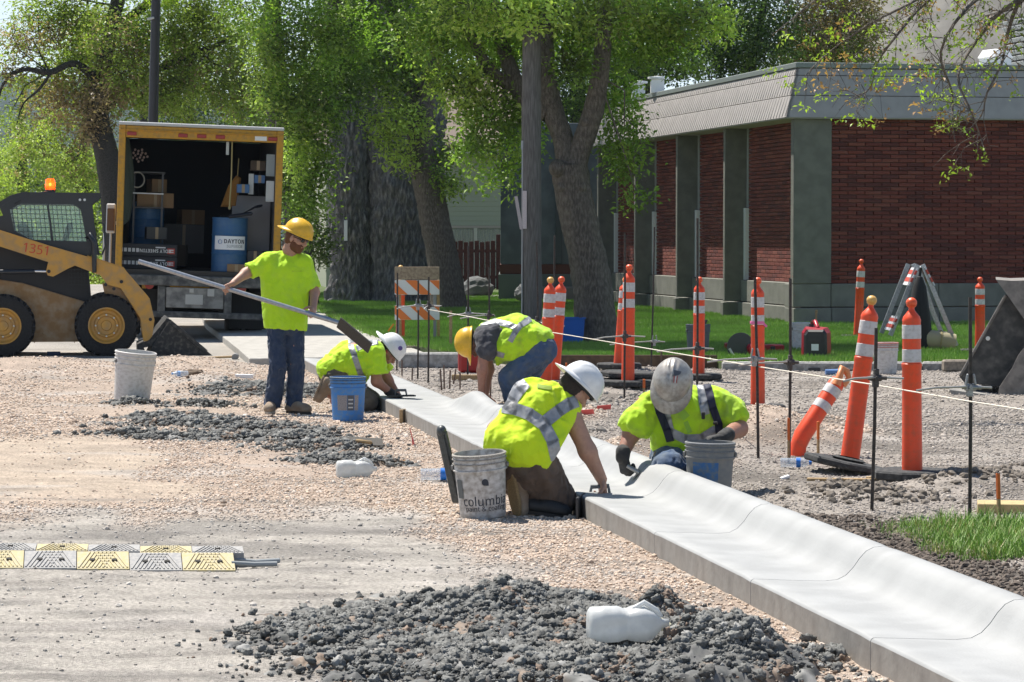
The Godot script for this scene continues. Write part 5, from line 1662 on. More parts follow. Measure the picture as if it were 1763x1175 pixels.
	limbs(f, d, [[880, 800, 0.0, 925, 812, -0.05, 0.125, 0.125], [900, 790, -0.02, 930, 720, 0.05, 0.15, 0.17], [930, 720, 0.05, 950, 690, 0.10, 0.17, 0.14], [905, 690, 0.08, 980, 712, 0.04, 0.085, 0.085], [965, 680, 0.10, 985, 668, 0.10, 0.065, 0.060],
		[982, 714, 0.02, 1012, 778, 0.0, 0.062, 0.050], [1012, 778, 0.0, 1036, 826, 0.06, 0.052, 0.034], [898, 690, 0.10, 853, 740, 0.16, 0.056, 0.046], [853, 740, 0.16, 905, 775, 0.34, 0.046, 0.034],
		[925, 815, -0.05, 966, 862, 0.02, 0.115, 0.075], [960, 868, 0.04, 912, 866, 0.02, 0.07, 0.05], [890, 815, 0.10, 950, 868, 0.22, 0.115, 0.075], [950, 872, 0.22, 905, 868, 0.24, 0.07, 0.05]])
	f.grow()
	hc = along(990, 674, d + 0.08)
	hb = head(f, hc, Vector3(0.62, -0.62, -0.45), Vector3(0.66, 0.72, -0.10))
	hand(f, along(1036, 826, d + 0.06), Vector3(0.10, -0.98, 0.0), Vector3(-0.8, 0.0, 0.35), -1.0, 1.0)
	hand(f, along(905, 775, d + 0.34), Vector3(0.8, -0.5, 0.0), Vector3(0.0, -1, 0.0), 1.0, 0.6)
	obj("body", f.mesh(), skin, root)
	f = flesh(0.010, 0.05, 0.014, Vector3(6, 3.2, 6))
	limbs(f, d, [[905, 695, 0.08, 873, 765, 0.02, 0.11, 0.125], [873, 760, 0.02, 868, 778, 0.0, 0.13, 0.115, 1], [972, 706, 0.05, 940, 770, -0.03, 0.105, 0.165], [940, 770, -0.03, 925, 806, -0.05, 0.165, 0.135, 1], [935, 705, 0.05, 905, 780, -0.02, 0.16, 0.17], [905, 775, -0.02, 898, 797, -0.03, 0.17, 0.14, 1], [915, 678, 0.09, 962, 690, 0.07, 0.09, 0.085]])
	f.cuts.append(Plane((along(1003, 715, d) - along(978, 700, d)).normalized(), along(992, 722, d)))
	var vf := f
	obj("vest", f.mesh(), vest, root)
	strips(root, vf, d, [[[864, 700], [884, 702], [910, 709], [936, 726], [950, 752], [958, 786]], [[938, 722], [960, 706], [978, 695], [995, 690]], [[871, 706], [880, 690], [892, 672], [905, 658]]], 0.072, silver)
	var lg := Shape.new()
	lg.smooth()
	vf.strip(lg, [along(925, 664, d), along(950, 667, d)], 0.020, Vector3(0, 0.04, -1), 0.005)
	obj("collar_print", lg, mat("olive_print", lin(0.20, 0.30, 0.03), 0.8), root)
	f = flesh(0.011, 0.035, 0.014, Vector3(10, 8, 10))
	limbs(f, d, [[885, 802, 0.0, 925, 812, -0.05, 0.14, 0.14], [925, 815, -0.05, 962, 858, 0.0, 0.135, 0.10], [960, 862, 0.02, 898, 864, 0.0, 0.10, 0.085, 1], [890, 815, 0.10, 948, 864, 0.22, 0.135, 0.10], [950, 868, 0.22, 885, 866, 0.24, 0.095, 0.085, 1]])
	obj("trousers", f.mesh(), brown, root)
	boot(root, along(905, 850, d - 0.02), along(880, 822, d - 0.12), along(890, 882, d - 0.14), Vector3(0.72, 0.10, -0.68), tan_leather, sole)
	boot(root, along(925, 876, d - 0.04), along(915, 884, d - 0.10), along(972, 893, d - 0.12), Vector3(0.1, 0.98, -0.2), mat("black_leather", lin(0.02, 0.02, 0.02), 0.6), dark_sole)
	hair_cap(root, "hair", hc, hb, dark_hair, [[Vector3(0, 0.012, -0.028), Vector3(0.083, 0.094, 0.09)], [Vector3(0, -0.05, -0.052), Vector3(0.07, 0.045, 0.045)]], [[Vector3(0, 0, 1), Vector3(0, 0, 0.0)]])
	hat = hard_hat(root, hc + hb * Vector3(0, 0.060, 0.0), hb * Vector3(0, -0.02, -1), hb * Vector3(0, 1, 0.05), white_hat, mat("hat_inside_dark", Color.BLACK))
	finish(root)
	# his steel trowel
	var tr := thing("hand_trowel", "flat steel hand trowel under the bare hand of the sleeveless man", "trowel", along(1030, 853, d + 0.06))
	sh = Shape.new()
	sh.box(place(Vector3(-0.0, 0.0, 0), Vector3(0, 0.25, -0.03)), Vector3(0.30, 0.004, 0.11), 0.001)
	obj("blade", sh, mat("steel", lin(0.25, 0.26, 0.27), 0.35, 0.8), tr)
	sh = Shape.new()
	sh.tube([Vector3(-0.05, 0.004, 0), Vector3(-0.04, 0.05, 0), Vector3(0.06, 0.055, 0), Vector3(0.07, 0.004, 0)], [0.009, 0.014, 0.014, 0.009], 8)
	obj("handle", sh, mat("grey_handle", lin(0.12, 0.13, 0.14), 0.6), tr)

	# ---- 5: kneeling behind the kerb, facing the camera ----
	d = 17.3
	root = thing("person", "kneeling man with scuffed grey hard hat and navy braces over a lime t-shirt", "person", spot(1180, 852))
	f = flesh()
	limbs(f, d, [[1160, 788, 0.15, 1205, 788, 0.15, 0.13, 0.13], [1180, 785, 0.12, 1182, 715, 0.08, 0.165, 0.17], [1120, 698, 0.05, 1245, 698, 0.05, 0.085, 0.085], [1180, 690, 0.0, 1165, 672, -0.12, 0.075, 0.065],
		[1112, 698, 0.03, 1088, 745, -0.02, 0.066, 0.054], [1088, 745, -0.02, 1072, 784, -0.12, 0.055, 0.038], [1250, 698, 0.05, 1272, 738, 0.0, 0.066, 0.056], [1272, 738, -0.04, 1245, 754, -0.30, 0.056, 0.040],
		[1160, 795, 0.1, 1150, 808, -0.25, 0.11, 0.075], [1150, 815, -0.25, 1150, 830, 0.1, 0.07, 0.05], [1205, 795, 0.1, 1215, 808, -0.25, 0.11, 0.075], [1215, 815, -0.25, 1215, 830, 0.1, 0.07, 0.05]])
	f.grow()
	hc = along(1158, 662, d - 0.20)
	hb = head(f, hc, Vector3(-0.16, -0.86, 0.42), Vector3(-0.05, 0.42, 0.90))
	obj("body", f.mesh(), skin_red, root)
	f = flesh(0.010, 0.045, 0.012, Vector3(7, 4, 7))
	limbs(f, d, [[1135, 702, 0.05, 1160, 772, 0.10, 0.105, 0.125], [1160, 765, 0.10, 1164, 783, 0.10, 0.13, 0.115, 1], [1225, 702, 0.05, 1205, 772, 0.10, 0.115, 0.135], [1205, 765, 0.1, 1204, 783, 0.1, 0.135, 0.12, 1], [1180, 710, 0.02, 1182, 780, 0.08, 0.16, 0.17, 1], [1140, 694, 0.05, 1226, 690, 0.05, 0.085, 0.085],
		[1118, 699, 0.03, 1095, 730, -0.02, 0.076, 0.086], [1098, 726, -0.02, 1091, 742, -0.03, 0.090, 0.096, 1], [1244, 698, 0.04, 1262, 716, 0.02, 0.076, 0.086], [1258, 710, 0.02, 1268, 728, 0.0, 0.092, 0.094, 1]])
	var tf := f
	obj("t_shirt", f.mesh(), lime_dirty, root)
	strips(root, tf, d, [[[1140, 690], [1146, 716], [1152, 742]], [[1206, 640], [1209, 690], [1213, 712]], [[1150, 740], [1176, 752], [1206, 752], [1232, 738]]], 0.056, silver)
	strips(root, tf, d, [[[1126, 676], [1134, 706], [1146, 736], [1153, 758]], [[1214, 636], [1219, 668], [1226, 700], [1236, 728], [1238, 745]]], 0.048, mat("navy", lin(0.012, 0.016, 0.042), 0.7), "brace", 0.008)
	var clip := Shape.new()
	clip.box(Transform3D(Basis(), along(1211, 716, d - 0.17)), Vector3(0.022, 0.045, 0.012), 0.004)
	clip.box(Transform3D(Basis(), along(1232, 729, d - 0.16)), Vector3(0.030, 0.02, 0.012), 0.004)
	obj("clip", clip, black, root)
	var stain := Shape.new()
	stain.smooth()
	tf.strip(stain, [along(1166, 700, d), along(1180, 716, d)], 0.05, Vector3(0, 0.04, -1), 0.0015)
	tf.strip(stain, [along(1178, 722, d), along(1186, 742, d)], 0.03, Vector3(0, 0.04, -1), 0.0015)
	obj("cement_stain", stain, mat("stained_cloth", lin(0.28, 0.50, 0.06), 0.95), root)
	f = flesh(0.012, 0.035, 0.012, Vector3(11, 9, 11))
	limbs(f, d, [[1160, 788, 0.12, 1205, 788, 0.12, 0.145, 0.145], [1160, 795, 0.1, 1152, 806, -0.22, 0.135, 0.10], [1150, 815, -0.22, 1150, 832, 0.1, 0.10, 0.08, 1], [1205, 795, 0.1, 1212, 806, -0.22, 0.135, 0.10], [1213, 815, -0.22, 1213, 832, 0.1, 0.10, 0.08, 1]])
	obj("jeans", f.mesh(), jeans_blue, root)
	obj("knee_strap", Shape.new().box(Transform3D(Basis(Vector3.FORWARD, 0.5), along(1137, 787, d - 0.05)), Vector3(0.09, 0.05, 0.08), 0.015), tan_leather, root)
	f = flesh()
	hand(f, along(1072, 786, d - 0.12), Vector3(0.22, -0.95, 0.12), Vector3(0.7, -0.25, -0.4), -1.0, 1.0, 0.006)
	f.limb(along(1073, 778, d - 0.11), along(1072, 788, d - 0.12), 0.047, 0.044)
	f.cell = 0.006
	obj("glove", f.mesh(), glove, root)
	f = flesh()
	hand(f, along(1247, 753, d - 0.30), Vector3(-0.92, -0.12, 0.25), Vector3(-0.2, -0.9, 0.1), -1.0, 0.7, 0.006)
	f.limb(along(1253, 749, d - 0.27), along(1245, 754, d - 0.30), 0.047, 0.044)
	f.cell = 0.006
	obj("glove", f.mesh(), glove, root)
	var silver_hat := mat("scuffed_metal", Color.WHITE, 0.42, 0.35, two_tone(0.02, lin(0.42, 0.40, 0.375), lin(0.24, 0.22, 0.20), 0.4, 0.7, 5, 66), 2.5)
	hat = hard_hat(root, hc + hb * Vector3(0, 0.060, 0.0), hb * Vector3(0, -0.06, 1), hb * Vector3(0, 1, 0.05), silver_hat, under_lime)
	# stickers on the crown: a dark shield shape over red and pale bars
	var up_n: Vector3 = hb * Vector3(0, 1, 0.05)
	var at_hat := Transform3D(hb, hc + hb * Vector3(0, 0.060, 0.0))
	var on_crown := func(u: float, v: float, lift: float) -> Vector3:
		var y: float = (0.128 + lift) * sqrt(maxf(0.0, 1.0 - u * u / (0.116 * 0.116) - v * v / (0.143 * 0.143))) + 0.0075
		return at_hat * Vector3(u, y, v)
	var patch := func(pts: Array, m: Material) -> void:
		var s := Shape.new()
		for j in pts.size() - 2: s.tri(on_crown.call(pts[0][0], pts[0][1], 0.004), on_crown.call(pts[j + 1][0], pts[j + 1][1], 0.004), on_crown.call(pts[j + 2][0], pts[j + 2][1], 0.004))
		obj("sticker", s, m, hat)
	patch.call([[0.008, -0.010], [0.052, -0.012], [0.048, 0.008], [0.030, 0.022], [0.010, 0.028]], mat("sticker_dark", lin(0.07, 0.075, 0.09), 0.6))
	for j in 3: patch.call([[0.012 + j * 0.009, 0.030], [0.017 + j * 0.009, 0.026 - j * 0.004], [0.018 + j * 0.008, 0.066], [0.014 + j * 0.008, 0.068]], mat("sticker_red", lin(0.35, 0.05, 0.05), 0.6) if j != 1 else mat("sticker_pale", lin(0.6, 0.6, 0.6), 0.6))
	finish(root)
	# the edging trowel in his right hand
	var et := thing("edging_trowel", "short steel edging tool in the dark glove on the kerb face", "trowel", along(1088, 812, d - 0.16))
	sh = Shape.new()
	sh.tube([Vector3(-0.03, 0.035, 0.01), Vector3(0.045, -0.005, 0.02)], [0.013, 0.015], 10)
	obj("handle", sh, mat("steel", Color.WHITE), et)
	sh = Shape.new()
	sh.box(place(Vector3(0.055, -0.02, 0.02), Vector3(0.2, 0.3, 0.9)), Vector3(0.15, 0.005, 0.07), 0.001)
	obj("blade", sh, mat("steel", Color.WHITE), et)
	# the float of the man behind the blue bucket
	var fl := thing("hand_float", "dark flat hand float under the black glove beside the gutter edge", "trowel", along(691, 684, 26.45))
	obj("blade", Shape.new().box(place(Vector3(0, 0.012, 0), Vector3(0, 0.3, 0)), Vector3(0.26, 0.014, 0.10), 0.003), mat("cement_steel", Color.WHITE), fl)
	obj("handle", Shape.new().tube([Vector3(-0.06, 0.02, 0), Vector3(-0.05, 0.065, 0), Vector3(0.04, 0.065, 0), Vector3(0.05, 0.02, 0)], [0.008, 0.014, 0.014, 0.008], 8), mat("grey_handle", Color.WHITE), fl)

# ------------------------------------------------------------------ skid steer loader, seen from its side
func build_skid_steer() -> void:
	var d := 38.6
	var s := d / LENS
	var base := along(181, 614, d)
	base.y = 0.0
	var root := thing("skid_steer_loader", "yellow and black skid steer loader with caged cab and amber beacon", "loader", base, 0.145)
	var L := func(px: float, py: float) -> Vector2: return Vector2((px - 181.0) * s, (614.0 - py) * s)
	var poly := func(pts: Array) -> Array:
		var o := []
		for q in pts: o.append(L.call(q[0], q[1]))
		return o
	var yellow := mat("loader_yellow", Color.WHITE, 0.5, 0.0, two_tone(0.012, lin(0.52, 0.27, 0.045), lin(0.36, 0.22, 0.09), 0.5, 0.8, 5, 101), 0.9)
	var dusty := mat("loader_dusty", Color.WHITE, 0.8, 0.0, two_tone(0.012, lin(0.27, 0.155, 0.065), lin(0.33, 0.24, 0.15), 0.35, 0.7, 5, 102), 0.9)
	var black := mat("loader_black", lin(0.014, 0.017, 0.022), 0.35)
	var dark := mat("engine_dark", lin(0.02, 0.02, 0.022), 0.7)
	# wheels: near and far side
	var wheel := func(px: float, z: float, far: bool) -> void:
		var c2: Vector2 = L.call(px, 561)
		var t := Transform3D(Basis(Vector3.RIGHT, PI / 2), Vector3(c2.x, 0.425, z))
		var ty := Shape.new()
		ty.lathe([Vector2(0.25, -0.13), Vector2(0.36, -0.15), Vector2(0.405, -0.13), Vector2(0.415, -0.06), Vector2(0.415, 0.06), Vector2(0.405, 0.13), Vector2(0.36, 0.15), Vector2(0.25, 0.13), Vector2(0.22, 0.08)], 40, t)
		for k in 26:
			for sd in [-1.0, 1.0]:
				var a: float = TAU * (k + (0.5 if sd > 0 else 0.0)) / 26.0
				ty.box(t * Transform3D(Basis(Vector3.UP, a) * Basis(Vector3.BACK, 0.0), Vector3(sin(a) * 0.415, 0.065 * sd, cos(a) * 0.415)) * Transform3D(Basis(Vector3.BACK, 0.35 * sd), Vector3.ZERO), Vector3(0.045, 0.15, 0.045), 0.008)
		var w := obj("wheel", ty, mat("tyre_rubber", lin(0.024, 0.023, 0.023), 0.9, 0.0, grain(0.03, 0.6, 1.0), 1.5), root)
		if far: return
		var rim := Shape.new()
		rim.lathe([Vector2(0.252, 0.10), Vector2(0.252, 0.145), Vector2(0.235, 0.148), Vector2(0.205, 0.10), Vector2(0.17, 0.09), Vector2(0.16, 0.115), Vector2(0.135, 0.118), Vector2(0.125, 0.09), Vector2(0.075, 0.09), Vector2(0.065, 0.105), Vector2(0.0, 0.105)], 36, t)
		obj("rim", rim, yellow, w)
		for k in 8:
			var a := TAU * k / 8.0
			obj("bolt", Shape.new().lathe([Vector2(0.014, 0.0), Vector2(0.014, 0.022), Vector2(0.009, 0.028), Vector2(0.0, 0.028)], 8, t * place(Vector3(sin(a) * 0.148, 0.112, cos(a) * 0.148))), mat("bolt_steel", lin(0.6, 0.6, 0.58), 0.4, 0.6), w)
	wheel.call(183, 0.02, false)
	wheel.call(8, 0.02, false)
	wheel.call(183, -1.38, true)
	wheel.call(8, -1.38, true)
	# chassis and engine body
	var sh := Shape.new()
	sh.prism(poly.call([[-80, 470], [0, 482], [40, 488], [150, 522], [205, 540], [205, 590], [-80, 590]]), 1.1, place(Vector3(0, 0, -1.24)), 0.012)
	obj("chassis", sh, dusty, root)
	sh = Shape.new()
	for q in [[58, 540], [100, 535], [75, 575], [120, 570], [100, 552]]:
		var p: Vector2 = L.call(q[0], q[1])
		sh.box(place(Vector3(p.x, p.y, -0.135)), Vector3(0.03, 0.03, 0.015), 0.004)
	for x in [60.0, 128.0]:
		var p: Vector2 = L.call(x, 545)
		sh.box(place(Vector3(p.x, p.y - 0.1, -0.138)), Vector3(0.012, 0.55, 0.01), 0.002)
	obj("side_plate", sh, dusty, root)
	sh = Shape.new()
	sh.prism(poly.call([[-80, 400], [-10, 398], [45, 430], [150, 440], [158, 530], [140, 528], [40, 500], [-80, 490]]), 1.0, place(Vector3(0, 0, -1.2)), 0.01)
	obj("engine_body", sh, dark, root)
	# cab: posts, roof, side mesh, glass behind it, seat and levers
	sh = Shape.new()
	var outer := [[0, 440], [-12, 375], [2, 350], [20, 338], [40, 333], [172, 333], [176, 338], [168, 352], [162, 360], [174, 440]]
	var win := [[20, 362], [38, 352], [128, 353], [140, 362], [150, 415], [150, 421], [56, 414], [27, 398]]
	for z in [-0.20, -1.18]:
		sh = Shape.new()
		# a frame made of four bands round the window
		sh.prism(poly.call([[0, 352], [20, 338], [40, 332], [174, 334], [176, 339], [160, 353], [128, 353], [38, 352], [20, 362], [8, 372]]), 0.05, place(Vector3(0, 0, z)), 0.006)
		sh.prism(poly.call([[128, 353], [160, 353], [163, 385], [172, 440], [150, 440], [150, 415], [140, 362]]), 0.05, place(Vector3(0, 0, z)), 0.006)
		sh.prism(poly.call([[-12, 378], [8, 372], [20, 362], [27, 398], [56, 414], [150, 417], [150, 440], [60, 436], [-10, 402]]), 0.05, place(Vector3(0, 0, z)), 0.006)
		obj("cab_frame", sh, black, root)
	sh = Shape.new()
	sh.prism(poly.call([[2, 349], [20, 338], [40, 332], [174, 333], [176, 338], [40, 339], [24, 345], [6, 356]]), 1.06, place(Vector3(0, 0, -1.2)), 0.012)
	obj("roof", sh, black, root)
	sh = Shape.new()
	var p0: Vector2 = L.call(16, 354); var p1: Vector2 = L.call(152, 424)
	for k in 19:
		var x := lerpf(p0.x, p1.x, k / 18.0)
		sh.bar(Vector3(x, p0.y, -0.172), Vector3(x + 0.05, p1.y, -0.172), 0.007, 0.007)
	for k in 10:
		var y := lerpf(p0.y, p1.y, k / 9.0)
		sh.bar(Vector3(p0.x, y + 0.01, -0.172), Vector3(p1.x, y - 0.012, -0.172), 0.007, 0.007)
	obj("window_guard", sh, black, root)
	for z in [-0.188, -1.165]: obj("window", Shape.new().prism(poly.call(win), 0.006, place(Vector3(0, 0, z))), glass("cab_glass", lin(0.5, 0.9, 0.7), 0.14), root)
	sh = Shape.new()
	var q0: Vector2 = L.call(118, 452); var q1: Vector2 = L.call(152, 492)
	for k in 7: sh.bar(Vector3(lerpf(q0.x, q1.x, k / 6.0), q0.y, -0.176), Vector3(lerpf(q0.x, q1.x, k / 6.0), q1.y, -0.176), 0.007, 0.007)
	for k in 7: sh.bar(Vector3(q0.x, lerpf(q0.y, q1.y, k / 6.0), -0.176), Vector3(q1.x, lerpf(q0.y, q1.y, k / 6.0), -0.176), 0.007, 0.007)
	obj("lower_guard", sh, black, root)
	sh = Shape.new()
	var a0: Vector2 = L.call(84, 353); var a1: Vector2 = L.call(92, 416)
	sh.bar(Vector3(a0.x, a0.y, -0.18), Vector3(a1.x, a1.y, -0.18), 0.03, 0.03)
	obj("mullion", sh, black, root)
	sh = Shape.new()
	sh.prism(poly.call([[30, 388], [44, 384], [54, 400], [58, 420], [98, 424], [98, 436], [40, 436]]), 0.5, place(Vector3(0, 0, -0.95)), 0.02)
	obj("seat", sh, mat("seat_black", lin(0.02, 0.02, 0.02), 0.8), root)
	sh = Shape.new()
	sh.prism(poly.call([[34, 403], [54, 404], [54, 410], [34, 409]]), 0.42, place(Vector3(0, 0, -0.88)), 0.004)
	obj("seat_belt", sh, mat("red_belt", lin(0.5, 0.04, 0.02), 0.7), root)
	sh = Shape.new()
	var l0: Vector2 = L.call(108, 425); var l1: Vector2 = L.call(121, 392)
	sh.tube([Vector3(l0.x, l0.y, -0.5), Vector3(l1.x, l1.y, -0.5), Vector3(l1.x + 0.01, l1.y + 0.06, -0.5)], [0.03, 0.05, 0.03], 8)
	obj("control_lever", sh, dark, root)
	for z in [0.02, -1.42]:
		sh = Shape.new()
		sh.prism(poly.call([[-80, 358], [0, 396], [87, 424], [156, 444], [173, 449], [214, 463], [219, 470], [257, 515], [265, 552], [260, 587], [246, 589], [241, 549], [208, 497], [185, 491], [173, 475], [130, 458], [119, 463], [93, 477], [84, 475], [81, 468], [85, 452], [0, 424], [-80, 398]]), 0.09, place(Vector3(0, 0, z)), 0.012)
		obj("lift_arm", sh, yellow, root)
	# lower link of the arm, dull where it is dusty
	sh = Shape.new()
	sh.prism(poly.call([[176, 488], [208, 497], [222, 520], [241, 549], [236, 556], [212, 520], [180, 506]]), 0.07, place(Vector3(0, 0, -0.06)), 0.008)
	obj("loader_link", sh, dusty, root)
	sh = Shape.new()
	for q in [[163, 463], [86, 468], [209, 486], [258, 551], [196, 498], [182, 491]]:
		var p: Vector2 = L.call(q[0], q[1])
		sh = Shape.new()
		sh.lathe([Vector2(0.024, 0.0), Vector2(0.024, 0.02), Vector2(0.0, 0.02)], 10, Transform3D(Basis(Vector3.RIGHT, PI / 2), Vector3(p.x, p.y, 0.105)))
		obj("pin", sh, dark, root)
	# number on the arm
	var num: Vector2 = L.call(65, 430)
	obj("arm_number", text_mesh("1351", 0.175, 0.003), mat("red_number", lin(0.50, 0.045, 0.02), 0.6), root, Transform3D(Basis(Vector3.BACK, -0.16), Vector3(num.x, num.y, 0.113)))
	# upright lock lever, rail, cylinder
	sh = Shape.new()
	var lk := [L.call(150, 412), L.call(154, 404), L.call(163, 420), L.call(163, 470)]
	sh.tube([Vector3(lk[0].x, lk[0].y, 0.15), Vector3(lk[1].x, lk[1].y, 0.15), Vector3(lk[2].x, lk[2].y, 0.15), Vector3(lk[3].x, lk[3].y, 0.14)], [0.03, 0.045, 0.04, 0.03], 8)
	obj("lock_bracket", sh, black, root)
	sh = Shape.new()
	var hr := [L.call(170, 384), L.call(180, 386), L.call(182, 425), L.call(176, 440)]
	sh.tube([Vector3(hr[0].x, hr[0].y, -0.15), Vector3(hr[1].x, hr[1].y, -0.15), Vector3(hr[2].x, hr[2].y, -0.15), Vector3(hr[3].x, hr[3].y, -0.15)], [0.013, 0.013], 8)
	obj("grab_rail", sh, black, root)
	sh = Shape.new()
	var c0: Vector2 = L.call(-80, 470); var c1: Vector2 = L.call(62, 468); var c2: Vector2 = L.call(84, 468)
	sh.tube([Vector3(c0.x, c0.y, 0.06), Vector3(c1.x, c1.y, 0.06)], [0.035, 0.035], 12)
	obj("cylinder", sh, black, root)
	sh = Shape.new()
	sh.tube([Vector3(c1.x, c1.y, 0.06), Vector3(c2.x, c2.y, 0.06)], [0.02, 0.02], 10)
	obj("piston", sh, mat("chrome", lin(0.7, 0.7, 0.7), 0.15, 0.9), root)
	sh = Shape.new()
	for x in [139.0, 147.0]:
		var p: Vector2 = L.call(x, 345)
		sh.lathe([Vector2(0.018, 0.0), Vector2(0.018, 0.012), Vector2(0.0, 0.014)], 10, Transform3D(Basis(Vector3.RIGHT, PI / 2), Vector3(p.x, p.y, -0.15)))
	obj("roof_lamp", sh, mat("pale_lens", lin(0.6, 0.62, 0.62), 0.3), root)
	# bucket
	for z in [-1.58, 0.14]: obj("bucket_side", Shape.new().prism(poly.call([[252, 616], [262, 596], [290, 553], [298, 558], [374, 622], [366, 632], [262, 630]]), 0.03, place(Vector3(0, 0, z)), 0.005), mat("bucket_dark", Color.WHITE, 0.7, 0.3, two_tone(0.02, lin(0.03, 0.03, 0.03), lin(0.11, 0.10, 0.085), 0.55, 0.8, 5, 104), 1.2), root)
	sh = Shape.new()
	sh.prism(poly.call([[246, 600], [262, 596], [292, 552], [286, 549], [256, 586], [236, 596], [236, 620], [252, 630], [370, 636], [376, 628], [262, 622], [252, 614]]), 1.66, place(Vector3(0, 0, -1.54)), 0.0)
	obj("bucket", sh, mat("bucket_dark", Color.WHITE), root)
	sh = Shape.new()
	var e0: Vector2 = L.call(292, 556); var e1: Vector2 = L.call(372, 625)
	sh.bar(Vector3(e0.x, e0.y, 0.172), Vector3(e1.x, e1.y, 0.172), 0.035, 0.05, Vector3.UP, 0.006)
	obj("bucket_edge", sh, mat("bucket_dark", Color.WHITE), root)
	# beacon: a lit amber lamp
	var bp: Vector2 = L.call(88, 330)
	var be := Shape.new()
	be.lathe([Vector2(0.066, 0.02), Vector2(0.070, 0.09), Vector2(0.066, 0.15), Vector2(0.05, 0.172), Vector2(0.0, 0.178)], 20, place(Vector3(bp.x, bp.y, -0.35)))
	var amber := glass("amber_lens", lin(0.75, 0.13, 0.01), 0.72)
	var beacon := obj("beacon_lamp", be, amber, root)
	obj("beacon_base", Shape.new().lathe([Vector2(0.075, -0.02), Vector2(0.075, 0.02), Vector2(0.0, 0.025)], 18, place(Vector3(bp.x, bp.y, -0.35))), black, beacon)
	var glow := mat("beacon_bulb", lin(1.0, 0.45, 0.08), 0.5)
	glow.emission_enabled = true
	glow.emission = Color(1.0, 0.62, 0.2)
	glow.emission_energy_multiplier = 5.0
	obj("beacon_bulb", Shape.new().ball(Vector3(bp.x, bp.y + 0.095, -0.35), Vector3(0.020, 0.024, 0.020)), glow, beacon)
	var lamp := OmniLight3D.new()
	lamp.name = "beacon_light"
	lamp.light_color = Color(1.0, 0.55, 0.15)
	lamp.light_energy = 0.12
	lamp.omni_range = 12.0
	lamp.omni_attenuation = 2.0
	lamp.light_size = 0.018
	lamp.shadow_enabled = true
	lamp.position = Vector3(bp.x, bp.y + 0.095, -0.35)
	root.add_child(lamp)
	sh = Shape.new()
	var w0: Vector2 = L.call(60, 334); var w1: Vector2 = L.call(28, 352)
	sh.tube([Vector3(bp.x, bp.y, -0.3), Vector3(w0.x, w0.y, -0.2), Vector3(w1.x, w1.y, -0.13)], [0.008, 0.008], 6)
	obj("beacon_cable", sh, dark, root)

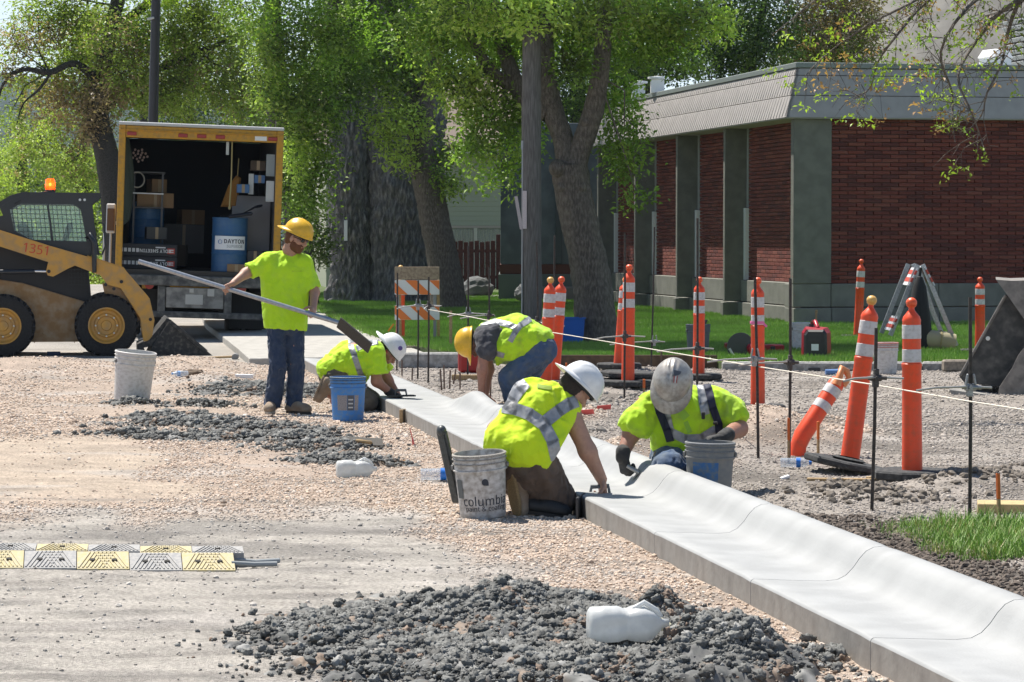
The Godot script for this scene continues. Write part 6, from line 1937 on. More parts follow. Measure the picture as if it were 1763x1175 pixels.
# ------------------------------------------------------------------ box truck seen from behind, its load
func build_truck() -> void:
	var d := 44.8
	var s := d / LENS
	var base := along(336, 586, d)
	base.y = 0.0
	var frame := Transform3D(Basis(Vector3.UP, deg_to_rad(8.0)) * Basis(Vector3.BACK, deg_to_rad(-2.0)), base)
	var root := thing("box_truck", "yellow framed box truck open at the back, tail towards the loader", "truck")
	root.transform = frame
	var X := func(px: float) -> float: return (px - 336.0) * s
	var Y := func(py: float) -> float: return (586.0 - py) * s
	var yellow := mat("truck_yellow", Color.WHITE, 0.5, 0.0, two_tone(0.02, lin(0.52, 0.26, 0.018), lin(0.34, 0.19, 0.05), 0.55, 0.85, 5, 111), 1.0)
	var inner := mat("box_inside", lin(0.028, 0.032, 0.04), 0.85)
	var dirty := mat("dusty_steel", Color.WHITE, 0.85, 0.1, two_tone(0.02, lin(0.07, 0.07, 0.07), lin(0.20, 0.195, 0.18), 0.35, 0.75, 4, 112), 0.6)
	var black := mat("truck_black", lin(0.016, 0.016, 0.017), 0.8)
	var red := mat("red_lens", lin(0.32, 0.025, 0.02), 0.3)
	var w := 1.26
	var deck := 1.10
	var top := 3.44
	var long := 5.6
	obj("floor", Shape.new().slab(Vector3(-w + 0.02, deck - 0.08, -long), Vector3(w - 0.02, deck, -0.04)), mat("deck_wood", lin(0.05, 0.045, 0.04), 0.9), root)
	for sd in [-1.0, 1.0]:
		obj("side_wall", Shape.new().slab(Vector3(sd * w - 0.02, deck + 0.001, -long), Vector3(sd * w + 0.02, top - 0.06, -0.08)), yellow if sd < 0 else mat("truck_panel", lin(0.45, 0.44, 0.42), 0.7), root)
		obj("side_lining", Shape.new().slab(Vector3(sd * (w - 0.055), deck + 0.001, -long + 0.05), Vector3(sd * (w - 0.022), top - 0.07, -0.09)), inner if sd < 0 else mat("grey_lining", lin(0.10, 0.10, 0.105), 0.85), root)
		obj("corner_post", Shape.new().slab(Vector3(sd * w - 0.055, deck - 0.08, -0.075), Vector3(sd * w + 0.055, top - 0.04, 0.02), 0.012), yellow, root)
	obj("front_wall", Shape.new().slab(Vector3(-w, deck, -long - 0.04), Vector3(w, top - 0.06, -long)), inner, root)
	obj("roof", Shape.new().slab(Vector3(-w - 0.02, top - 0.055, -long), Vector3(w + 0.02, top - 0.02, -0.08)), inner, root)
	obj("header", Shape.new().slab(Vector3(-w + 0.057, top - 0.235, -0.07), Vector3(w - 0.057, top - 0.045, 0.015), 0.01), yellow, root)
	obj("roof_edge", Shape.new().slab(Vector3(-w - 0.06, top - 0.04, -0.10), Vector3(w + 0.06, top + 0.015, 0.035), 0.012), mat("pale_metal", Color.WHITE), root)
	obj("drip_rail", Shape.new().slab(Vector3(-w - 0.05, top - 0.125, 0.016), Vector3(w + 0.05, top - 0.105, 0.045), 0.006), yellow, root)
	for px in [217.0, 304.0, 336.0, 368.0, 458.0]:
		obj("marker_lamp", Shape.new().slab(Vector3(X.call(px) - 0.075, top - 0.205, 0.016), Vector3(X.call(px) + 0.075, top - 0.145, 0.035), 0.01), red, root)
	obj("sticker", Shape.new().slab(Vector3(X.call(438.0) - 0.10, top - 0.21, 0.016), Vector3(X.call(438.0) + 0.09, top - 0.14, 0.020)), mat("white_paper", Color.WHITE), root)
	# tail: deck beam, frame, plate, bumper, lamps
	obj("deck_beam", Shape.new().slab(Vector3(-w - 0.05, deck - 0.25, -0.06), Vector3(w + 0.05, deck - 0.082, 0.05), 0.015), dirty, root)
	var sh := Shape.new()
	for x in [-0.62, 0.44]: sh.slab(Vector3(x, 0.42, -0.3), Vector3(x + 0.12, deck - 0.255, 0.02), 0.01)
	obj("frame_bracket", sh, dirty, root)
	obj("plate_panel", Shape.new().slab(Vector3(-0.49, 0.50, -0.05), Vector3(0.43, 0.83, 0.015), 0.01), mat("dusty_panel", Color.WHITE, 0.85, 0.0, two_tone(0.012, lin(0.30, 0.29, 0.27), lin(0.14, 0.135, 0.13), 0.4, 0.8, 5, 114), 0.8), root)
	sh = Shape.new()
	sh.slab(Vector3(-0.18, 0.56, 0.018), Vector3(0.10, 0.72, 0.026), 0.004)
	sh.slab(Vector3(-0.12, 0.75, 0.018), Vector3(-0.05, 0.82, 0.03), 0.004)
	sh.slab(Vector3(0.17, 0.70, 0.018), Vector3(0.28, 0.82, 0.03), 0.004)
	obj("number_plate", sh, mat("plate_pale", lin(0.48, 0.47, 0.44), 0.7), root)
	obj("bumper", Shape.new().slab(Vector3(-0.78, 0.34, -0.10), Vector3(1.12, 0.44, 0.03), 0.015), dirty, root)
	for x in [-0.76, 0.72]:
		obj("tail_lamp", Shape.new().lathe([Vector2(0.075, 0.0), Vector2(0.075, 0.03), Vector2(0.0, 0.045)], 18, Transform3D(Basis(Vector3.RIGHT, PI / 2), Vector3(x, 0.86, -0.08))), red, root)
	sh = Shape.new()
	sh.slab(Vector3(-0.5, 0.45, -5.0), Vector3(-0.38, 0.80, -0.06), 0.01)
	sh.slab(Vector3(0.36, 0.45, -5.0), Vector3(0.48, 0.80, -0.06), 0.01)
	sh.slab(Vector3(-0.95, 0.30, -2.2), Vector3(0.95, 0.48, -1.9), 0.03)
	sh.slab(Vector3(-1.1, 0.85, -5.4), Vector3(1.1, 1.0, -0.1), 0.0)
	obj("chassis", sh, black, root)
	for x in [-1.0, -0.66, 0.66, 1.0]:
		obj("wheel", Shape.new().lathe([Vector2(0.22, -0.13), Vector2(0.44, -0.13), Vector2(0.48, -0.10), Vector2(0.48, 0.10), Vector2(0.44, 0.13), Vector2(0.22, 0.13)], 30, Transform3D(Basis(Vector3.BACK, PI / 2), Vector3(x, 0.475, -1.6))), mat("tyre_rubber", Color.WHITE), root)
	for x in [-1.15, 0.56]:
		obj("mud_flap", Shape.new().slab(Vector3(x, 0.17, -0.78), Vector3(x + 0.60, 0.78, -0.765), 0.003), black, root)
	# the cab beyond the box shows only its mirror at the left
	obj("cab", Shape.new().slab(Vector3(-1.05, 0.5, -7.4), Vector3(1.05, 2.5, -5.75), 0.12), yellow, root)
	obj("side_lamp_box", Shape.new().slab(Vector3(-1.48, 1.66, -0.5), Vector3(-1.33, 2.14, -0.35), 0.02), mat("pale_metal", Color.WHITE), root)
	obj("side_lamp", Shape.new().slab(Vector3(-1.465, 1.70, -0.349), Vector3(-1.345, 2.06, -0.335), 0.01), mat("brown_lens", lin(0.10, 0.045, 0.012), 0.4), root)
	sh = Shape.new()
	sh.tube([Vector3(-1.50, 1.0, -0.42), Vector3(-1.50, 1.66, -0.42)], [0.02, 0.02], 8)
	sh.tube([Vector3(-1.40, 1.0, -0.42), Vector3(-1.40, 1.66, -0.42)], [0.02, 0.02], 8)
	sh.slab(Vector3(-1.52, 0.95, -0.46), Vector3(-1.27, 1.0, -0.38), 0.005)
	sh.slab(Vector3(-1.33, 1.8, -0.46), Vector3(-1.27, 1.86, -0.38), 0.005)
	obj("ladder_rail", sh, mat("pale_metal", Color.WHITE), root)
	# ---- what is in the box ----
	var inb := func(x: float, y: float, z: float) -> Vector3: return frame * Vector3(x, y, z)
	var cargo := func(called: String, label: String, category: String, x: float, y: float, z: float) -> Node3D:
		var o := thing(called, label, category)
		o.transform = Transform3D(frame.basis, inb.call(x, y, z))
		return o
	var blue := mat("drum_blue", Color.WHITE, 0.5, 0.0, two_tone(0.02, lin(0.025, 0.10, 0.24), lin(0.06, 0.13, 0.22), 0.5, 0.85, 5, 121), 1.2)
	var drum := func(label: String, x: float, y: float, z: float) -> Node3D:
		var o: Node3D = cargo.call("drum", label, "drum", x, y, z)
		obj("shell", Shape.new().lathe([Vector2(0.0, 0.0), Vector2(0.282, 0.0), Vector2(0.29, 0.012), Vector2(0.285, 0.03), Vector2(0.285, 0.28), Vector2(0.294, 0.295), Vector2(0.285, 0.31), Vector2(0.285, 0.58), Vector2(0.294, 0.595), Vector2(0.285, 0.61), Vector2(0.285, 0.85), Vector2(0.291, 0.865), Vector2(0.285, 0.88), Vector2(0.27, 0.86), Vector2(0.0, 0.86)], 36), blue, o)
		return o
	var dr: Node3D = drum.call("blue steel drum with white paper label at the right of the truck bed", X.call(391.0), deck, -0.42)
	obj("label", Shape.new().lathe([Vector2(0.2965, 0.36), Vector2(0.2965, 0.58)], 20, Transform3D(), -0.95, 0.95), mat("white_paper", Color.WHITE), dr)
	obj("lettering", bent(text_mesh("DAYTON", 0.092, 0.002, true), 0.298), mat("ink_dark", lin(0.03, 0.035, 0.05), 0.7), dr, place(Vector3(0.0, 0.495, 0.0), Vector3(0, 0.26, 0)))
	obj("lettering", bent(text_mesh("SUPERIOR", 0.060, 0.002, false), 0.298), mat("ink_grey", lin(0.22, 0.24, 0.27), 0.7), dr, place(Vector3(0.0, 0.415, 0.0), Vector3(0, 0.28, 0)))
	sh = Shape.new()
	for k in 6:
		var a := TAU * k / 6.0 + PI / 6.0; var b := TAU * (k + 1) / 6.0 + PI / 6.0
		sh.bar(Vector3(cos(a), sin(a), 0) * 0.036, Vector3(cos(b), sin(b), 0) * 0.036, 0.003, 0.022, Vector3.BACK)
	obj("logo", bent(sh.mesh(), 0.298), mat("ink_blue", lin(0.015, 0.16, 0.42), 0.6), dr, place(Vector3(0, 0.485, 0), Vector3(0, -0.56, 0)))
	drum.call("blue steel drum standing behind the black boxes at the left of the truck bed", X.call(248.0), deck + 0.22, -1.5)
	# black boxes with white print, laid upside down
	for k in 2:
		var bx: Node3D = cargo.call("carton", ["flat black carton with white print under another like it", "flat black carton with white print on top of its like in the truck"][k], "carton", X.call(251.0), deck + 0.005 + k * 0.205, -0.42)
		obj("carton_body", Shape.new().slab(Vector3(-0.47, 0.0, -0.5), Vector3(0.47, 0.20, 0.0), 0.006), mat("carton_black", lin(0.014, 0.015, 0.02), 0.6), bx)
		var white := mat("white_print", lin(0.6, 0.6, 0.6), 0.7)
		obj("print", text_mesh("POLY SHEETING", 0.075, 0.002, true), white, bx, place(Vector3(0.09, 0.09, 0.003), Vector3(0, 0, PI)))
		sh = Shape.new()
		for j in 5: sh.slab(Vector3(-0.45 + j * 0.065, 0.065, 0.001), Vector3(-0.405 + j * 0.065, 0.125, 0.003))
		sh.slab(Vector3(0.12, 0.135, 0.001), Vector3(0.28, 0.155, 0.003))
		obj("print", sh, white, bx)
		obj("print", Shape.new().slab(Vector3(0.31, 0.045, 0.001), Vector3(0.43, 0.135, 0.003)), mat("print_red", lin(0.42, 0.05, 0.035), 0.7), bx)
		sh = Shape.new()
		for j in 2: sh.slab(Vector3(0.33, 0.065 + j * 0.033, 0.0035), Vector3(0.41, 0.083 + j * 0.033, 0.005))
		obj("print", sh, white, bx)
	var box := func(label: String, px: float, py: float, z: float, size: Vector3, m: Material, turn := 0.0) -> Node3D:
		var o: Node3D = cargo.call("box", label, "box", X.call(px), Y.call(py), z)
		o.rotation.y += turn
		obj("box_body", Shape.new().slab(Vector3(-size.x / 2, 0, -size.z / 2), Vector3(size.x / 2, size.y, size.z / 2), 0.006), m, o)
		obj("tape", Shape.new().slab(Vector3(-0.025, size.y * 0.02, size.z / 2), Vector3(0.025, size.y * 0.98, size.z / 2 + 0.002)), mat("tape_tan", lin(0.30, 0.22, 0.13), 0.5), o)
		return o
	var card := mat("cardboard", lin(0.24, 0.15, 0.08), 0.85)
	box.call("brown cardboard box on the left rack in the truck", 262.0, 360.0, -1.4, Vector3(0.60, 0.24, 0.4), card)
	box.call("small brown cardboard box before the labelled drum", 403.0, 468.0, -0.16, Vector3(0.30, 0.13, 0.12), card)
	box.call("dim brown box on the left rack above the ring", 264.0, 333.0, -1.6, Vector3(0.26, 0.22, 0.3), card, 0.3)
	box.call("blue and white carton on the right shelf, lower of two", 412.0, 330.0, -0.5, Vector3(0.20, 0.14, 0.2), mat("carton_blue", lin(0.06, 0.15, 0.32), 0.6))
	box.call("blue carton high on the right shelf beside the white board", 440.0, 312.0, -0.5, Vector3(0.17, 0.13, 0.2), mat("carton_blue", Color.WHITE))
	box.call("brown wooden tray above the blue cartons", 437.0, 290.0, -0.6, Vector3(0.24, 0.16, 0.3), mat("tray_wood", lin(0.07, 0.05, 0.035), 0.8))
	box.call("black plastic case before the left drum", 264.0, 416.0, -0.8, Vector3(0.34, 0.2, 0.2), mat("case_black", lin(0.025, 0.027, 0.03), 0.5), 0.15)
	box.call("dim grey crate stacked deep in the truck behind the two drums", 318.0, 440.0, -3.2, Vector3(0.7, 0.5, 0.5), mat("case_black", Color.WHITE))
	box.call("dusty cardboard box on the dim crate deep in the truck", 330.0, 392.0, -3.2, Vector3(0.4, 0.3, 0.4), card, 0.2)
	box.call("wooden crate deep in the truck under its left rack", 296.0, 462.0, -2.4, Vector3(0.5, 0.35, 0.4), mat("tray_wood", Color.WHITE), -0.1)
	box.call("black battery case at the right of the labelled drum", 436.0, 466.0, -0.5, Vector3(0.26, 0.34, 0.3), mat("case_black", Color.WHITE))
	var pan := func(called: String, label: String, category: String, a: Vector2, b: Vector2, z: float, m: Material) -> void:
		var o: Node3D = cargo.call(called, label, category, 0.0, 0.0, 0.0)
		obj("panel", Shape.new().slab(Vector3(X.call(a.x), Y.call(b.y), z - 0.02), Vector3(X.call(b.x), Y.call(a.y), z), 0.004), m, o)
		obj("panel_rim", Shape.new().slab(Vector3(X.call(a.x), Y.call(b.y), z + 0.001), Vector3(X.call(b.x), Y.call(b.y) + 0.02, z + 0.012), 0.003), m, o)
	pan.call("shelf", "pale grey sheet leaning behind the labelled drum", "sheet", Vector2(395, 334), Vector2(462, 430), -0.75, mat("grey_sheet", lin(0.20, 0.20, 0.21), 0.7))
	pan.call("notice_board", "upper grey panel inside the right edge of the truck", "panel", Vector2(449, 262), Vector2(464, 300), -0.14, mat("panel_grey", lin(0.26, 0.29, 0.30), 0.6))
	pan.call("notice_board", "lower white panel inside the right edge of the truck", "panel", Vector2(450, 308), Vector2(464, 344), -0.14, mat("panel_white", lin(0.5, 0.52, 0.52), 0.6))
	pan.call("white_board", "narrow white upright board between the blue cartons", "board", Vector2(421, 296), Vector2(430, 332), -0.45, mat("panel_white", Color.WHITE))
	pan.call("paper_strip", "white paper strip hanging under the truck's header", "paper", Vector2(379, 243), Vector2(384, 266), -0.12, mat("panel_white", Color.WHITE))
	var rope: Node3D = cargo.call("pull_strap", "pale strap hanging from the header of the truck box", "strap", 0.0, 0.0, 0.0)
	obj("strap", Shape.new().tube([Vector3(X.call(389.0), Y.call(243.0), -0.1), Vector3(X.call(389.5), Y.call(300.0), -0.1), Vector3(X.call(388.0), Y.call(355.0), -0.12)], [0.012, 0.012, 0.014], 8), mat("strap_tan", lin(0.33, 0.27, 0.12), 0.8), rope)
	obj("knot", Shape.new().ball(Vector3(X.call(388.0), Y.call(357.0), -0.12), Vector3(0.022, 0.03, 0.022)), mat("strap_tan", Color.WHITE), rope)
	var tarp: Node3D = cargo.call("green_tarp", "grey-green tarpaulin hanging down the left inside wall of the truck", "tarpaulin", 0.0, 0.0, 0.0)
	sh = Shape.new()
	sh.smooth()
	for i in 10:
		for j in 6:
			var pt := func(u: int, v: int) -> Vector3:
				var fy := u / 10.0; var fx := v / 6.0
				return Vector3(lerpf(X.call(207.0), X.call(212.0 + 12.0 * sin(fy * 2.6)), fx), lerpf(Y.call(238.0), Y.call(392.0 - 10.0 * fx), fy), -0.2 - 0.5 * fx + 0.05 * sin(v * 2.5 + u * 0.4))
			sh.quad(pt.call(i, j), pt.call(i + 1, j), pt.call(i + 1, j + 1), pt.call(i, j + 1))
	obj("tarpaulin", sh, mat("tarp_green", lin(0.055, 0.068, 0.055), 0.9), tarp)
	obj("tarp_hem", Shape.new().tube([Vector3(X.call(207.0), Y.call(392.0), -0.2), Vector3(X.call(216.0), Y.call(384.0), -0.7)], [0.015, 0.015], 6), mat("tarp_green", Color.WHITE), tarp)
	var hose: Node3D = cargo.call("hose_ring", "pale hose coiled in a ring on the left rack", "hose", X.call(229.0), Y.call(313.0), -0.9)
	sh = Shape.new()
	var ringp := []
	for k in 41: ringp.append(Vector3(cos(TAU * k / 20.0) * 0.115, sin(TAU * k / 20.0) * 0.125, 0.018 * k / 20.0))
	sh.tube(ringp, [0.012], 8)
	obj("coil", sh, mat("hose_pale", lin(0.36, 0.33, 0.29), 0.6), hose)
	var pipes: Node3D = cargo.call("pipe_bundle", "bundle of pale pipes seen end on, upper left in the truck", "pipes", X.call(232.0), Y.call(270.0), -0.7)
	for k in 16:
		var a := k * 2.4; var rr := 0.032 * sqrt(k + 0.3)
		var pipe_at := Vector3(cos(a) * rr * 1.1, sin(a) * rr * 0.85, 0)
		obj("pipe", Shape.new().tube([pipe_at, pipe_at - Vector3(0, 0, 0.25)], [0.018, 0.018], 8), mat("pipe_pink", lin(0.30, 0.22, 0.20), 0.7), pipes)
	var rack: Node3D = cargo.call("steel_rack", "dark steel shelving along the left wall inside the truck", "rack", 0.0, 0.0, 0.0)
	for y in [Y.call(362.0), Y.call(300.0)]: obj("shelf", Shape.new().slab(Vector3(X.call(224.0), y, -2.0), Vector3(X.call(278.0), y + 0.025, -1.1), 0.004), mat("rack_steel", lin(0.09, 0.09, 0.095), 0.5, 0.5), rack)
	obj("shelf_edge", Shape.new().slab(Vector3(X.call(222.0), Y.call(338.0), -0.5), Vector3(X.call(275.0), Y.call(336.0), -0.48)), mat("pale_metal", Color.WHITE), rack)
	for x in [223.0, 272.0]: obj("upright", Shape.new().slab(Vector3(X.call(x), deck + 0.42, -1.12), Vector3(X.call(x) + 0.03, Y.call(300.0), -1.09)), mat("rack_steel", Color.WHITE), rack)
	var lid: Node3D = cargo.call("black_sheeting", "crumpled black plastic sheeting lying on the labelled drum", "plastic sheeting", X.call(405.0), deck + 0.875, -0.35)
	sh = Shape.new()
	sh.smooth()
	var fz := func(i: int, j: int) -> Vector3:
		return Vector3(-0.30 + i * 0.075, 0.02 + 0.20 * smoothstep(3.0, 9.0, float(i)) + 0.05 * fold_noise.get_noise_2d(i * 0.9, j * 0.9), -0.25 + j * 0.07)
	for i in 9:
		for j in 7: sh.quad(fz.call(i, j + 1), fz.call(i + 1, j + 1), fz.call(i + 1, j), fz.call(i, j))
	obj("sheeting", sh, mat("carton_black", Color.WHITE), lid)
	obj("sheeting_fold", Shape.new().box(place(Vector3(0.02, 0.05, 0.22), Vector3(0.2, 0, 0.18)), Vector3(0.4, 0.05, 0.1), 0.02), mat("carton_black", Color.WHITE), lid)
	var cone: Node3D = cargo.call("orange_tarp", "orange folded tarpaulin hanging behind the strap", "tarpaulin", X.call(386.0), Y.call(355.0), -0.9)
	sh = Shape.new()
	sh.prism([Vector2(-0.10, 0.0), Vector2(0.16, 0.0), Vector2(0.22, 0.48), Vector2(0.14, 0.52), Vector2(0.02, 0.36)], 0.16, place(Vector3.ZERO), 0.03)
	obj("cloth", sh, mat("tarp_orange", lin(0.26, 0.12, 0.02), 0.8), cone)
	obj("cord", Shape.new().tube([Vector3(0.16, 0.5, 0.1), Vector3(0.17, 0.8, 0.1)], [0.008], 6), mat("strap_tan", Color.WHITE), cone)

# ------------------------------------------------------------------ bucket of a wheel loader at the right edge
func build_loader_bucket() -> void:
	var d := 28.2
	var s := d / LENS
	var base := along(1720, 692, d)
	base.y = 0.02
	var root := thing("loader_bucket", "big worn grey loader bucket set down at the right edge", "loader bucket", base, -0.17)
	var L := func(q: Array) -> Vector2: return Vector2((q[0] - 1720.0) * s, (692.0 - q[1]) * s)
	var poly := func(pts: Array) -> Array:
		var o := []
		for q in pts: o.append(L.call(q))
		return o
	var dark := mat("worn_dark_steel", Color.WHITE, 0.6, 0.3, two_tone(0.015, lin(0.045, 0.045, 0.044), lin(0.12, 0.115, 0.105), 0.45, 0.75, 5, 131), 0.8)
	var pale := mat("worn_pale_steel", Color.WHITE, 0.75, 0.1, two_tone(0.015, lin(0.24, 0.22, 0.20), lin(0.13, 0.12, 0.11), 0.45, 0.75, 5, 132), 0.9)
	obj("side_plate", Shape.new().prism(poly.call([[1732, 514], [1652, 655], [1662, 668], [1722, 672], [1790, 690], [1900, 690], [1900, 520], [1800, 505]]), 0.05, place(Vector3(0, 0, -0.1)), 0.008), dark, root)
	obj("shell", Shape.new().prism(poly.call([[1738, 520], [1660, 655], [1668, 666], [1722, 670], [1790, 688], [1890, 688], [1890, 530], [1800, 512]]), 1.7, place(Vector3(0, 0, -1.82)), 0.0), dark, root)
	obj("cutting_edge", Shape.new().prism(poly.call([[1714, 488], [1740, 490], [1800, 488], [1900, 500], [1900, 600], [1786, 590], [1763, 557], [1733, 514]]), 1.9, place(Vector3(0, 0, -1.8)), 0.01), pale, root)
	obj("front_plate", Shape.new().prism(poly.call([[1721, 672], [1742, 640], [1752, 618], [1780, 580], [1900, 590], [1900, 694], [1718, 692]]), 0.06, place(Vector3(0, 0, 0.12)), 0.012), pale, root)
	obj("bottom_lip", Shape.new().prism(poly.call([[1636, 676], [1720, 686], [1718, 692], [1640, 684]]), 0.7, place(Vector3(0, 0, -0.4)), 0.003), mat("dusty_panel", Color.WHITE), root)
	obj("edge_rib", Shape.new().bar(Vector3(L.call([1731, 515]).x, L.call([1731, 515]).y, -0.04), Vector3(L.call([1654, 655]).x, L.call([1654, 655]).y, -0.04), 0.03, 0.03, Vector3.UP, 0.006), pale, root)
	var h: Vector2 = L.call([1701, 590])
	obj("bolt", Shape.new().lathe([Vector2(0.022, 0.0), Vector2(0.022, 0.012), Vector2(0.0, 0.014)], 12, Transform3D(Basis(Vector3.RIGHT, PI / 2), Vector3(h.x, h.y, -0.05))), mat("bolt_steel", Color.WHITE), root)

# ------------------------------------------------------------------ orange channelizer posts
func post_parts(root: Node3D, height_m: float, knob: Material, base_seen: bool, base_tilt := Vector3.ZERO) -> void:
	var orange := mat("post_orange", Color.WHITE, 0.42, 0.0, two_tone(0.02, lin(0.80, 0.07, 0.014), lin(0.55, 0.085, 0.035), 0.6, 0.9, 5, 141), 1.4)
	var white := mat("post_white", Color.WHITE, 0.5, 0.0, two_tone(0.03, lin(0.56, 0.55, 0.55), lin(0.40, 0.37, 0.35), 0.55, 0.85, 5, 142), 1.8)
	var rubber := mat("base_rubber", Color.WHITE, 0.9, 0.0, two_tone(0.03, lin(0.03, 0.031, 0.033), lin(0.12, 0.115, 0.11), 0.55, 0.85, 5, 143), 1.6)
	var k := height_m / 1.23
	var p := []
	for q in [[0.066, 0.02], [0.067, 0.10], [0.064, 0.45], [0.063, 0.755], [0.067, 0.765], [0.067, 0.785], [0.061, 0.79], [0.060, 1.07], [0.062, 1.08], [0.054, 1.105], [0.030, 1.135], [0.020, 1.15], [0.019, 1.17]]: p.append(Vector2(q[0], q[1] * k))
	obj("post", Shape.new().lathe(p, 24), orange, root)
	for b in [[0.795, 0.885], [0.955, 1.05]]:
		obj("reflective_band", Shape.new().lathe([Vector2(0.0605, b[0] * k), Vector2(0.0628, b[0] * k + 0.002), Vector2(0.0622, b[1] * k - 0.002), Vector2(0.0600, b[1] * k)], 24), white, root)
	var sh := Shape.new()
	sh.ball(Vector3(0, 1.20 * k, 0), Vector3(0.037, 0.034, 0.037), 16, 9)
	sh.lathe([Vector2(0.019, 1.165 * k), Vector2(0.034, 1.18 * k)], 14)
	obj("knob", sh, knob, root)
	if base_seen:
		var oct := []
		for i in 8: oct.append(Vector2(cos(TAU * (i + 0.5) / 8.0), sin(TAU * (i + 0.5) / 8.0)) * 0.27)
		obj("rubber_base", Shape.new().prism(oct, 0.06, Transform3D(Basis.from_euler(base_tilt) * Basis(Vector3.RIGHT, -PI / 2), Vector3(0, 0.0, 0)), 0.012), rubber, root)

func build_posts() -> void:
	var orange := mat("post_knob", lin(0.72, 0.10, 0.03), 0.4)
	var cream := mat("knob_cream", lin(0.62, 0.36, 0.10), 0.4)
	# foot pixel, depth (0 = from the ground), top pixel, knob, base seen, label
	var list := [
		[1571, 826, 0.0, 1568, 514, 0, true, "upright orange post with two white bands standing on a black rubber base, nearest"],
		[1462, 803, 0.0, 1501, 510, 1, false, "tall orange post leaning right between the fallen-over post and the nearest one"],
		[1305, 708, 0.0, 1304, 478, 0, true, "orange post with a pink smear behind the man with the grey hard hat"],
		[1203, 652, 0.0, 1204, 477, 0, true, "orange post behind the grey hard hat, in front of the grass bucket"],
		[1081, 680, 0.0, 1083, 471, 0, true, "orange post with round knob standing clear between the two white-hatted men's stakes"],
		[1066, 642, 0.0, 1077, 486, 1, true, "orange post with slotted handle half hidden by a nearer one"],
		[952, 664, 0.0, 967, 477, 0, true, "leaning orange post with orange knob beside the utility pole"],
		[938, 672, 0.0, 948, 478, 1, true, "orange post with a cream knob, left of a leaning pair"],
		[689, 602, 0.0, 690, 457, 1, true, "faded red post in front of the striped barricade"],
		[1477, 596, 0.0, 1483, 459, 0, true, "thin far orange post with bent tip before the dark brick wall"],
		[1688, 608, 0.0, 1687, 477, 0, true, "orange post farthest right, behind the loader bucket"],
	]
	for q in list:
		var at := spot(q[0], q[1])
		if q[0] == 1477: at = Vector3(along(1477, 596, 41.5).x, 0.13, -41.5)
		if q[0] == 1688: at = Vector3(along(1688, 608, 36.0).x, 0.14, -36.0)
		var s := LENS / -at.z
		var topx: float = q[3]; var topy: float = q[4]
		var tall: float = (q[1] - topy) / s
		var lean := atan2(topx - q[0], q[1] - topy)
		var root := thing("channelizer_post", q[7], "traffic post", at, 0.0, "orange traffic posts around the site")
		root.rotation.z = -lean
		post_parts(root, tall / cos(lean), cream if q[5] == 1 else orange, q[6], Vector3(0, 0, lean))
	# base of the leaning post, shoved out of level, and the planks beside it
	var oct := []
	for i in 8: oct.append(Vector2(cos(TAU * (i + 0.5) / 8.0), sin(TAU * (i + 0.5) / 8.0)) * 0.30)
	var b := thing("octagonal_weight", "tilted black rubber base half buried under the leaning orange post", "rubber base", spot(1458, 812) + Vector3(0, 0.02, 0))
	obj("slab", Shape.new().prism(oct, 0.05, Transform3D(Basis.from_euler(Vector3(0.05, 0.3, -0.20)) * Basis(Vector3.RIGHT, -PI / 2), Vector3.ZERO), 0.012), mat("base_rubber", Color.WHITE), b)
	obj("rim", Shape.new().lathe([Vector2(0.10, 0.05), Vector2(0.12, 0.065), Vector2(0.09, 0.075)], 16, Transform3D(Basis.from_euler(Vector3(0.05, 0.3, -0.20)), Vector3.ZERO)), mat("base_rubber", Color.WHITE), b)
	# the post that has folded at its foot
	var d := 20.2
	var f := thing("channelizer_post", "orange post folded over at its foot and lying far to the right", "traffic post", spot(1373, 797), 0.0, "orange traffic posts around the site")
	var pt := func(px: float, py: float, back: float) -> Vector3: return along(px, py, d + back) - f.position
	var sh := Shape.new()
	var a: Vector3 = pt.call(1373, 798, 0.0); var m1: Vector3 = pt.call(1375, 768, 0.0); var m2: Vector3 = pt.call(1382, 750, 0.02); var e: Vector3 = pt.call(1440, 662, 0.15)
	sh.tube([a, a.lerp(m1, 0.5), m1, m2, m2.lerp(e, 0.3), m2.lerp(e, 0.72), e, pt.call(1444, 655, 0.16), pt.call(1447, 651, 0.16)], [0.062, 0.058, 0.060, 0.066, 0.064, 0.062, 0.060, 0.05, 0.02], 20)
	obj("post", sh, mat("post_orange", Color.WHITE), f)
	for q in [[0.50, 0.64], [0.78, 0.93]]:
		var u: Vector3 = m2.lerp(e, q[0]); var v: Vector3 = m2.lerp(e, q[1])
		obj("reflective_band", Shape.new().tube([u, v], [0.0655, 0.0645], 20), mat("post_white", Color.WHITE), f)
	sh = Shape.new()
	sh.tube([pt.call(1440, 664, 0.1), pt.call(1446, 648, 0.12), pt.call(1450, 634, 0.14), pt.call(1458, 640, 0.15), pt.call(1462, 652, 0.15), pt.call(1452, 664, 0.14)], [0.035, 0.026, 0.026, 0.026, 0.022, 0.025], 10)
	obj("handle", sh, mat("knob_peach", lin(0.66, 0.24, 0.09), 0.45), f)
	# pink smear on one band
	var pk := along(1304, 556, 26.0)
	var smear := thing("pink_ribbon", "strip of pink marking ribbon tied round an orange post", "ribbon", pk)
	obj("ribbon", Shape.new().lathe([Vector2(0.066, -0.012), Vector2(0.069, 0.0), Vector2(0.066, 0.016)], 20, place(Vector3(0, 0, pk.z * 0.0))), mat("pink_tape", lin(0.75, 0.16, 0.36), 0.6), smear)
	obj("tail", Shape.new().box(place(Vector3(0.07, -0.02, 0.03), Vector3(0, 0.4, -0.7)), Vector3(0.05, 0.022, 0.002)), mat("pink_tape", Color.WHITE), smear)
	smear.position = along(1304, 556, -spot(1305, 708).z)

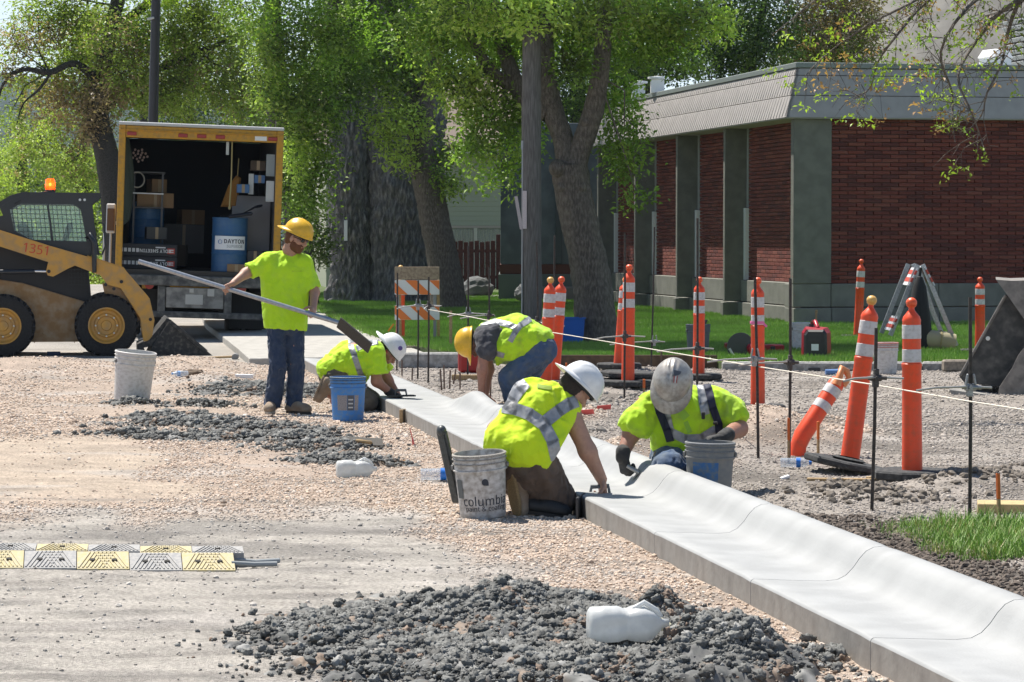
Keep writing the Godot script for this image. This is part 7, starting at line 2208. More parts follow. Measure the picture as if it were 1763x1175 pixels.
# ------------------------------------------------------------------ steel stakes, clamps and the string line
func build_stakes() -> void:
	var steel := mat("stake_steel", Color.WHITE, 0.7, 0.4, two_tone(0.03, lin(0.045, 0.04, 0.038), lin(0.10, 0.075, 0.06), 0.5, 0.8, 5, 151), 2.0)
	var zinc := mat("zinc", lin(0.36, 0.37, 0.38), 0.4, 0.6, grain(0.05, 0.6, 1.0), 3.0)
	var worn := mat("clamp_steel", lin(0.11, 0.10, 0.095), 0.6, 0.5, grain(0.05, 0.5, 1.0), 3.0)
	# top pixel x, y, foot pixel x, y, distance, clamp height pixel, arm from pixel, arm to pixel, bright clamp, label
	var list := [
		[1671, 512, 1670, 900, 15.7, 667, 1578, 1708, 1, "steel stake at the far right, its foot in the grass"],
		[1509, 565, 1501, 886, 16.2, 651, 1452, 1556, 0, "steel stake beside the nearest orange post, bare gravel at its foot"],
		[1361, 480, 1359, 796, 19.9, 624, 1272, 1376, 0, "steel stake next to the folded orange post"],
		[1300, 478, 1306, 797, 19.8, 618, 1218, 1338, 1, "steel stake in front of the pink-smeared orange post"],
		[1201, 376, 1200, 728, 24.0, 600, 1131, 1229, 0, "tall steel stake rising behind the grey hard hat"],
		[1127, 391, 1121, 640, 33.0, 588, 1050, 1145, 1, "rusty steel stake standing by the brown form board"],
		[1076, 402, 1075, 690, 27.2, 579, 1021, 1111, 0, "steel stake in front of the round-knobbed orange post"],
		[955, 405, 951, 664, 30.2, 561, 921, 972, 0, "steel stake in front of the leaning pair of posts"],
		[924, 417, 927, 652, 31.5, 553, 936, 950, 0, "steel stake against the utility pole, right of the bending man"],
		[842, 460, 842, 650, 31.9, 543, 792, 852, 0, "rusty short steel stake just behind the bending man's back"],
		[806, 424, 805, 648, 32.1, 540, 770, 838, 1, "steel stake by the red fuel can"],
		[738, 477, 737, 660, 30.6, 527, 730, 757, 0, "steel stake right of centre in front of the striped barricade"],
		[720, 483, 719, 652, 31.6, 526, 683, 760, 1, "steel stake left of centre in front of the striped barricade"],
		[684, 470, 683, 640, 33.2, -1, 0, 0, 0, "bent steel stake left of the faded red post"],
	]
	for q in list:
		var d: float = q[4]
		var foot := along(q[2], q[3], d); var tip := along(q[0], q[1], d)
		foot.y = height(foot.x, d) - 0.05
		var root := thing("steel_stake", q[9], "stake", foot, 0.0, "steel stakes of the string line")
		obj("rod", Shape.new().tube([Vector3.ZERO, (tip - foot) * 0.5 + Vector3(0.004, 0, 0), tip - foot], [0.0105], 10), steel, root)
		if q[5] < 0: continue
		var c: Vector3 = along(lerpf(q[0], q[2], (q[5] - q[1]) / (q[3] - q[1])), q[5], d) - foot
		var m := zinc if q[8] == 1 else worn
		var sh := Shape.new()
		sh.box(place(c, Vector3(0, 0.3, 0)), Vector3(0.062, 0.040, 0.040), 0.006)
		sh.box(place(c + Vector3(-0.004, -0.03, 0.002), Vector3(0, 0.3, 0)), Vector3(0.034, 0.05, 0.034), 0.005)
		sh.tube([c + Vector3(0, 0.0, -0.035), c + Vector3(0, 0.0, 0.045)], [0.011, 0.011], 8)
		sh.tube([c + Vector3(-0.05, 0.0, 0.012), c + Vector3(0.06, 0.0, 0.012)], [0.012, 0.012], 8)
		if q[8] == 1:
			for x in [-0.022, 0.022]: sh.box(place(c + Vector3(x, 0.045, 0.012), Vector3(0, 0, x * 8.0)), Vector3(0.012, 0.062, 0.022), 0.003)
		else:
			sh.box(place(c + Vector3(0.0, 0.035, 0.0), Vector3(0, 0.3, 0)), Vector3(0.030, 0.036, 0.030), 0.005)
		obj("clamp", sh, m, root)
		var l: Vector3 = along(q[6], q[5] + 6, d - 0.10) - foot; var r: Vector3 = along(q[7], q[5] + 1, d + 0.02) - foot
		var mid := c + Vector3(0, 0.004, 0.014)
		obj("arm", Shape.new().tube([l, l.lerp(mid, 0.35) + Vector3(0, 0.008, 0), mid, r], [0.0062, 0.0065, 0.0068, 0.0065], 8), mat("arm_metal", lin(0.36, 0.35, 0.33), 0.5, 0.4), root)
	var pts := []
	for q in [[736, 533, 30.6], [805, 545, 29.4], [905, 565, 27.6], [1030, 586, 25.2], [1160, 608, 22.6], [1320, 634, 19.6], [1500, 662, 16.8], [1660, 690, 15.2], [1763, 706, 14.3], [1900, 728, 13.3]]: pts.append(along(q[0], q[1], q[2]))
	var string := thing("string_line", "white string line stretched along the kerb from stake to stake", "string")
	obj("string", Shape.new().tube(pts, [0.0042], 6), mat("string_white", lin(0.72, 0.66, 0.56), 0.8), string)
	obj("knot", Shape.new().ball(along(1223, 618, 21.5), Vector3(0.008, 0.008, 0.008), 8, 6), mat("string_white", Color.WHITE), string)
	# short rebar pins behind the kerb
	var k := 0
	for q in [[692, 620, 692, 648], [710, 634, 709, 656], [764, 629, 765, 670], [758, 636, 761, 673], [775, 638, 774, 671], [785, 636, 779, 662], [792, 642, 792, 671], [845, 655, 844, 688], [1053, 757, 1053, 796], [1115, 773, 1115, 800], [672, 612, 671, 634]]:
		var foot := spot(q[2], q[3])
		var tip := along(q[0], q[1], -foot.z)
		var o := obj("rebar_pin", Shape.new().tube([Vector3(0, -0.05, 0), tip - foot], [0.009], 8), mat("rust", lin(0.13, 0.085, 0.065), 0.85), self, Transform3D(Basis(), foot))
		tag(o, ["rusty pin between the two crouching men's kerb, farthest left but one", "rusty pin low beside the left stake's foot", "taller rusty pin of a close pair behind the kerb", "shorter rusty pin of the close pair behind the kerb", "rusty pin just right of the close pair", "rusty pin tilted to the right behind the kerb", "rusty pin beneath the red fuel can", "rusty pin beside the bending man's hand", "grey pin left of the man in braces, on tan gravel", "grey pin behind the dark glove of the man in braces", "rusty pin by the crouching man's white hat"][k], "pin", "rebar pins behind the kerb")
		k += 1
	# wooden survey stakes with orange tops
	k = 0
	for q in [[1358, 720, 1358, 797], [1409, 726, 1409, 790], [1718, 815, 1721, 905], [975, 625, 975, 640], [1109, 653, 1109, 676], [1272, 610, 1272, 612]]:
		if k == 5: break
		var foot := spot(q[2], q[3])
		var tip := along(q[0], q[1], -foot.z) - foot
		var o := thing("survey_stake", ["orange wooden stake at the foot of the folded post, left of it", "orange and pale wooden stake right of the folded post", "wooden stake with orange top in the grass at the right", "small orange stake end by the form board", "small orange stake end beside the rubble, left of the grey hard hat"][k], "survey stake", foot, 0.2 * k, "orange topped wooden stakes")
		obj("wood", Shape.new().bar(Vector3(0, -0.05, 0), tip * 0.5, 0.024, 0.016, Vector3.UP, 0.003), mat("raw_wood", lin(0.42, 0.29, 0.15), 0.85, 0.0, grain(0.03, 0.7, 1.0), 2.0), o)
		obj("painted_top", Shape.new().bar(tip * 0.5, tip, 0.025, 0.017, Vector3.UP, 0.003), mat("marker_orange", lin(0.55, 0.12, 0.02), 0.75), o)
		k += 1

# ------------------------------------------------------------------ buckets, barricades, tools, poles
func bucket(label: String, at: Vector3, turn: float, tilt: Vector3, scale: float, body: Material, rim: Material, inside: Material) -> Node3D:
	var o := thing("bucket", label, "bucket", at, turn)
	o.basis = Basis.from_euler(tilt) * Basis(Vector3.UP, turn)
	var r0 := 0.128 * scale; var r1 := 0.148 * scale; var h := 0.365 * scale
	obj("shell", Shape.new().lathe([Vector2(0.0, 0.006), Vector2(r0 - 0.01, 0.0), Vector2(r0, 0.01), Vector2(lerpf(r0, r1, 0.74), h * 0.74), Vector2(lerpf(r0, r1, 0.75) + 0.010, h * 0.745), Vector2(lerpf(r0, r1, 0.77) + 0.010, h * 0.765), Vector2(lerpf(r0, r1, 0.78) + 0.002, h * 0.77), Vector2(r1, h * 0.985), Vector2(r1 - 0.001, h), Vector2(r1 - 0.006, h), Vector2(r0 - 0.004, 0.02), Vector2(0.0, 0.016)], 40), body, o)
	var rg := Shape.new()
	for y in [0.845, 0.915]: rg.lathe([Vector2(lerpf(r0, r1, y) + 0.001, h * y), Vector2(lerpf(r0, r1, y) + 0.008, h * y + 0.002), Vector2(lerpf(r0, r1, y) + 0.008, h * y + 0.007), Vector2(lerpf(r0, r1, y) + 0.001, h * y + 0.009)], 40)
	rg.lathe([Vector2(r1 + 0.0005, h * 0.965), Vector2(r1 + 0.006, h * 0.97), Vector2(r1 + 0.006, h * 0.995), Vector2(r1 - 0.002, h + 0.003), Vector2(r1 - 0.004, h + 0.001)], 40)
	obj("rim", rg, rim, o)
	var hd := Shape.new()
	for s in [-1.0, 1.0]: hd.box(place(Vector3(s * (r1 + 0.006), h * 0.80, 0)), Vector3(0.018, 0.03, 0.03), 0.005)
	var pts := []
	for i in 17:
		var a := PI * i / 16.0
		pts.append(Vector3(cos(a) * (r1 + 0.012), h * 0.80 - sin(a) * 0.09, -sin(a) * (r1 + 0.012)))
	hd.tube(pts, [0.0025], 6)
	obj("handle", hd, mat("wire", lin(0.2, 0.2, 0.2), 0.5, 0.6), o)
	if inside: obj("content", Shape.new().lathe([Vector2(0.0, h * 0.8), Vector2(lerpf(r0, r1, 0.8) - 0.005, h * 0.79)], 24), inside, o)
	return o

func build_site_things() -> void:
	# ---- buckets ----
	var cement := mat("cement_smear", lin(0.17, 0.165, 0.155), 0.95)
	var white_dirty := mat("bucket_white", Color.WHITE, 0.6, 0.0, two_tone(0.022, lin(0.55, 0.54, 0.53), lin(0.25, 0.23, 0.205), 0.42, 0.72, 5, 161), 2.0)
	var rim_cement := mat("rim_cement", Color.WHITE, 0.85, 0.0, two_tone(0.05, lin(0.40, 0.37, 0.33), lin(0.20, 0.19, 0.17), 0.4, 0.7, 4, 162), 3.0)
	var b := bucket("dirty white bucket lettered in black in front of the kneeling sleeveless man", spot(832, 892), 0.0, Vector3(0.05, 0, 0.065), 1.05, white_dirty, rim_cement, cement)
	var ink := mat("ink_dark", Color.WHITE)
	obj("lettering", bent(text_mesh("columbia", 0.074, 0.002, false), 0.1405, 0.06), ink, b, place(Vector3(0, 0.112, 0), Vector3(0, 0.22, 0)))
	obj("lettering", bent(text_mesh("paint & coating", 0.040, 0.002, false), 0.1385, 0.06), ink, b, place(Vector3(0, 0.068, 0), Vector3(0, 0.22, 0)))
	var lg := Shape.new().lathe([Vector2(0.0, 0.0), Vector2(0.020, 0.0), Vector2(0.020, 0.002), Vector2(0.0, 0.002)], 16, Transform3D(Basis(Vector3.RIGHT, PI / 2), Vector3.ZERO))
	lg.slab(Vector3(0.006, -0.021, 0.0), Vector3(0.021, 0.0, 0.002))
	obj("logo", bent(lg.mesh(), 0.148, 0.06), ink, b, place(Vector3(0, 0.225, 0), Vector3(0, 0.18, 0)))
	obj("old_label", bent(Shape.new().slab(Vector3(-0.03, -0.06, 0.0), Vector3(0.02, 0.05, 0.001)).mesh(), 0.148, 0.06), mat("label_grey", lin(0.13, 0.14, 0.14), 0.8), b, place(Vector3(0, 0.19, 0), Vector3(0, -0.95, 0)))
	b = bucket("blue plastic bucket with a torn label and grey upper rim beside the crouching man", spot(599, 725), 0.0, Vector3(0, 0, 0), 1.08, mat("bucket_blue", Color.WHITE, 0.55, 0.0, two_tone(0.022, lin(0.035, 0.20, 0.55), lin(0.14, 0.22, 0.34), 0.5, 0.8, 5, 163), 2.0), mat("rim_blue_grey", Color.WHITE, 0.7, 0.0, two_tone(0.05, lin(0.09, 0.17, 0.28), lin(0.045, 0.055, 0.06), 0.4, 0.65, 4, 164), 3.0), cement)
	var wrap := func(h0: float, h1: float, from: float, to: float, k: float, lift: float) -> Shape:
		return Shape.new().lathe([Vector2((0.128 + 0.0548 * h0 / k) * k + lift, h0), Vector2((0.128 + 0.0548 * h1 / k) * k + lift, h1)], 10, Transform3D(), from, to)
	for q in [[-0.62, 0.0, 0.34, 0.325, 0.335], [0.02, 0.42, 0.13, 0.14, 0.16], [0.46, 0.72, 0.40, 0.37, 0.36]]: obj("label", wrap.call(0.10, 0.235, q[0], q[1], 1.08, 0.002), mat("torn_label_%d" % int(q[2] * 100), lin(q[2], q[3], q[4]), 0.8, 0.0, grain(0.06, 0.5, 1.0), 4.0), b)
	for y in [0.12, 0.155, 0.19]: obj("label_line", wrap.call(y, y + 0.012, 0.08, 0.36, 1.08, 0.004), mat("panel_white", Color.WHITE), b)
	bucket("leaning white bucket on the tan gravel before the loader's scoop", spot(226, 692), 0.5, Vector3(0.04, 0, -0.10), 1.38, mat("bucket_white_clean", Color.WHITE, 0.6, 0.0, two_tone(0.022, lin(0.62, 0.60, 0.58), lin(0.42, 0.39, 0.36), 0.5, 0.8, 5, 165), 2.0), mat("rim_white", lin(0.58, 0.56, 0.54), 0.6), cement)
	var gb := on_ground(1.185, 16.72)
	b = bucket("cement-caked grey bucket with a blue patch at the knee of the man in braces", gb, 0.0, Vector3(0, 0, -0.02), 1.0, mat("bucket_grey", Color.WHITE, 0.8, 0.0, two_tone(0.018, lin(0.17, 0.18, 0.19), lin(0.25, 0.24, 0.22), 0.4, 0.7, 5, 166), 2.0), mat("rim_grey", Color.WHITE, 0.8, 0.0, two_tone(0.05, lin(0.20, 0.215, 0.23), lin(0.14, 0.14, 0.14), 0.4, 0.7, 4, 167), 3.0), cement)
	obj("label", wrap.call(0.10, 0.25, -0.85, 0.30, 1.0, 0.002), mat("blue_patch", Color.WHITE, 0.7, 0.0, two_tone(0.02, lin(0.035, 0.13, 0.32), lin(0.17, 0.18, 0.19), 0.45, 0.7, 5, 168), 2.5), b)
	b = bucket("grey bucket with a trowel on the grass behind an orange post", on_lawn(1202, 610), 0.4, Vector3.ZERO, 1.05, mat("bucket_slate", lin(0.13, 0.14, 0.155), 0.6), mat("bucket_slate", Color.WHITE), cement)
	obj("trowel", Shape.new().bar(Vector3(0.03, 0.30, 0), Vector3(0.12, 0.44, 0), 0.07, 0.02, Vector3.UP, 0.008), mat("dirty_steel", Color.WHITE), b)
	bucket("white bucket behind the red generator", on_lawn(1382, 606), 0.4, Vector3.ZERO, 1.05, mat("bucket_white_clean", Color.WHITE), mat("rim_white", Color.WHITE), cement)
	bucket("white bucket at the kerb below the silver folding barricade", spot(1525, 644), 0.4, Vector3.ZERO, 1.0, mat("bucket_white_clean", Color.WHITE), mat("rim_red", lin(0.45, 0.16, 0.14), 0.6), cement)
	var tub := thing("blue_bin", "square blue plastic bin on the grass left of the forked tree", "bin", on_lawn(984, 594), 0.1)
	var sh := Shape.new()
	for sx in [-1.0, 1.0]:
		sh.box(place(Vector3(sx * 0.15, 0.19, 0), Vector3(0, 0, -sx * 0.08)), Vector3(0.012, 0.38, 0.30), 0.004)
		sh.box(place(Vector3(0, 0.19, sx * 0.15), Vector3(sx * 0.08, 0, 0)), Vector3(0.30, 0.38, 0.012), 0.004)
	sh.slab(Vector3(-0.14, 0, -0.14), Vector3(0.14, 0.012, 0.14))
	obj("shell", sh, mat("bin_blue", lin(0.012, 0.12, 0.50), 0.5), tub)
	sh = Shape.new()
	for sx in [-1.0, 1.0]:
		sh.slab(Vector3(sx * 0.17 - 0.012, 0.365, -0.182), Vector3(sx * 0.17 + 0.012, 0.385, 0.182), 0.004)
		sh.slab(Vector3(-0.157, 0.366, sx * 0.17 - 0.012), Vector3(0.157, 0.384, sx * 0.17 + 0.012), 0.004)
	obj("rim", sh, mat("bin_blue", Color.WHITE), tub)

	# ---- striped barricade ----
	var d := 40.5
	var s := d / LENS
	var bar := thing("barricade", "orange and white striped board barricade with plain wooden top, before the huge trunk", "barricade", along(718, 602, d))
	bar.position.y = 0.0
	var w := 77.0 * s
	var Y := func(py: float) -> float: return (602.0 - py) * s
	var oran := mat("stripe_orange", lin(0.70, 0.17, 0.025), 0.5)
	var whit := mat("stripe_white", lin(0.62, 0.62, 0.64), 0.5)
	obj("top_board", Shape.new().slab(Vector3(-w / 2, Y.call(480.0), -0.02), Vector3(w / 2, Y.call(458.0), 0.005), 0.004), mat("weathered_board", Color.WHITE, 0.9, 0.0, two_tone(0.02, lin(0.33, 0.26, 0.19), lin(0.22, 0.16, 0.115), 0.4, 0.7, 5, 171), 1.6), bar)
	for rows in [[506.0, 481.0], [549.5, 525.0]]:
		var board := obj("striped_board", Shape.new().slab(Vector3(-w / 2, Y.call(rows[0]), -0.02), Vector3(w / 2, Y.call(rows[1]), 0.004), 0.003), whit, bar)
		var y0: float = Y.call(rows[0]) + 0.002; var y1: float = Y.call(rows[1]) - 0.002
		for k in 4:
			var x := -w / 2 - 0.13 + k * 0.345 - (0.08 if rows[0] < 520.0 else 0.02)
			var quad := PackedVector2Array([Vector2(x + 0.24, y0), Vector2(x + 0.40, y0), Vector2(x + 0.18, y1), Vector2(x + 0.02, y1)])
			var clipped := Geometry2D.intersect_polygons(quad, PackedVector2Array([Vector2(-w / 2 + 0.002, y0), Vector2(w / 2 - 0.002, y0), Vector2(w / 2 - 0.002, y1), Vector2(-w / 2 + 0.002, y1)]))
			if clipped.size(): obj("stripe", Shape.new().prism(Array(clipped[0]), 0.003, place(Vector3(0, 0, 0.005))), oran, board)
	for x in [-w / 2 + 0.02, w / 2 - 0.09]: obj("leg", Shape.new().slab(Vector3(x, 0.0, -0.065), Vector3(x + 0.045, Y.call(481.0), -0.022), 0.004), mat("grey_leg", lin(0.22, 0.23, 0.24), 0.6, 0.3), bar)
	for x in [w / 2 - 0.02, -w / 2 + 0.07]: obj("rear_leg", Shape.new().bar(Vector3(x, Y.call(481.0), -0.07), Vector3(x, 0.0, -0.35), 0.04, 0.025), mat("raw_wood", Color.WHITE), bar)
	# wooden stake with its foot block, old kerb pieces, planks, forms
	var old := mat("old_concrete", Color.WHITE)
	var wood := mat("grey_wood", Color.WHITE, 0.9, 0.0, two_tone(0.02, lin(0.30, 0.255, 0.20), lin(0.19, 0.16, 0.13), 0.4, 0.7, 5, 172), 1.6)
	var stake := thing("prop_stake", "plain wooden stake on a block, on the lawn edge right of the barricade", "stake", along(776, 604, 38.0))
	stake.position.y = 0.1
	obj("stick", Shape.new().slab(Vector3(-0.022, 0.0, -0.012), Vector3(0.022, 0.54, 0.012), 0.003), mat("raw_wood", Color.WHITE), stake)
	obj("foot_block", Shape.new().slab(Vector3(-0.16, -0.07, -0.1), Vector3(0.16, 0.03, 0.1), 0.02), old, stake)
	var chunk := func(called: String, label: String, cat: String, px: float, py: float, size: Vector3, turn: float, m: Material, bev := 0.02) -> void:
		var p := spot(px, py)
		var o := obj(called, Shape.new().box(Transform3D(Basis(), Vector3(0, size.y * 0.5, 0)), size, bev), m, self, Transform3D(Basis(Vector3.UP, turn), p))
		tag(o, label, cat)
	chunk.call("broken_kerb", "long grey piece of old concrete kerb before the lawn, left of the fuel can", "concrete slab", 742, 634, Vector3(0.80, 0.19, 0.22), 0.02, old)
	chunk.call("broken_kerb", "pale broken end of old concrete kerb beside the red fuel can", "concrete slab", 790, 630, Vector3(0.30, 0.15, 0.25), -0.2, old)
	chunk.call("plank", "grey plank lying at the foot of the striped barricade", "plank", 745, 612, Vector3(0.95, 0.13, 0.05), 0.0, wood, 0.004)
	chunk.call("plank", "short timber form behind the bending man's arm", "plank", 810, 655, Vector3(0.42, 0.06, 0.06), -0.15, mat("raw_wood", Color.WHITE), 0.004)
	chunk.call("plank", "pale timber form under the bending man's legs", "plank", 905, 655, Vector3(0.34, 0.16, 0.05), -0.1, mat("raw_wood", Color.WHITE), 0.004)
	chunk.call("rubber_sheet", "black rubber pad lying in front of the striped barricade", "rubber base", 722, 612, Vector3(0.50, 0.05, 0.3), 0.1, mat("base_rubber", Color.WHITE))
	var fb := thing("form_board", "long brown form board on edge along the lawn", "board", Vector3(0.36, 0.02, -33.95))
	obj("board", Shape.new().slab(Vector3(0.0, 0.0, -0.02), Vector3(2.14, 0.19, 0.02), 0.004), mat("form_wood", Color.WHITE, 0.9, 0.0, two_tone(0.012, lin(0.13, 0.085, 0.05), lin(0.075, 0.05, 0.035), 0.4, 0.7, 5, 173), 1.2), fb)
	for x in [0.02, 1.36]: obj("board_pin", Shape.new().tube([Vector3(x + 0.1, -0.05, 0.035), Vector3(x + 0.1, 0.24, 0.035)], [0.012], 8), mat("rust", Color.WHITE), fb)
	var base_pile := thing("rubber_weights", "two worn rubber bases lying crooked on the rubble by the double posts", "rubber base", spot(1078, 662))
	for k in 2:
		var oct := []
		for i in 8: oct.append(Vector2(cos(TAU * (i + 0.5) / 8.0), sin(TAU * (i + 0.5) / 8.0)) * 0.30)
		obj("slab", Shape.new().prism(oct, 0.055, Transform3D(Basis.from_euler(Vector3(0.03, 0.4 * k, 0.03 - 0.05 * k)) * Basis(Vector3.RIGHT, -PI / 2), Vector3(0.03 * k, 0.07 * k, -0.1 * k)), 0.012), mat("base_rubber", Color.WHITE), base_pile)
	var oct2 := []
	for i in 8: oct2.append(Vector2(cos(TAU * (i + 0.5) / 8.0), sin(TAU * (i + 0.5) / 8.0)) * 0.22)
	# fuel can
	var can := thing("fuel_can", "red plastic fuel can behind the bending man's arm", "fuel can", spot(808, 642), 0.1)
	obj("can", Shape.new().slab(Vector3(-0.13, 0.0, -0.09), Vector3(0.13, 0.27, 0.09), 0.03), mat("can_red", lin(0.36, 0.014, 0.012), 0.4), can)
	obj("spout", Shape.new().tube([Vector3(-0.07, 0.26, 0), Vector3(-0.075, 0.31, 0)], [0.032, 0.030], 12), mat("can_red", Color.WHITE), can)
	obj("handle", Shape.new().tube([Vector3(-0.03, 0.265, 0), Vector3(-0.01, 0.305, 0), Vector3(0.08, 0.305, 0), Vector3(0.10, 0.265, 0)], [0.014], 8), mat("can_red", Color.WHITE), can)
	# generator
	var g := thing("generator", "small red and black portable generator on the lawn edge", "generator", on_lawn(1401, 619), -0.25)
	obj("shell", Shape.new().prism([Vector2(-0.16, 0.03), Vector2(0.15, 0.03), Vector2(0.16, 0.10), Vector2(0.155, 0.32), Vector2(0.12, 0.38), Vector2(-0.11, 0.40), Vector2(-0.155, 0.33)], 0.44, place(Vector3(0, 0, -0.45)), 0.03), mat("generator_red", lin(0.42, 0.02, 0.035), 0.35), g)
	obj("end_cover", Shape.new().prism([Vector2(-0.125, 0.02), Vector2(0.15, 0.02), Vector2(0.16, 0.10), Vector2(0.155, 0.32), Vector2(0.12, 0.365), Vector2(-0.08, 0.365), Vector2(-0.125, 0.30)], 0.07, place(Vector3(0.01, 0, -0.02)), 0.025), mat("generator_black", lin(0.02, 0.021, 0.023), 0.5), g)
	obj("label", Shape.new().slab(Vector3(-0.02, 0.11, 0.051), Vector3(0.07, 0.19, 0.054)), mat("white_paper", Color.WHITE), g)
	sh = Shape.new()
	for k in 6: sh.slab(Vector3(-0.06, 0.225 + k * 0.016, 0.051), Vector3(0.10, 0.232 + k * 0.016, 0.056))
	obj("grille", sh, mat("generator_grille", lin(0.05, 0.05, 0.055), 0.6), g)
	obj("handle", Shape.new().tube([Vector3(-0.08, 0.38, -0.38), Vector3(-0.06, 0.45, -0.34), Vector3(0.0, 0.46, -0.14), Vector3(0.04, 0.385, -0.08)], [0.026, 0.028, 0.028, 0.026], 10), mat("generator_red", Color.WHITE), g)
	obj("fuel_cap", Shape.new().tube([Vector3(-0.05, 0.39, -0.15), Vector3(-0.05, 0.43, -0.15)], [0.035, 0.03], 12), mat("generator_black", Color.WHITE), g)
	sh = Shape.new()
	for x in [-0.1, 0.12]: sh.slab(Vector3(x - 0.02, 0.0, -0.4), Vector3(x + 0.02, 0.03, -0.02), 0.006)
	obj("foot", sh, mat("generator_black", Color.WHITE), g)
	var stick := thing("wooden_stick", "wooden tool handle standing up behind the generator", "handle", on_lawn(1403, 600), 0.0)
	obj("handle", Shape.new().tube([Vector3(0, 0, 0), Vector3(0.02, 0.5, 0)], [0.016, 0.016], 8), mat("raw_wood", Color.WHITE), stick)
	obj("grip", Shape.new().tube([Vector3(0.02, 0.48, 0), Vector3(0.021, 0.52, 0)], [0.02, 0.018], 8), mat("raw_wood", Color.WHITE), stick)
	# cut-off saw and its red cases
	var saw := thing("cutoff_saw", "red and black cut-off saw lying on the grass", "saw", on_lawn(1284, 616), 0.2)
	obj("guard", Shape.new().lathe([Vector2(0.0, -0.02), Vector2(0.155, -0.02), Vector2(0.165, 0.0), Vector2(0.155, 0.03), Vector2(0.0, 0.035)], 22, Transform3D(Basis(Vector3.RIGHT, PI / 2), Vector3(-0.06, 0.15, 0)), 0.0, TAU), mat("generator_black", Color.WHITE), saw)
	obj("blade", Shape.new().lathe([Vector2(0.0, 0.0), Vector2(0.175, 0.0), Vector2(0.175, 0.004), Vector2(0.0, 0.004)], 24, Transform3D(Basis(Vector3.RIGHT, PI / 2), Vector3(-0.08, 0.14, 0.04))), mat("saw_blade", lin(0.06, 0.065, 0.075), 0.4, 0.6), saw)
	obj("motor", Shape.new().box(place(Vector3(0.10, 0.11, 0.02), Vector3(0, 0.2, 0.3)), Vector3(0.19, 0.16, 0.18), 0.03), mat("generator_red", Color.WHITE), saw)
	obj("plate", Shape.new().box(place(Vector3(0.07, 0.14, 0.12), Vector3(0, 0.1, 0.4)), Vector3(0.06, 0.08, 0.01), 0.003), mat("pale_metal", Color.WHITE), saw)
	obj("front_handle", Shape.new().tube([Vector3(-0.24, 0.12, 0.1), Vector3(-0.20, 0.04, 0.12), Vector3(-0.12, 0.02, 0.12)], [0.016], 8), mat("pale_metal", Color.WHITE), saw)
	for q in [[1268, 606, "red plastic tool case left of the cut-off saw"], [1329, 609, "red plastic tool case right of the cut-off saw, behind an orange post"]]:
		var c := thing("tool_case", q[2], "tool case", on_lawn(q[0], q[1]), 0.0)
		obj("case", Shape.new().slab(Vector3(-0.15, 0.0, -0.15), Vector3(0.15, 0.115, 0.15), 0.012), mat("case_red", lin(0.30, 0.012, 0.012), 0.5), c)
		obj("latch", Shape.new().slab(Vector3(-0.03, 0.06, 0.150), Vector3(0.03, 0.10, 0.162), 0.004), mat("generator_black", Color.WHITE), c)
	# folding silver barricade with its striped boards, bag, roll, oddments
	d = 37.0
	s = d / LENS
	var fold := thing("folding_barricade", "silver folding barricade with red and white striped boards, seen edge on", "barricade", Vector3(along(1590, 622, d).x, 0.14, -d))
	var P := func(px: float, py: float, z: float) -> Vector3: return Vector3((px - 1590.0) * s, (626.0 - py) * s, z)
	var alu := mat("aluminium", Color.WHITE)
	for z in [0.0, -0.9]:
		sh = Shape.new()
		sh.bar(P.call(1580, 478, z), P.call(1533, 600, z), 0.06, 0.05, Vector3.BACK)
		sh.bar(P.call(1588, 478, z), P.call(1647, 618, z), 0.06, 0.05, Vector3.BACK)
		sh.bar(P.call(1586, 490, z - 0.05), P.call(1626, 610, z - 0.05), 0.03, 0.03, Vector3.BACK)
		obj("leg", sh, alu, fold)
	for q in [[1579, 484, 1564, 514], [1545, 568, 1532, 592], [1591, 482, 1608, 514]]:
		var bd := Shape.new()
		var a: Vector3 = P.call(q[0], q[1], 0.03); var e: Vector3 = P.call(q[2], q[3], 0.03)
		var up := (e - a).normalized().cross(Vector3.BACK)
		var far := Vector3(0, 0, -0.25)
		bd.bar(a + far, e + far, 0.56, 0.02, up)
		var board := obj("striped_board", bd, whit, fold)
		for k in 2: obj("stripe", Shape.new().bar(a.lerp(e, 0.14 + 0.42 * k) + far, a.lerp(e, 0.38 + 0.42 * k) + far, 0.566, 0.027, up), mat("stripe_red", lin(0.50, 0.07, 0.045), 0.5), board)
	var bag := thing("tool_bag", "black sack hanging inside the silver folding barricade", "bag", Vector3(along(1578, 622, d).x, 0.14, -d + 0.25))
	obj("sack", Shape.new().lathe([Vector2(0.0, 0.0), Vector2(0.16, 0.01), Vector2(0.18, 0.16), Vector2(0.14, 0.5), Vector2(0.09, 0.85), Vector2(0.04, 0.98), Vector2(0.0, 1.0)], 14), mat("bag_black", lin(0.012, 0.012, 0.013), 0.8), bag)
	obj("strap", Shape.new().tube([Vector3(0.0, 0.98, 0.0), Vector3(0.02, 1.1, 0.0)], [0.02], 6), mat("bag_black", Color.WHITE), bag)
	var roll := thing("canvas_roll", "cream canvas roll on the lawn under the silver folding barricade", "canvas", Vector3(along(1612, 620, d).x, 0.15, -d + 0.3))
	obj("roll", Shape.new().lathe([Vector2(0.0, -0.2), Vector2(0.12, -0.2), Vector2(0.14, -0.1), Vector2(0.13, 0.1), Vector2(0.11, 0.2), Vector2(0.0, 0.2)], 14, Transform3D(Basis(Vector3.BACK, PI / 2 - 0.15), Vector3(0, 0.13, 0))), mat("canvas_cream", lin(0.36, 0.32, 0.20), 0.9), roll)
	obj("tie", Shape.new().lathe([Vector2(0.145, -0.01), Vector2(0.147, 0.0), Vector2(0.145, 0.01)], 14, Transform3D(Basis(Vector3.BACK, PI / 2 - 0.15), Vector3(0, 0.13, 0))), mat("strap_tan", Color.WHITE), roll)
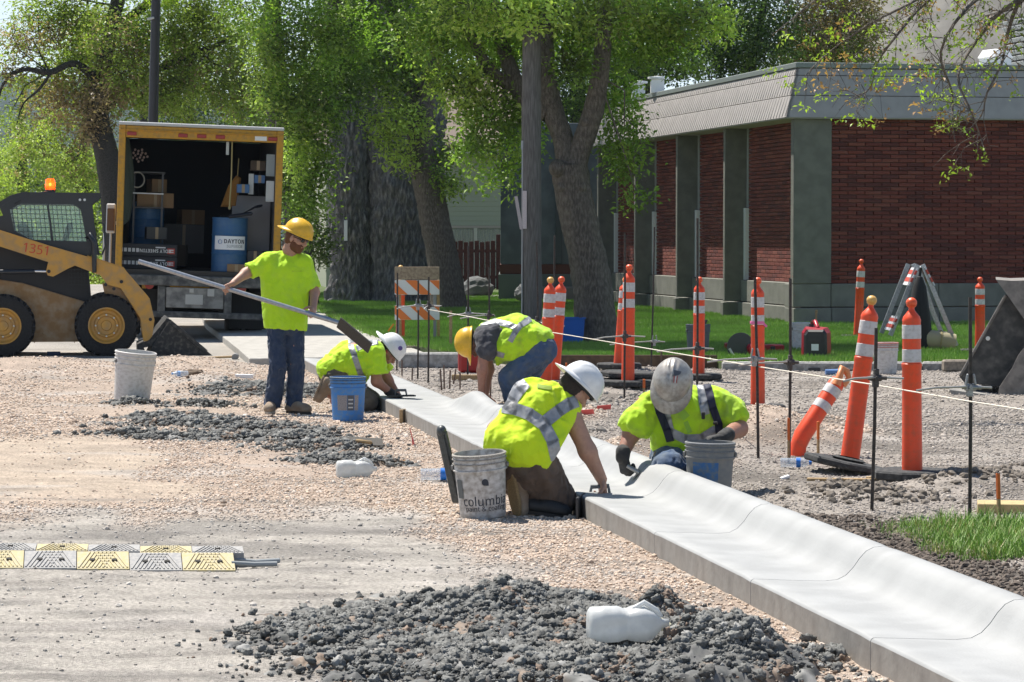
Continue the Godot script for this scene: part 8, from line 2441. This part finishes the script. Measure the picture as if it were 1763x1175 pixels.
	chunk.call("rubber_pad", "flat black rubber pad on the kerb right of the generator", "rubber pad", 1457, 640, Vector3(0.20, 0.04, 0.2), 0.0, mat("base_rubber", Color.WHITE))
	chunk.call("timber_block", "pale timber offcut beside the silver folding barricade's feet", "timber", 1645, 640, Vector3(0.30, 0.14, 0.15), 0.1, wood)
	var pipe := obj("pipe_end", Shape.new().tube([Vector3(-0.10, 0.03, 0), Vector3(0.10, 0.035, 0)], [0.035, 0.035], 12), mat("pipe_blue", lin(0.10, 0.20, 0.42), 0.5), self, Transform3D(Basis(Vector3.UP, 0.1), spot(1436, 646)))
	tag(pipe, "short blue pipe end against the street kerb", "pipe")
	var slot := obj("drain_slot", Shape.new().slab(Vector3(-0.07, -0.03, 0.0), Vector3(0.07, 0.03, 0.006)), mat("black_filler", Color.WHITE), self, Transform3D(Basis(), Vector3(along(1402, 640, 33.38).x, 0.05, -33.376)))
	tag(slot, "dark drain slot in the face of the street kerb", "drain")
	# cut-off tarp marks: pink flags on the rubble
	for q in [[1040, 708, 0.2, "pink marking flag lying left of the man in braces"], [1010, 712, -0.2, "pink marking flag lying behind the sleeveless man's hat"]]:
		var fl := obj("marking_flag", Shape.new().box(place(Vector3(0, 0.03, 0), Vector3(0.5, q[2], 0.1)), Vector3(0.13, 0.05, 0.004), 0.001), mat("pink_flag", lin(0.70, 0.13, 0.12), 0.7), self, Transform3D(Basis(), spot(q[0], q[1])))
		tag(fl, q[3], "flag", "pink marking flags on the rubble")
	var of := obj("marking_flag", Shape.new().box(place(Vector3(0, 0.05, 0), Vector3(0, 0.2, 0.9)), Vector3(0.14, 0.025, 0.004), 0.001), mat("flag_orange", lin(0.75, 0.25, 0.03), 0.7), self, Transform3D(Basis(), along(673, 570, 42.0)))
	tag(of, "orange marking flag on a wire left of the striped barricade", "flag")
	# ---- poles ----
	d = 38.4
	s = d / LENS
	var pole := thing("utility_pole", "weathered wooden utility pole with two paper notices, left of the forked tree", "utility pole", Vector3(along(916, 550, d).x, 0.1, -d))
	var pw := mat("pole_wood", Color.WHITE, 0.95, 0.0, two_tone(0.03, lin(0.16, 0.15, 0.145), lin(0.085, 0.078, 0.074), 0.4, 0.7, 5, 181), 1.0, null, 0.0)
	pw.uv1_scale = Vector3(2.4, 0.22, 2.4)
	sh = Shape.new()
	bark_tube(sh, [Vector3(0, -0.2, 0), Vector3(-0.005, 3.0, 0), Vector3(0.0, 6.0, 0), Vector3(0.01, 10.5, 0)], [0.138, 0.130, 0.122, 0.11], 30, 0.25, 0.006, 22.0)
	obj("shaft", sh, pw, pole)
	obj("conduit", Shape.new().tube([Vector3(-0.14, 0, 0.06), Vector3(-0.13, 2.75, 0.06)], [0.013], 8), mat("conduit_grey", lin(0.30, 0.31, 0.32), 0.5, 0.4), pole)
	obj("conduit_cap", Shape.new().tube([Vector3(-0.13, 2.75, 0.06), Vector3(-0.13, 2.87, 0.06)], [0.026, 0.022], 8), mat("conduit_grey", Color.WHITE), pole)
	for q in [[904, 366, 0.06, 0.52, 0.0, 0.60], [894, 371, 0.045, 0.46, -0.17, 0.50]]:
		obj("paper_notice", Shape.new().box(place(Vector3((q[0] - 917.0) * s, (606.0 - q[1]) * s, 0.15), Vector3(0, 0, -q[4])), Vector3(q[2], q[3], 0.006), 0.001), mat("notice_%d" % int(q[5] * 100), lin(q[5], q[5] * 0.86, q[5] * 0.88), 0.8, 0.0, grain(0.05, 0.75, 1.0), 3.0), pole)
	obj("cross_arm", Shape.new().slab(Vector3(-1.2, 9.6, -0.2), Vector3(1.2, 9.72, -0.1), 0.01), pw, pole)
	d = 61.0
	var lp := thing("lamp_pole", "dark metal lamp pole rising behind the box truck", "lamp post", Vector3(along(259, 400, d).x, 0.0, -d))
	obj("shaft", Shape.new().tube([Vector3(-0.06, 0, 0), Vector3(0.06, 4.0, 0), Vector3(0.19, 8.6, 0)], [0.13, 0.11, 0.095], 16), mat("pole_dark", lin(0.032, 0.030, 0.036), 0.5), lp)
	obj("lamp_arm", Shape.new().slab(Vector3(-0.2, 6.86, -0.1), Vector3(0.32, 6.92, 0.1), 0.01), mat("pale_metal", Color.WHITE), lp)
	obj("bracket", Shape.new().box(place(Vector3(0.04, 6.40, 0.14), Vector3(0, 0, 0.2)), Vector3(0.16, 0.05, 0.05), 0.01), mat("pale_metal", Color.WHITE), lp)

func on_lawn(px: float, py: float) -> Vector3:
	var d := (EYE - 0.14) * LENS / (py - 408.0)
	var p := along(px, py, d)
	p.y = 0.14
	return p

# ------------------------------------------------------------------ speed bump, litter, tools on the gravel
func bottle(label: String, at: Vector3, turn: float, size: float, cap_c: Material) -> void:
	var o := thing("water_bottle", label, "bottle", at, turn)
	var t := Transform3D(Basis(Vector3.BACK, PI / 2), Vector3(0, 0.034 * size, 0))
	var clear := glass("bottle_clear", Color(0.80, 0.86, 0.92), 0.30)
	var p := []
	for q in [[0.0, 0.0], [0.028, 0.0], [0.033, 0.006]]: p.append(Vector2(q[0], q[1]) * size)
	for k in 7:
		p.append(Vector2(0.033, 0.012 + k * 0.014) * size)
		p.append(Vector2(0.0305, 0.019 + k * 0.014) * size)
	for q in [[0.033, 0.115], [0.033, 0.150], [0.026, 0.175], [0.014, 0.192], [0.0125, 0.20]]: p.append(Vector2(q[0], q[1]) * size)
	obj("bottle_body", Shape.new().lathe(p, 20, t), clear, o)
	obj("bottle_label", Shape.new().lathe([Vector2(0.0338, 0.108) * size, Vector2(0.0338, 0.138) * size], 20, t), cap_c, o)
	obj("cap", Shape.new().lathe([Vector2(0.015, 0.196) * size, Vector2(0.015, 0.214) * size, Vector2(0.0, 0.216) * size], 14, t), cap_c, o)

func build_litter() -> void:
	# ---- rubber speed bump of alternating yellow and black tiles ----
	var root := thing("speed_bump", "portable rubber speed bump of worn yellow and dark grey tiles at the left edge", "speed bump", Vector3(0, 0, 0))
	var yel := mat("bump_yellow", Color.WHITE, 0.85, 0.0, two_tone(0.03, lin(0.46, 0.39, 0.20), lin(0.43, 0.395, 0.32), 0.4, 0.75, 5, 201), 2.0)
	var gry := mat("bump_grey", Color.WHITE, 0.85, 0.0, two_tone(0.03, lin(0.27, 0.27, 0.272), lin(0.40, 0.385, 0.36), 0.4, 0.75, 5, 202), 2.0)
	var hole := mat("bump_hole", lin(0.02, 0.018, 0.016), 0.8)
	var d0 := 13.70
	var right := -1.365
	var wide := 0.262
	for row in 2:
		for k in 8:
			var x1 := right - k * wide + (0.0 if row == 0 else 0.02)
			var x0 := x1 - wide + 0.004
			# rise of the front row; nearly flat top and far slope of the second row
			var za := -d0 if row == 0 else -d0 - 0.232
			var zb := -d0 - 0.228 if row == 0 else -d0 - 0.46
			var ya := 0.006 if row == 0 else 0.066
			var yb := 0.066 if row == 0 else 0.074
			var skew := -0.035 if row == 0 else -0.03
			var g0 := height((x0 + x1) / 2, d0) + 0.002
			var s := Shape.new()
			s.flat()
			var A := Vector3(x0, g0 + ya, za); var B := Vector3(x1, g0 + ya, za); var C := Vector3(x1 + skew, g0 + yb, zb); var D := Vector3(x0 + skew, g0 + yb, zb)
			var dn := Vector3(0, -0.09, 0)
			s.quad(A, B, C, D)
			s.quad(A + dn, B + dn, B, A); s.quad(B + dn, C + dn, C, B); s.quad(C + dn, D + dn, D, C); s.quad(D + dn, A + dn, A, D)
			var m := yel if (k + row) % 2 == 0 else gry
			var tile := obj("tile", s, m, root)
			# chevron ribs and the reflector sockets
			var ribs := Shape.new()
			var nrm := (B - A).cross(D - A).normalized()
			var on := func(u: float, v: float) -> Vector3: return A.lerp(B, u).lerp(D.lerp(C, u), v) + nrm * 0.003
			for r in 13:
				var u0 := 0.03 + r * 0.078
				var lean := 0.22 if u0 < 0.5 else -0.22
				var ua := clampf(u0, 0.03, 0.97); var ub := clampf(u0 + lean, 0.03, 0.97)
				ribs.bar(on.call(ua, 0.06), on.call(ub, 0.94), 0.008, 0.004, nrm)
			obj("rib", ribs, m, tile)
			for u in ([0.30, 0.72] if row == 0 else [0.5]):
				var c: Vector3 = on.call(u, 0.45)
				obj("reflector_socket", Shape.new().lathe([Vector2(0.014, 0.0), Vector2(0.014, 0.006), Vector2(0.010, 0.007), Vector2(0.0, 0.003)], 14, Transform3D(Basis(Quaternion(Vector3.UP, nrm)), c)), hole, tile)
	for k in 2:
		obj("cable", Shape.new().tube([Vector3(right - 0.03, 0.03 + height(right, d0), -d0 - 0.1 - k * 0.14), Vector3(right + 0.08, 0.022 + height(right, d0), -d0 - 0.12 - k * 0.10), Vector3(right + 0.19, 0.02 + height(right, d0), -d0 - 0.16 - k * 0.14)], [0.013], 10), mat("cable_grey", lin(0.24, 0.26, 0.27), 0.6), root)
	# ---- bottles, jugs ----
	var cap_blue := mat("cap_blue", lin(0.02, 0.17, 0.62), 0.4)
	bottle("clear water bottle with blue cap lying left of the lettered bucket", spot(724, 829), PI + 0.12, 1.25, cap_blue)
	bottle("clear water bottle with blue cap lying before the stakes by the folded post", spot(1344, 806), PI - 0.1, 1.0, cap_blue)
	bottle("small clear water bottle lying by the brown lump left of the standing man", spot(323, 661), 0.5, 0.9, mat("cap_pale_blue", lin(0.25, 0.42, 0.70), 0.4))
	var jug := func(label: String, at: Vector3, turn: float, k: float, milk: Material) -> void:
		var o := thing("plastic_jug", label, "jug", at, turn)
		# a square-shouldered jug on its side: rings of a rounded square along its length, dented a little
		var sh := Shape.new()
		sh.smooth()
		var ring := func(i: int, j: int) -> Vector3:
			var t: Vector2 = [Vector2(-0.150, 0.02), Vector2(-0.150, 0.058), Vector2(-0.138, 0.074), Vector2(-0.09, 0.079), Vector2(-0.030, 0.078), Vector2(-0.008, 0.068), Vector2(0.008, 0.067), Vector2(0.030, 0.077), Vector2(0.075, 0.077), Vector2(0.110, 0.062), Vector2(0.140, 0.036), Vector2(0.152, 0.021), Vector2(0.178, 0.020), Vector2(0.178, 0.002)][i]
			var an: float = TAU * j / 28.0
			var sq := pow(pow(absf(cos(an)), 3.4) + pow(absf(sin(an)), 3.4), -1.0 / 3.4) if t.y > 0.045 else 1.0
			var r := t.y * sq * (1.0 + 0.16 * fold_noise.get_noise_3d(t.x * 11.0, cos(an) * 0.9, sin(an) * 0.9))
			return Vector3(t.x, 0.062 + sin(an) * r * 0.92, cos(an) * r) * k
		for i in 13:
			for j in 28: sh.quad(ring.call(i, j), ring.call(i, j + 1), ring.call(i + 1, j + 1), ring.call(i + 1, j))
		obj("jug_body", sh, milk, o)
		obj("handle", Shape.new().tube([Vector3(0.03, 0.125, 0.02) * k, Vector3(0.075, 0.150, 0.02) * k, Vector3(0.125, 0.118, 0.015) * k, Vector3(0.145, 0.09, 0.01) * k], [0.011 * k, 0.012 * k, 0.012 * k, 0.010 * k], 10), milk, o)
	var milk := mat("milky_plastic", lin(0.80, 0.81, 0.80), 0.3, 0.0, grain(0.012, 0.84, 1.0, 4, 221), 2.0)
	milk.backlight_enabled = true
	milk.backlight = lin(0.7, 0.72, 0.74)
	jug.call("crushed white plastic jug on the gravel left of the water bottle", spot(611, 822), 0.15, 0.85, milk)
	var p := along(1076, 1108, 10.62)
	jug.call("crumpled milky plastic jug half sunk in the dark concrete heap", Vector3(p.x, height(p.x, 10.62) + 0.11, -10.62), 0.12, 0.95, milk)
	p = along(1128, 1078, 10.9)
	var cup := thing("plastic_scoop", "cream plastic scoop sticking out of the dark concrete heap", "scoop", Vector3(p.x, p.y - 0.03, -10.9), 0.3)
	obj("scoop", Shape.new().lathe([Vector2(0.035, 0.0), Vector2(0.042, 0.09), Vector2(0.030, 0.11), Vector2(0.0, 0.115)], 16, Transform3D(Basis(Vector3.BACK, 1.1), Vector3(0.06, 0.0, 0))), mat("cream_plastic", lin(0.62, 0.58, 0.40), 0.5), cup)
	obj("grip", Shape.new().tube([Vector3(-0.16, 0.045, 0.03), Vector3(-0.05, 0.02, 0.02)], [0.008, 0.012], 8), mat("cream_plastic", Color.WHITE), cup)
	# ---- tools and offcuts ----
	var tr := thing("finishing_trowel", "grey steel trowel with pale handle lying on the gravel", "trowel", spot(626, 772), 0.15)
	obj("blade", Shape.new().box(place(Vector3(0, 0.05, 0), Vector3(0.45, 0, -0.06)), Vector3(0.30, 0.006, 0.12), 0.002), mat("cement_steel", Color.WHITE), tr)
	obj("handle", Shape.new().tube([Vector3(-0.06, 0.06, 0.02), Vector3(-0.05, 0.06, 0.07), Vector3(0.05, 0.045, 0.07), Vector3(0.06, 0.04, 0.02)], [0.008, 0.015, 0.015, 0.008], 8), mat("raw_wood", Color.WHITE), tr)
	var ham := thing("mallet", "mallet with a long wooden handle lying behind the standing man", "mallet", spot(392, 619), 0.0)
	obj("handle", Shape.new().tube([Vector3(-0.36, 0.02, 0.02), Vector3(0.08, 0.035, 0)], [0.014, 0.016], 8), mat("raw_wood", Color.WHITE), ham)
	obj("head", Shape.new().tube([Vector3(0.10, 0.03, 0.06), Vector3(0.10, 0.04, -0.06)], [0.045, 0.045], 14), mat("mallet_head", lin(0.22, 0.22, 0.22), 0.6, 0.3), ham)
	var form := func(called: String, label: String, cat: String, px: float, py: float, size: Vector3, turn: float, m: Material, tilt := 0.0) -> void:
		var o := obj(called, Shape.new().box(place(Vector3(0, size.y * 0.5, 0), Vector3(0, 0, tilt)), size, 0.004), m, self, Transform3D(Basis(Vector3.UP, turn), spot(px, py)))
		tag(o, label, cat)
	form.call("foam_block", "white foam strip on the gravel left of the standing man", "foam strip", 420, 662, Vector3(0.20, 0.045, 0.05), -0.3, mat("white_paper", Color.WHITE))
	form.call("blue_lath", "blue lath lying behind the leaning white bucket", "lath", 287, 653, Vector3(0.36, 0.02, 0.03), 0.15, mat("lath_blue", lin(0.05, 0.13, 0.33), 0.7))
	form.call("wood_chip", "rust-brown wooden chip on the gravel above the water bottle", "wood chip", 692, 798, Vector3(0.13, 0.02, 0.05), 0.1, mat("chip_wood", lin(0.26, 0.14, 0.06), 0.8))
	form.call("form_strip", "long pale wooden strip lying under the leaning orange post", "board", 1466, 830, Vector3(0.58, 0.02, 0.05), -0.12, mat("raw_wood", Color.WHITE))
	form.call("form_strip", "short pale wooden strip crossing the rubber base of the nearest post", "board", 1517, 826, Vector3(0.22, 0.02, 0.04), 0.5, mat("raw_wood", Color.WHITE))
	form.call("form_plank", "pale plywood offcut behind the grass at the right edge", "board", 1752, 884, Vector3(0.46, 0.06, 0.25), -0.15, mat("plywood", lin(0.50, 0.38, 0.19), 0.85, 0.0, grain(0.02, 0.8, 1.0), 1.5))
	form.call("paper_scrap", "white paper scrap on the dirt below the leaning post", "paper", 1352, 826, Vector3(0.06, 0.02, 0.04), 0.2, mat("white_paper", Color.WHITE), 0.3)
	form.call("blue_rag", "blue rag on the gravel in front of the loader's wheels", "rag", 92, 612, Vector3(0.18, 0.05, 0.12), 0.2, mat("rag_blue", lin(0.04, 0.055, 0.10), 0.9))
	form.call("plastic_scrap", "clear crumpled plastic scrap on the gravel beside the blue lath", "scrap", 305, 648, Vector3(0.10, 0.03, 0.08), 0.4, mat("white_paper", Color.WHITE), 0.2)
	# form clips on the gutter edge behind the lettered bucket
	var clip := thing("form_clip", "pale wooden form clip on the gutter edge near the blue bucket", "clip", Vector3(kerb_x(24.6) - 0.02, 0.0, -24.6), -0.16)
	for k in 3: obj("clip_piece", Shape.new().slab(Vector3(-0.03, -0.02, -0.09 + k * 0.06), Vector3(0.0, 0.125, -0.055 + k * 0.06), 0.003), mat("raw_wood", Color.WHITE) if k != 1 else mat("black_filler", Color.WHITE), clip)
	var flagc := obj("survey_whisker", Shape.new().tube([Vector3(0, 0, 0), Vector3(-0.01, 0.06, 0), Vector3(-0.03, 0.14, 0.01)], [0.012, 0.005, 0.003], 6), mat("pink_flag", Color.WHITE), self, Transform3D(Basis(), spot(712, 768)))
	tag(flagc, "small red survey whisker stuck in the gravel beside the gutter", "marker")
	var pl := thing("steel_float", "long narrow dark steel float standing upright in the lettered bucket", "float", spot(800, 868))
	var f0 := along(788, 866, 16.62) - pl.position; var f1 := along(760, 742, 16.50) - pl.position
	obj("blade", Shape.new().bar(f0, f1, 0.028, 0.07, Vector3(1, 0, 0.6), 0.008), mat("wet_steel", lin(0.075, 0.085, 0.09), 0.45, 0.3, grain(0.03, 0.6, 1.0), 2.0), pl)
	obj("tip", Shape.new().ball(f1, Vector3(0.030, 0.034, 0.036), 12, 8), mat("wet_steel", Color.WHITE), pl)
	obj("rib", Shape.new().bar(f0.lerp(f1, 0.1) + Vector3(0.0, 0, 0.022), f0.lerp(f1, 0.95) + Vector3(0.0, 0, 0.022), 0.010, 0.02, Vector3(1, 0, 0.6), 0.003), mat("wet_steel", Color.WHITE), pl)
	# brown lump by the loader's scoop
	tag(obj("clay_lump", lump(77, 0.12, 2), mat("clay_brown", lin(0.16, 0.115, 0.08), 0.95, 0.0, grain(0.05, 0.6, 1.0), 2.0), self, Transform3D(Basis().scaled(Vector3(0.19, 0.12, 0.14)), spot(331, 653) + Vector3(0, 0.05, 0))), "brown clay lump before the loader's scoop", "clay lump")

# ------------------------------------------------------------------ stones, dark concrete crumbs, tall grass
func build_loose_stones() -> void:
	var r := RandomNumberGenerator.new()
	r.seed = 4242
	var stone := mat("stone", Color.WHITE, 0.92)
	stone.vertex_color_use_as_albedo = true
	var shapes := [lump(1, 0.16, 0), lump(2, 0.2, 0), lump(3, 0.18, 1), lump(4, 0.16, 0)]
	var fine_places := [[], [], [], []]; var fine_tints := [[], [], [], []]
	var add := func(x: float, d: float, size: float, tint: Color, sink: float) -> void:
		var k := r.randi() % 4
		var t := Transform3D(Basis.from_euler(Vector3(r.randf_range(-0.5, 0.5), r.randf() * TAU, r.randf_range(-0.5, 0.5))).scaled(Vector3.ONE * size), Vector3(x, height(x, d) + size * sink, -d))
		fine_places[k].append(t)
		fine_tints[k].append(tint)
	# crushed stone: dense in the tan ground, sparse in the grey
	for band in [[8.5, 13.0, 900.0], [13.0, 18.0, 1300.0], [18.0, 26.0, 850.0], [26.0, 35.5, 330.0]]:
		var x0: float = -band[1] * 0.19; var x1: float = band[1] * 0.20
		var n := int((x1 - x0) * (band[1] - band[0]) * band[2])
		for i in n:
			var x := r.randf_range(x0, x1); var d := r.randf_range(band[0], band[1])
			var u := x - kerb_x(d)
			if u > -0.01 and u < (1.5 if d < 15.5 else 0.68): continue
			if absf(x) > d * 0.195: continue
			var t := tan_share(x, d)
			var bare := smoothstep(-1.9, -2.5, u + n_mid.get_noise_2d(x, d * 0.5) * 1.2) * smoothstep(16.5, 18.5, d) * (1.0 - smoothstep(22.0, 25.0, d))
			var keep := lerpf(0.05 if u < 0.0 else 0.5, 1.0, t) * (1.0 - 0.92 * bare)
			if u > 0.6 and d > 15.0: keep = maxf(keep, 0.55 + 0.5 * n_mid.get_noise_2d(x * 2.0, d * 1.2))
			if u < -1.3: keep *= smoothstep(-0.22, 0.12, n_mid.get_noise_2d(x * 0.9 + 60.0, d * 0.5)) + 0.12
			if r.randf() > keep: continue
			var size := r.randf_range(0.005, 0.0115) * (1.0 if d < 22.0 else 1.35)
			if r.randf() < 0.03: size *= 1.9
			var k := r.randf_range(0.62, 1.25)
			var c := (Color(0.46, 0.43, 0.39) if u < 0.0 else Color(0.37, 0.335, 0.30)).lerp(Color(0.58, 0.455, 0.355) if r.randf() < 0.75 else Color(0.56, 0.50, 0.44), t)
			add.call(x, d, size, c * k, 0.25)
	# scattered larger pebbles on the grey road
	for i in 520:
		var d := r.randf_range(9.5, 18.0); var x := r.randf_range(-d * 0.19, minf(kerb_x(d) - 0.05, d * 0.19))
		var k := r.randf_range(0.5, 1.0)
		add.call(x, d, r.randf_range(0.004, 0.012), Color(0.38, 0.345, 0.305) * k, 0.2)
	# rubble behind the kerb
	for i in 1100:
		var q = [[0.75, 29.5, 0.8, 2.2], [1.3, 27.5, 0.9, 1.8], [0.55, 26.0, 0.5, 1.0], [3.0, 17.9, 0.5, 0.3], [2.2, 17.0, 0.5, 0.4], [3.7, 18.6, 0.7, 0.35], [0.35, 22.5, 0.35, 1.6]][r.randi() % 7]
		var x: float = q[0] + r.randfn() * q[2] * 0.5; var d: float = q[1] + r.randfn() * q[3] * 0.5
		if x - kerb_x(d) < 0.72: continue
		add.call(x, d, r.randf_range(0.012, 0.04) * (1.6 if r.randf() < 0.12 and d > 20.0 else 1.0), Color(0.30, 0.275, 0.245) * r.randf_range(0.6, 1.15) if d > 20.0 else Color(0.17, 0.145, 0.12) * r.randf_range(0.6, 1.3), 0.2)
	# dark clods between the kerb and the grass
	for i in 9000:
		var d := r.randf_range(11.5, 15.9)
		var x := kerb_x(d) + 0.70 + absf(r.randfn(0.0, 0.42))
		add.call(x, d, r.randf_range(0.005, 0.018) * (1.7 if r.randf() < 0.08 else 1.0), Color(0.115, 0.092, 0.075) * r.randf_range(0.5, 1.6), 0.3)
	for k in 4: tag(scatter("gravel", shapes[k], fine_places[k], fine_tints[k], stone), "loose crushed stone over the street bed", "gravel", "", "stuff")
	# dark wet concrete: heaps of crumbs
	var crumb := mat("wet_crumb", Color.WHITE, 0.75, 0.0, null, 1.0)
	crumb.vertex_color_use_as_albedo = true
	var cr := [lump(21, 0.26, 2, true), lump(22, 0.30, 2, true), lump(23, 0.24, 2, true)]
	var groups := [["concrete_rubble", PILES, 52000, "dark lumpy heap of spilt concrete in the foreground"], ["concrete_rubble", SPILLS, 20000, "thin dark trail of spilt concrete on the tan gravel"]]
	for g in groups:
		var places := [[], [], []]; var tints := [[], [], []]
		var total := 0.0
		for q in g[1]: total += q[2] * q[3]
		for q in g[1]:
			var n := int(g[2] * q[2] * q[3] / total)
			for i in n:
				var a := r.randf() * TAU; var rad := absf(r.randfn(0.0, 0.58))
				var x: float = q[0] + cos(a) * rad * q[2]; var d: float = q[1] + sin(a) * rad * q[3]
				var u := x - kerb_x(d)
				if u > -0.03 and u < 0.7: continue
				var hgt := heap(g[1], x, d)
				var hole := n_fine.get_noise_2d(x * 1.3 + 50.0, d * 1.3)
				if hole < -0.30 and r.randf() < 0.85: continue
				var size := r.randf_range(0.004, 0.012) if r.randf() < 0.90 else r.randf_range(0.012, 0.030)
				if g[1] == SPILLS: size *= 1.25
				var y := height(x, d) + (hgt if g[1] == PILES else hgt) * (0.9 + 0.5 * n_fine.get_noise_2d(x * 1.4 + 7.0, d * 1.4)) * r.randf_range(0.95, 1.05) + size * 0.25 + (0.012 if hgt > 0.02 else 0.0)
				var k := r.randi() % 3
				places[k].append(Transform3D(Basis.from_euler(Vector3(r.randf() * 6.0, r.randf() * TAU, r.randf() * 6.0)).scaled(Vector3(1, 0.85, 1) * size), Vector3(x, y, -d)))
				var c := Color(0.115, 0.117, 0.112) * r.randf_range(0.45, 1.5)
				if n_fine.get_noise_2d(x * 0.9 + 90.0, d * 0.9) > 0.25 and r.randf() < 0.35: c = Color(0.19, 0.135, 0.10) * r.randf_range(0.6, 1.2)
				if r.randf() < 0.04: c = Color(0.26, 0.26, 0.25)
				tints[k].append(c)
		for k in 3: tag(scatter(g[0], cr[k], places[k], tints[k], crumb), g[3], "concrete rubble", "", "stuff")
		# the clods that the heap is made of
		var cell := 0.011 if g[1] == PILES else 0.022
		var lo := Vector2(INF, INF); var hi := -lo
		for q in g[1]:
			if q[0] > 1.2 and g[1] == SPILLS: continue
			lo = lo.min(Vector2(q[0] - q[2] * 1.7, q[1] - q[3] * 1.7)); hi = hi.max(Vector2(q[0] + q[2] * 1.7, q[1] + q[3] * 1.7))
		var nx := int((hi.x - lo.x) / cell); var nd := int((hi.y - lo.y) / cell)
		var sz := 1.0 if g[1] == PILES else 1.15
		var rnd := func(x: float, d: float, r0: float) -> float: return 1.0 - pow(1.0 - clampf(-n_clod.get_noise_2d(x / r0, d / r0), 0.0, 1.0), 2.2)
		var v := PackedVector3Array(); var nr := PackedVector3Array(); var cl := PackedColorArray(); var ix := PackedInt32Array(); var on := PackedByteArray()
		for j in nd + 1:
			for i in nx + 1:
				var x := lo.x + i * cell; var d := lo.y + j * cell
				var hh := heap(g[1], x, d)
				if hh < 0.003:
					on.append(0); v.append(Vector3(x, -0.1, -d)); cl.append(Color.BLACK)
					continue
				var wx := x + 0.02 * n_fine.get_noise_2d(x * 5.0, d * 5.0); var wd := d + 0.02 * n_fine.get_noise_2d(x * 5.0 + 30.0, d * 5.0)
				var c1: float = rnd.call(wx, wd, 0.085 * sz); var c2: float = rnd.call(wx + 9.0, wd, 0.040 * sz); var c3: float = rnd.call(x, d + 5.0, 0.019 * sz)
				var mid := n_fine.get_noise_2d(x * 1.4 + 7.0, d * 1.4)
				var edge := hh + 0.045 * mid + 0.012 * (c1 - 0.4)
				var full := smoothstep(0.012, 0.05, edge)
				on.append(1 if edge > 0.010 and x < kerb_x(d) - 0.04 else 0)
				v.append(Vector3(x, height(x, d) - 0.012 + full * (hh * (0.9 + 0.5 * mid) + (0.010 * c1 + 0.016 * c2 + 0.010 * c3) * sz * (1.0 if g[1] == PILES else 0.75)), -d))
				var tone := 0.06 + 0.04 * c2 * c1 + 0.045 * n_fine.get_noise_2d(x * 4.0, d * 4.0)
				var c := Color(tone, tone * 1.02, tone)
				c = c.lerp(Color(0.26, 0.185, 0.13), 0.7 * smoothstep(0.12, 0.4, n_fine.get_noise_2d(x * 0.8 + 90.0, d * 0.8)))
				c = c.lerp(Color(0.33, 0.325, 0.31), 0.6 * smoothstep(0.25, 0.5, n_fine.get_noise_2d(x * 1.1 + 40.0, d * 1.3)))
				cl.append(c)
		for j in nd + 1:
			for i in nx + 1:
				var q := j * (nx + 1) + i
				var e := Vector3(0, 1, 0)
				if i > 0 and i < nx and j > 0 and j < nd: e = (v[q + 1] - v[q - 1]).cross(v[q - nx - 1] - v[q + nx + 1])
				nr.append((e if e.y > 0 else -e).normalized())
				if i < nx and j < nd and on[q]: ix.append_array([q, q + nx + 1, q + 1, q + 1, q + nx + 1, q + nx + 2])
		var arr := []
		arr.resize(Mesh.ARRAY_MAX)
		arr[Mesh.ARRAY_VERTEX] = v; arr[Mesh.ARRAY_NORMAL] = nr; arr[Mesh.ARRAY_COLOR] = cl; arr[Mesh.ARRAY_INDEX] = ix
		var am := ArrayMesh.new()
		am.add_surface_from_arrays(Mesh.PRIMITIVE_TRIANGLES, arr)
		tag(obj("concrete_rubble", am, crumb), g[3], "concrete rubble", "", "stuff")
	# tall grass behind the kerb at the right
	var blade := Shape.new()
	blade.flat()
	for i in 9:
		var a := r.randf() * TAU
		var p := Vector3(r.randfn() * 0.02, 0, r.randfn() * 0.02)
		var out := Vector3(cos(a), 0, sin(a)) * r.randf_range(0.02, 0.10)
		var h := r.randf_range(0.04, 0.13)
		var w := Vector3(-sin(a), 0, cos(a)) * 0.003
		var m1 := p + out * 0.35 + Vector3(0, h * 0.6, 0); var t := p + out + Vector3(0, h, 0)
		blade.quad(p - w, p + w, m1 + w * 0.8, m1 - w * 0.8)
		blade.tri(m1 - w * 0.8, m1 + w * 0.8, t)
	var places := []; var tints := []
	for i in 5200:
		var d := r.randf_range(13.6, 16.5); var x := r.randf_range(kerb_x(d) + 0.95, 4.2)
		var u := x - kerb_x(d)
		var e := smoothstep(1.25, 1.75, u + n_mid.get_noise_2d(x * 3.0, d * 3.0) * 0.6)
		if d > 15.6 - (3.0 - x) * 0.25 or r.randf() > e * 0.95: continue
		if x < 2.1 and r.randf() < 0.6: continue
		places.append(Transform3D(Basis(Vector3.UP, r.randf() * TAU).scaled(Vector3.ONE * r.randf_range(0.6, 1.25) * (0.7 if x < 2.3 else 1.0)), Vector3(x, height(x, d) - 0.01, -d)))
		tints.append((Color(0.17, 0.29, 0.05) if r.randf() < 0.85 else Color(0.30, 0.28, 0.11)) * r.randf_range(0.7, 1.25))
	tag(scatter("tall_grass", blade.mesh(), places, tints, mat("grass_blade", Color.WHITE)), "tuft of long grass behind the kerb at the right", "grass", "", "stuff")
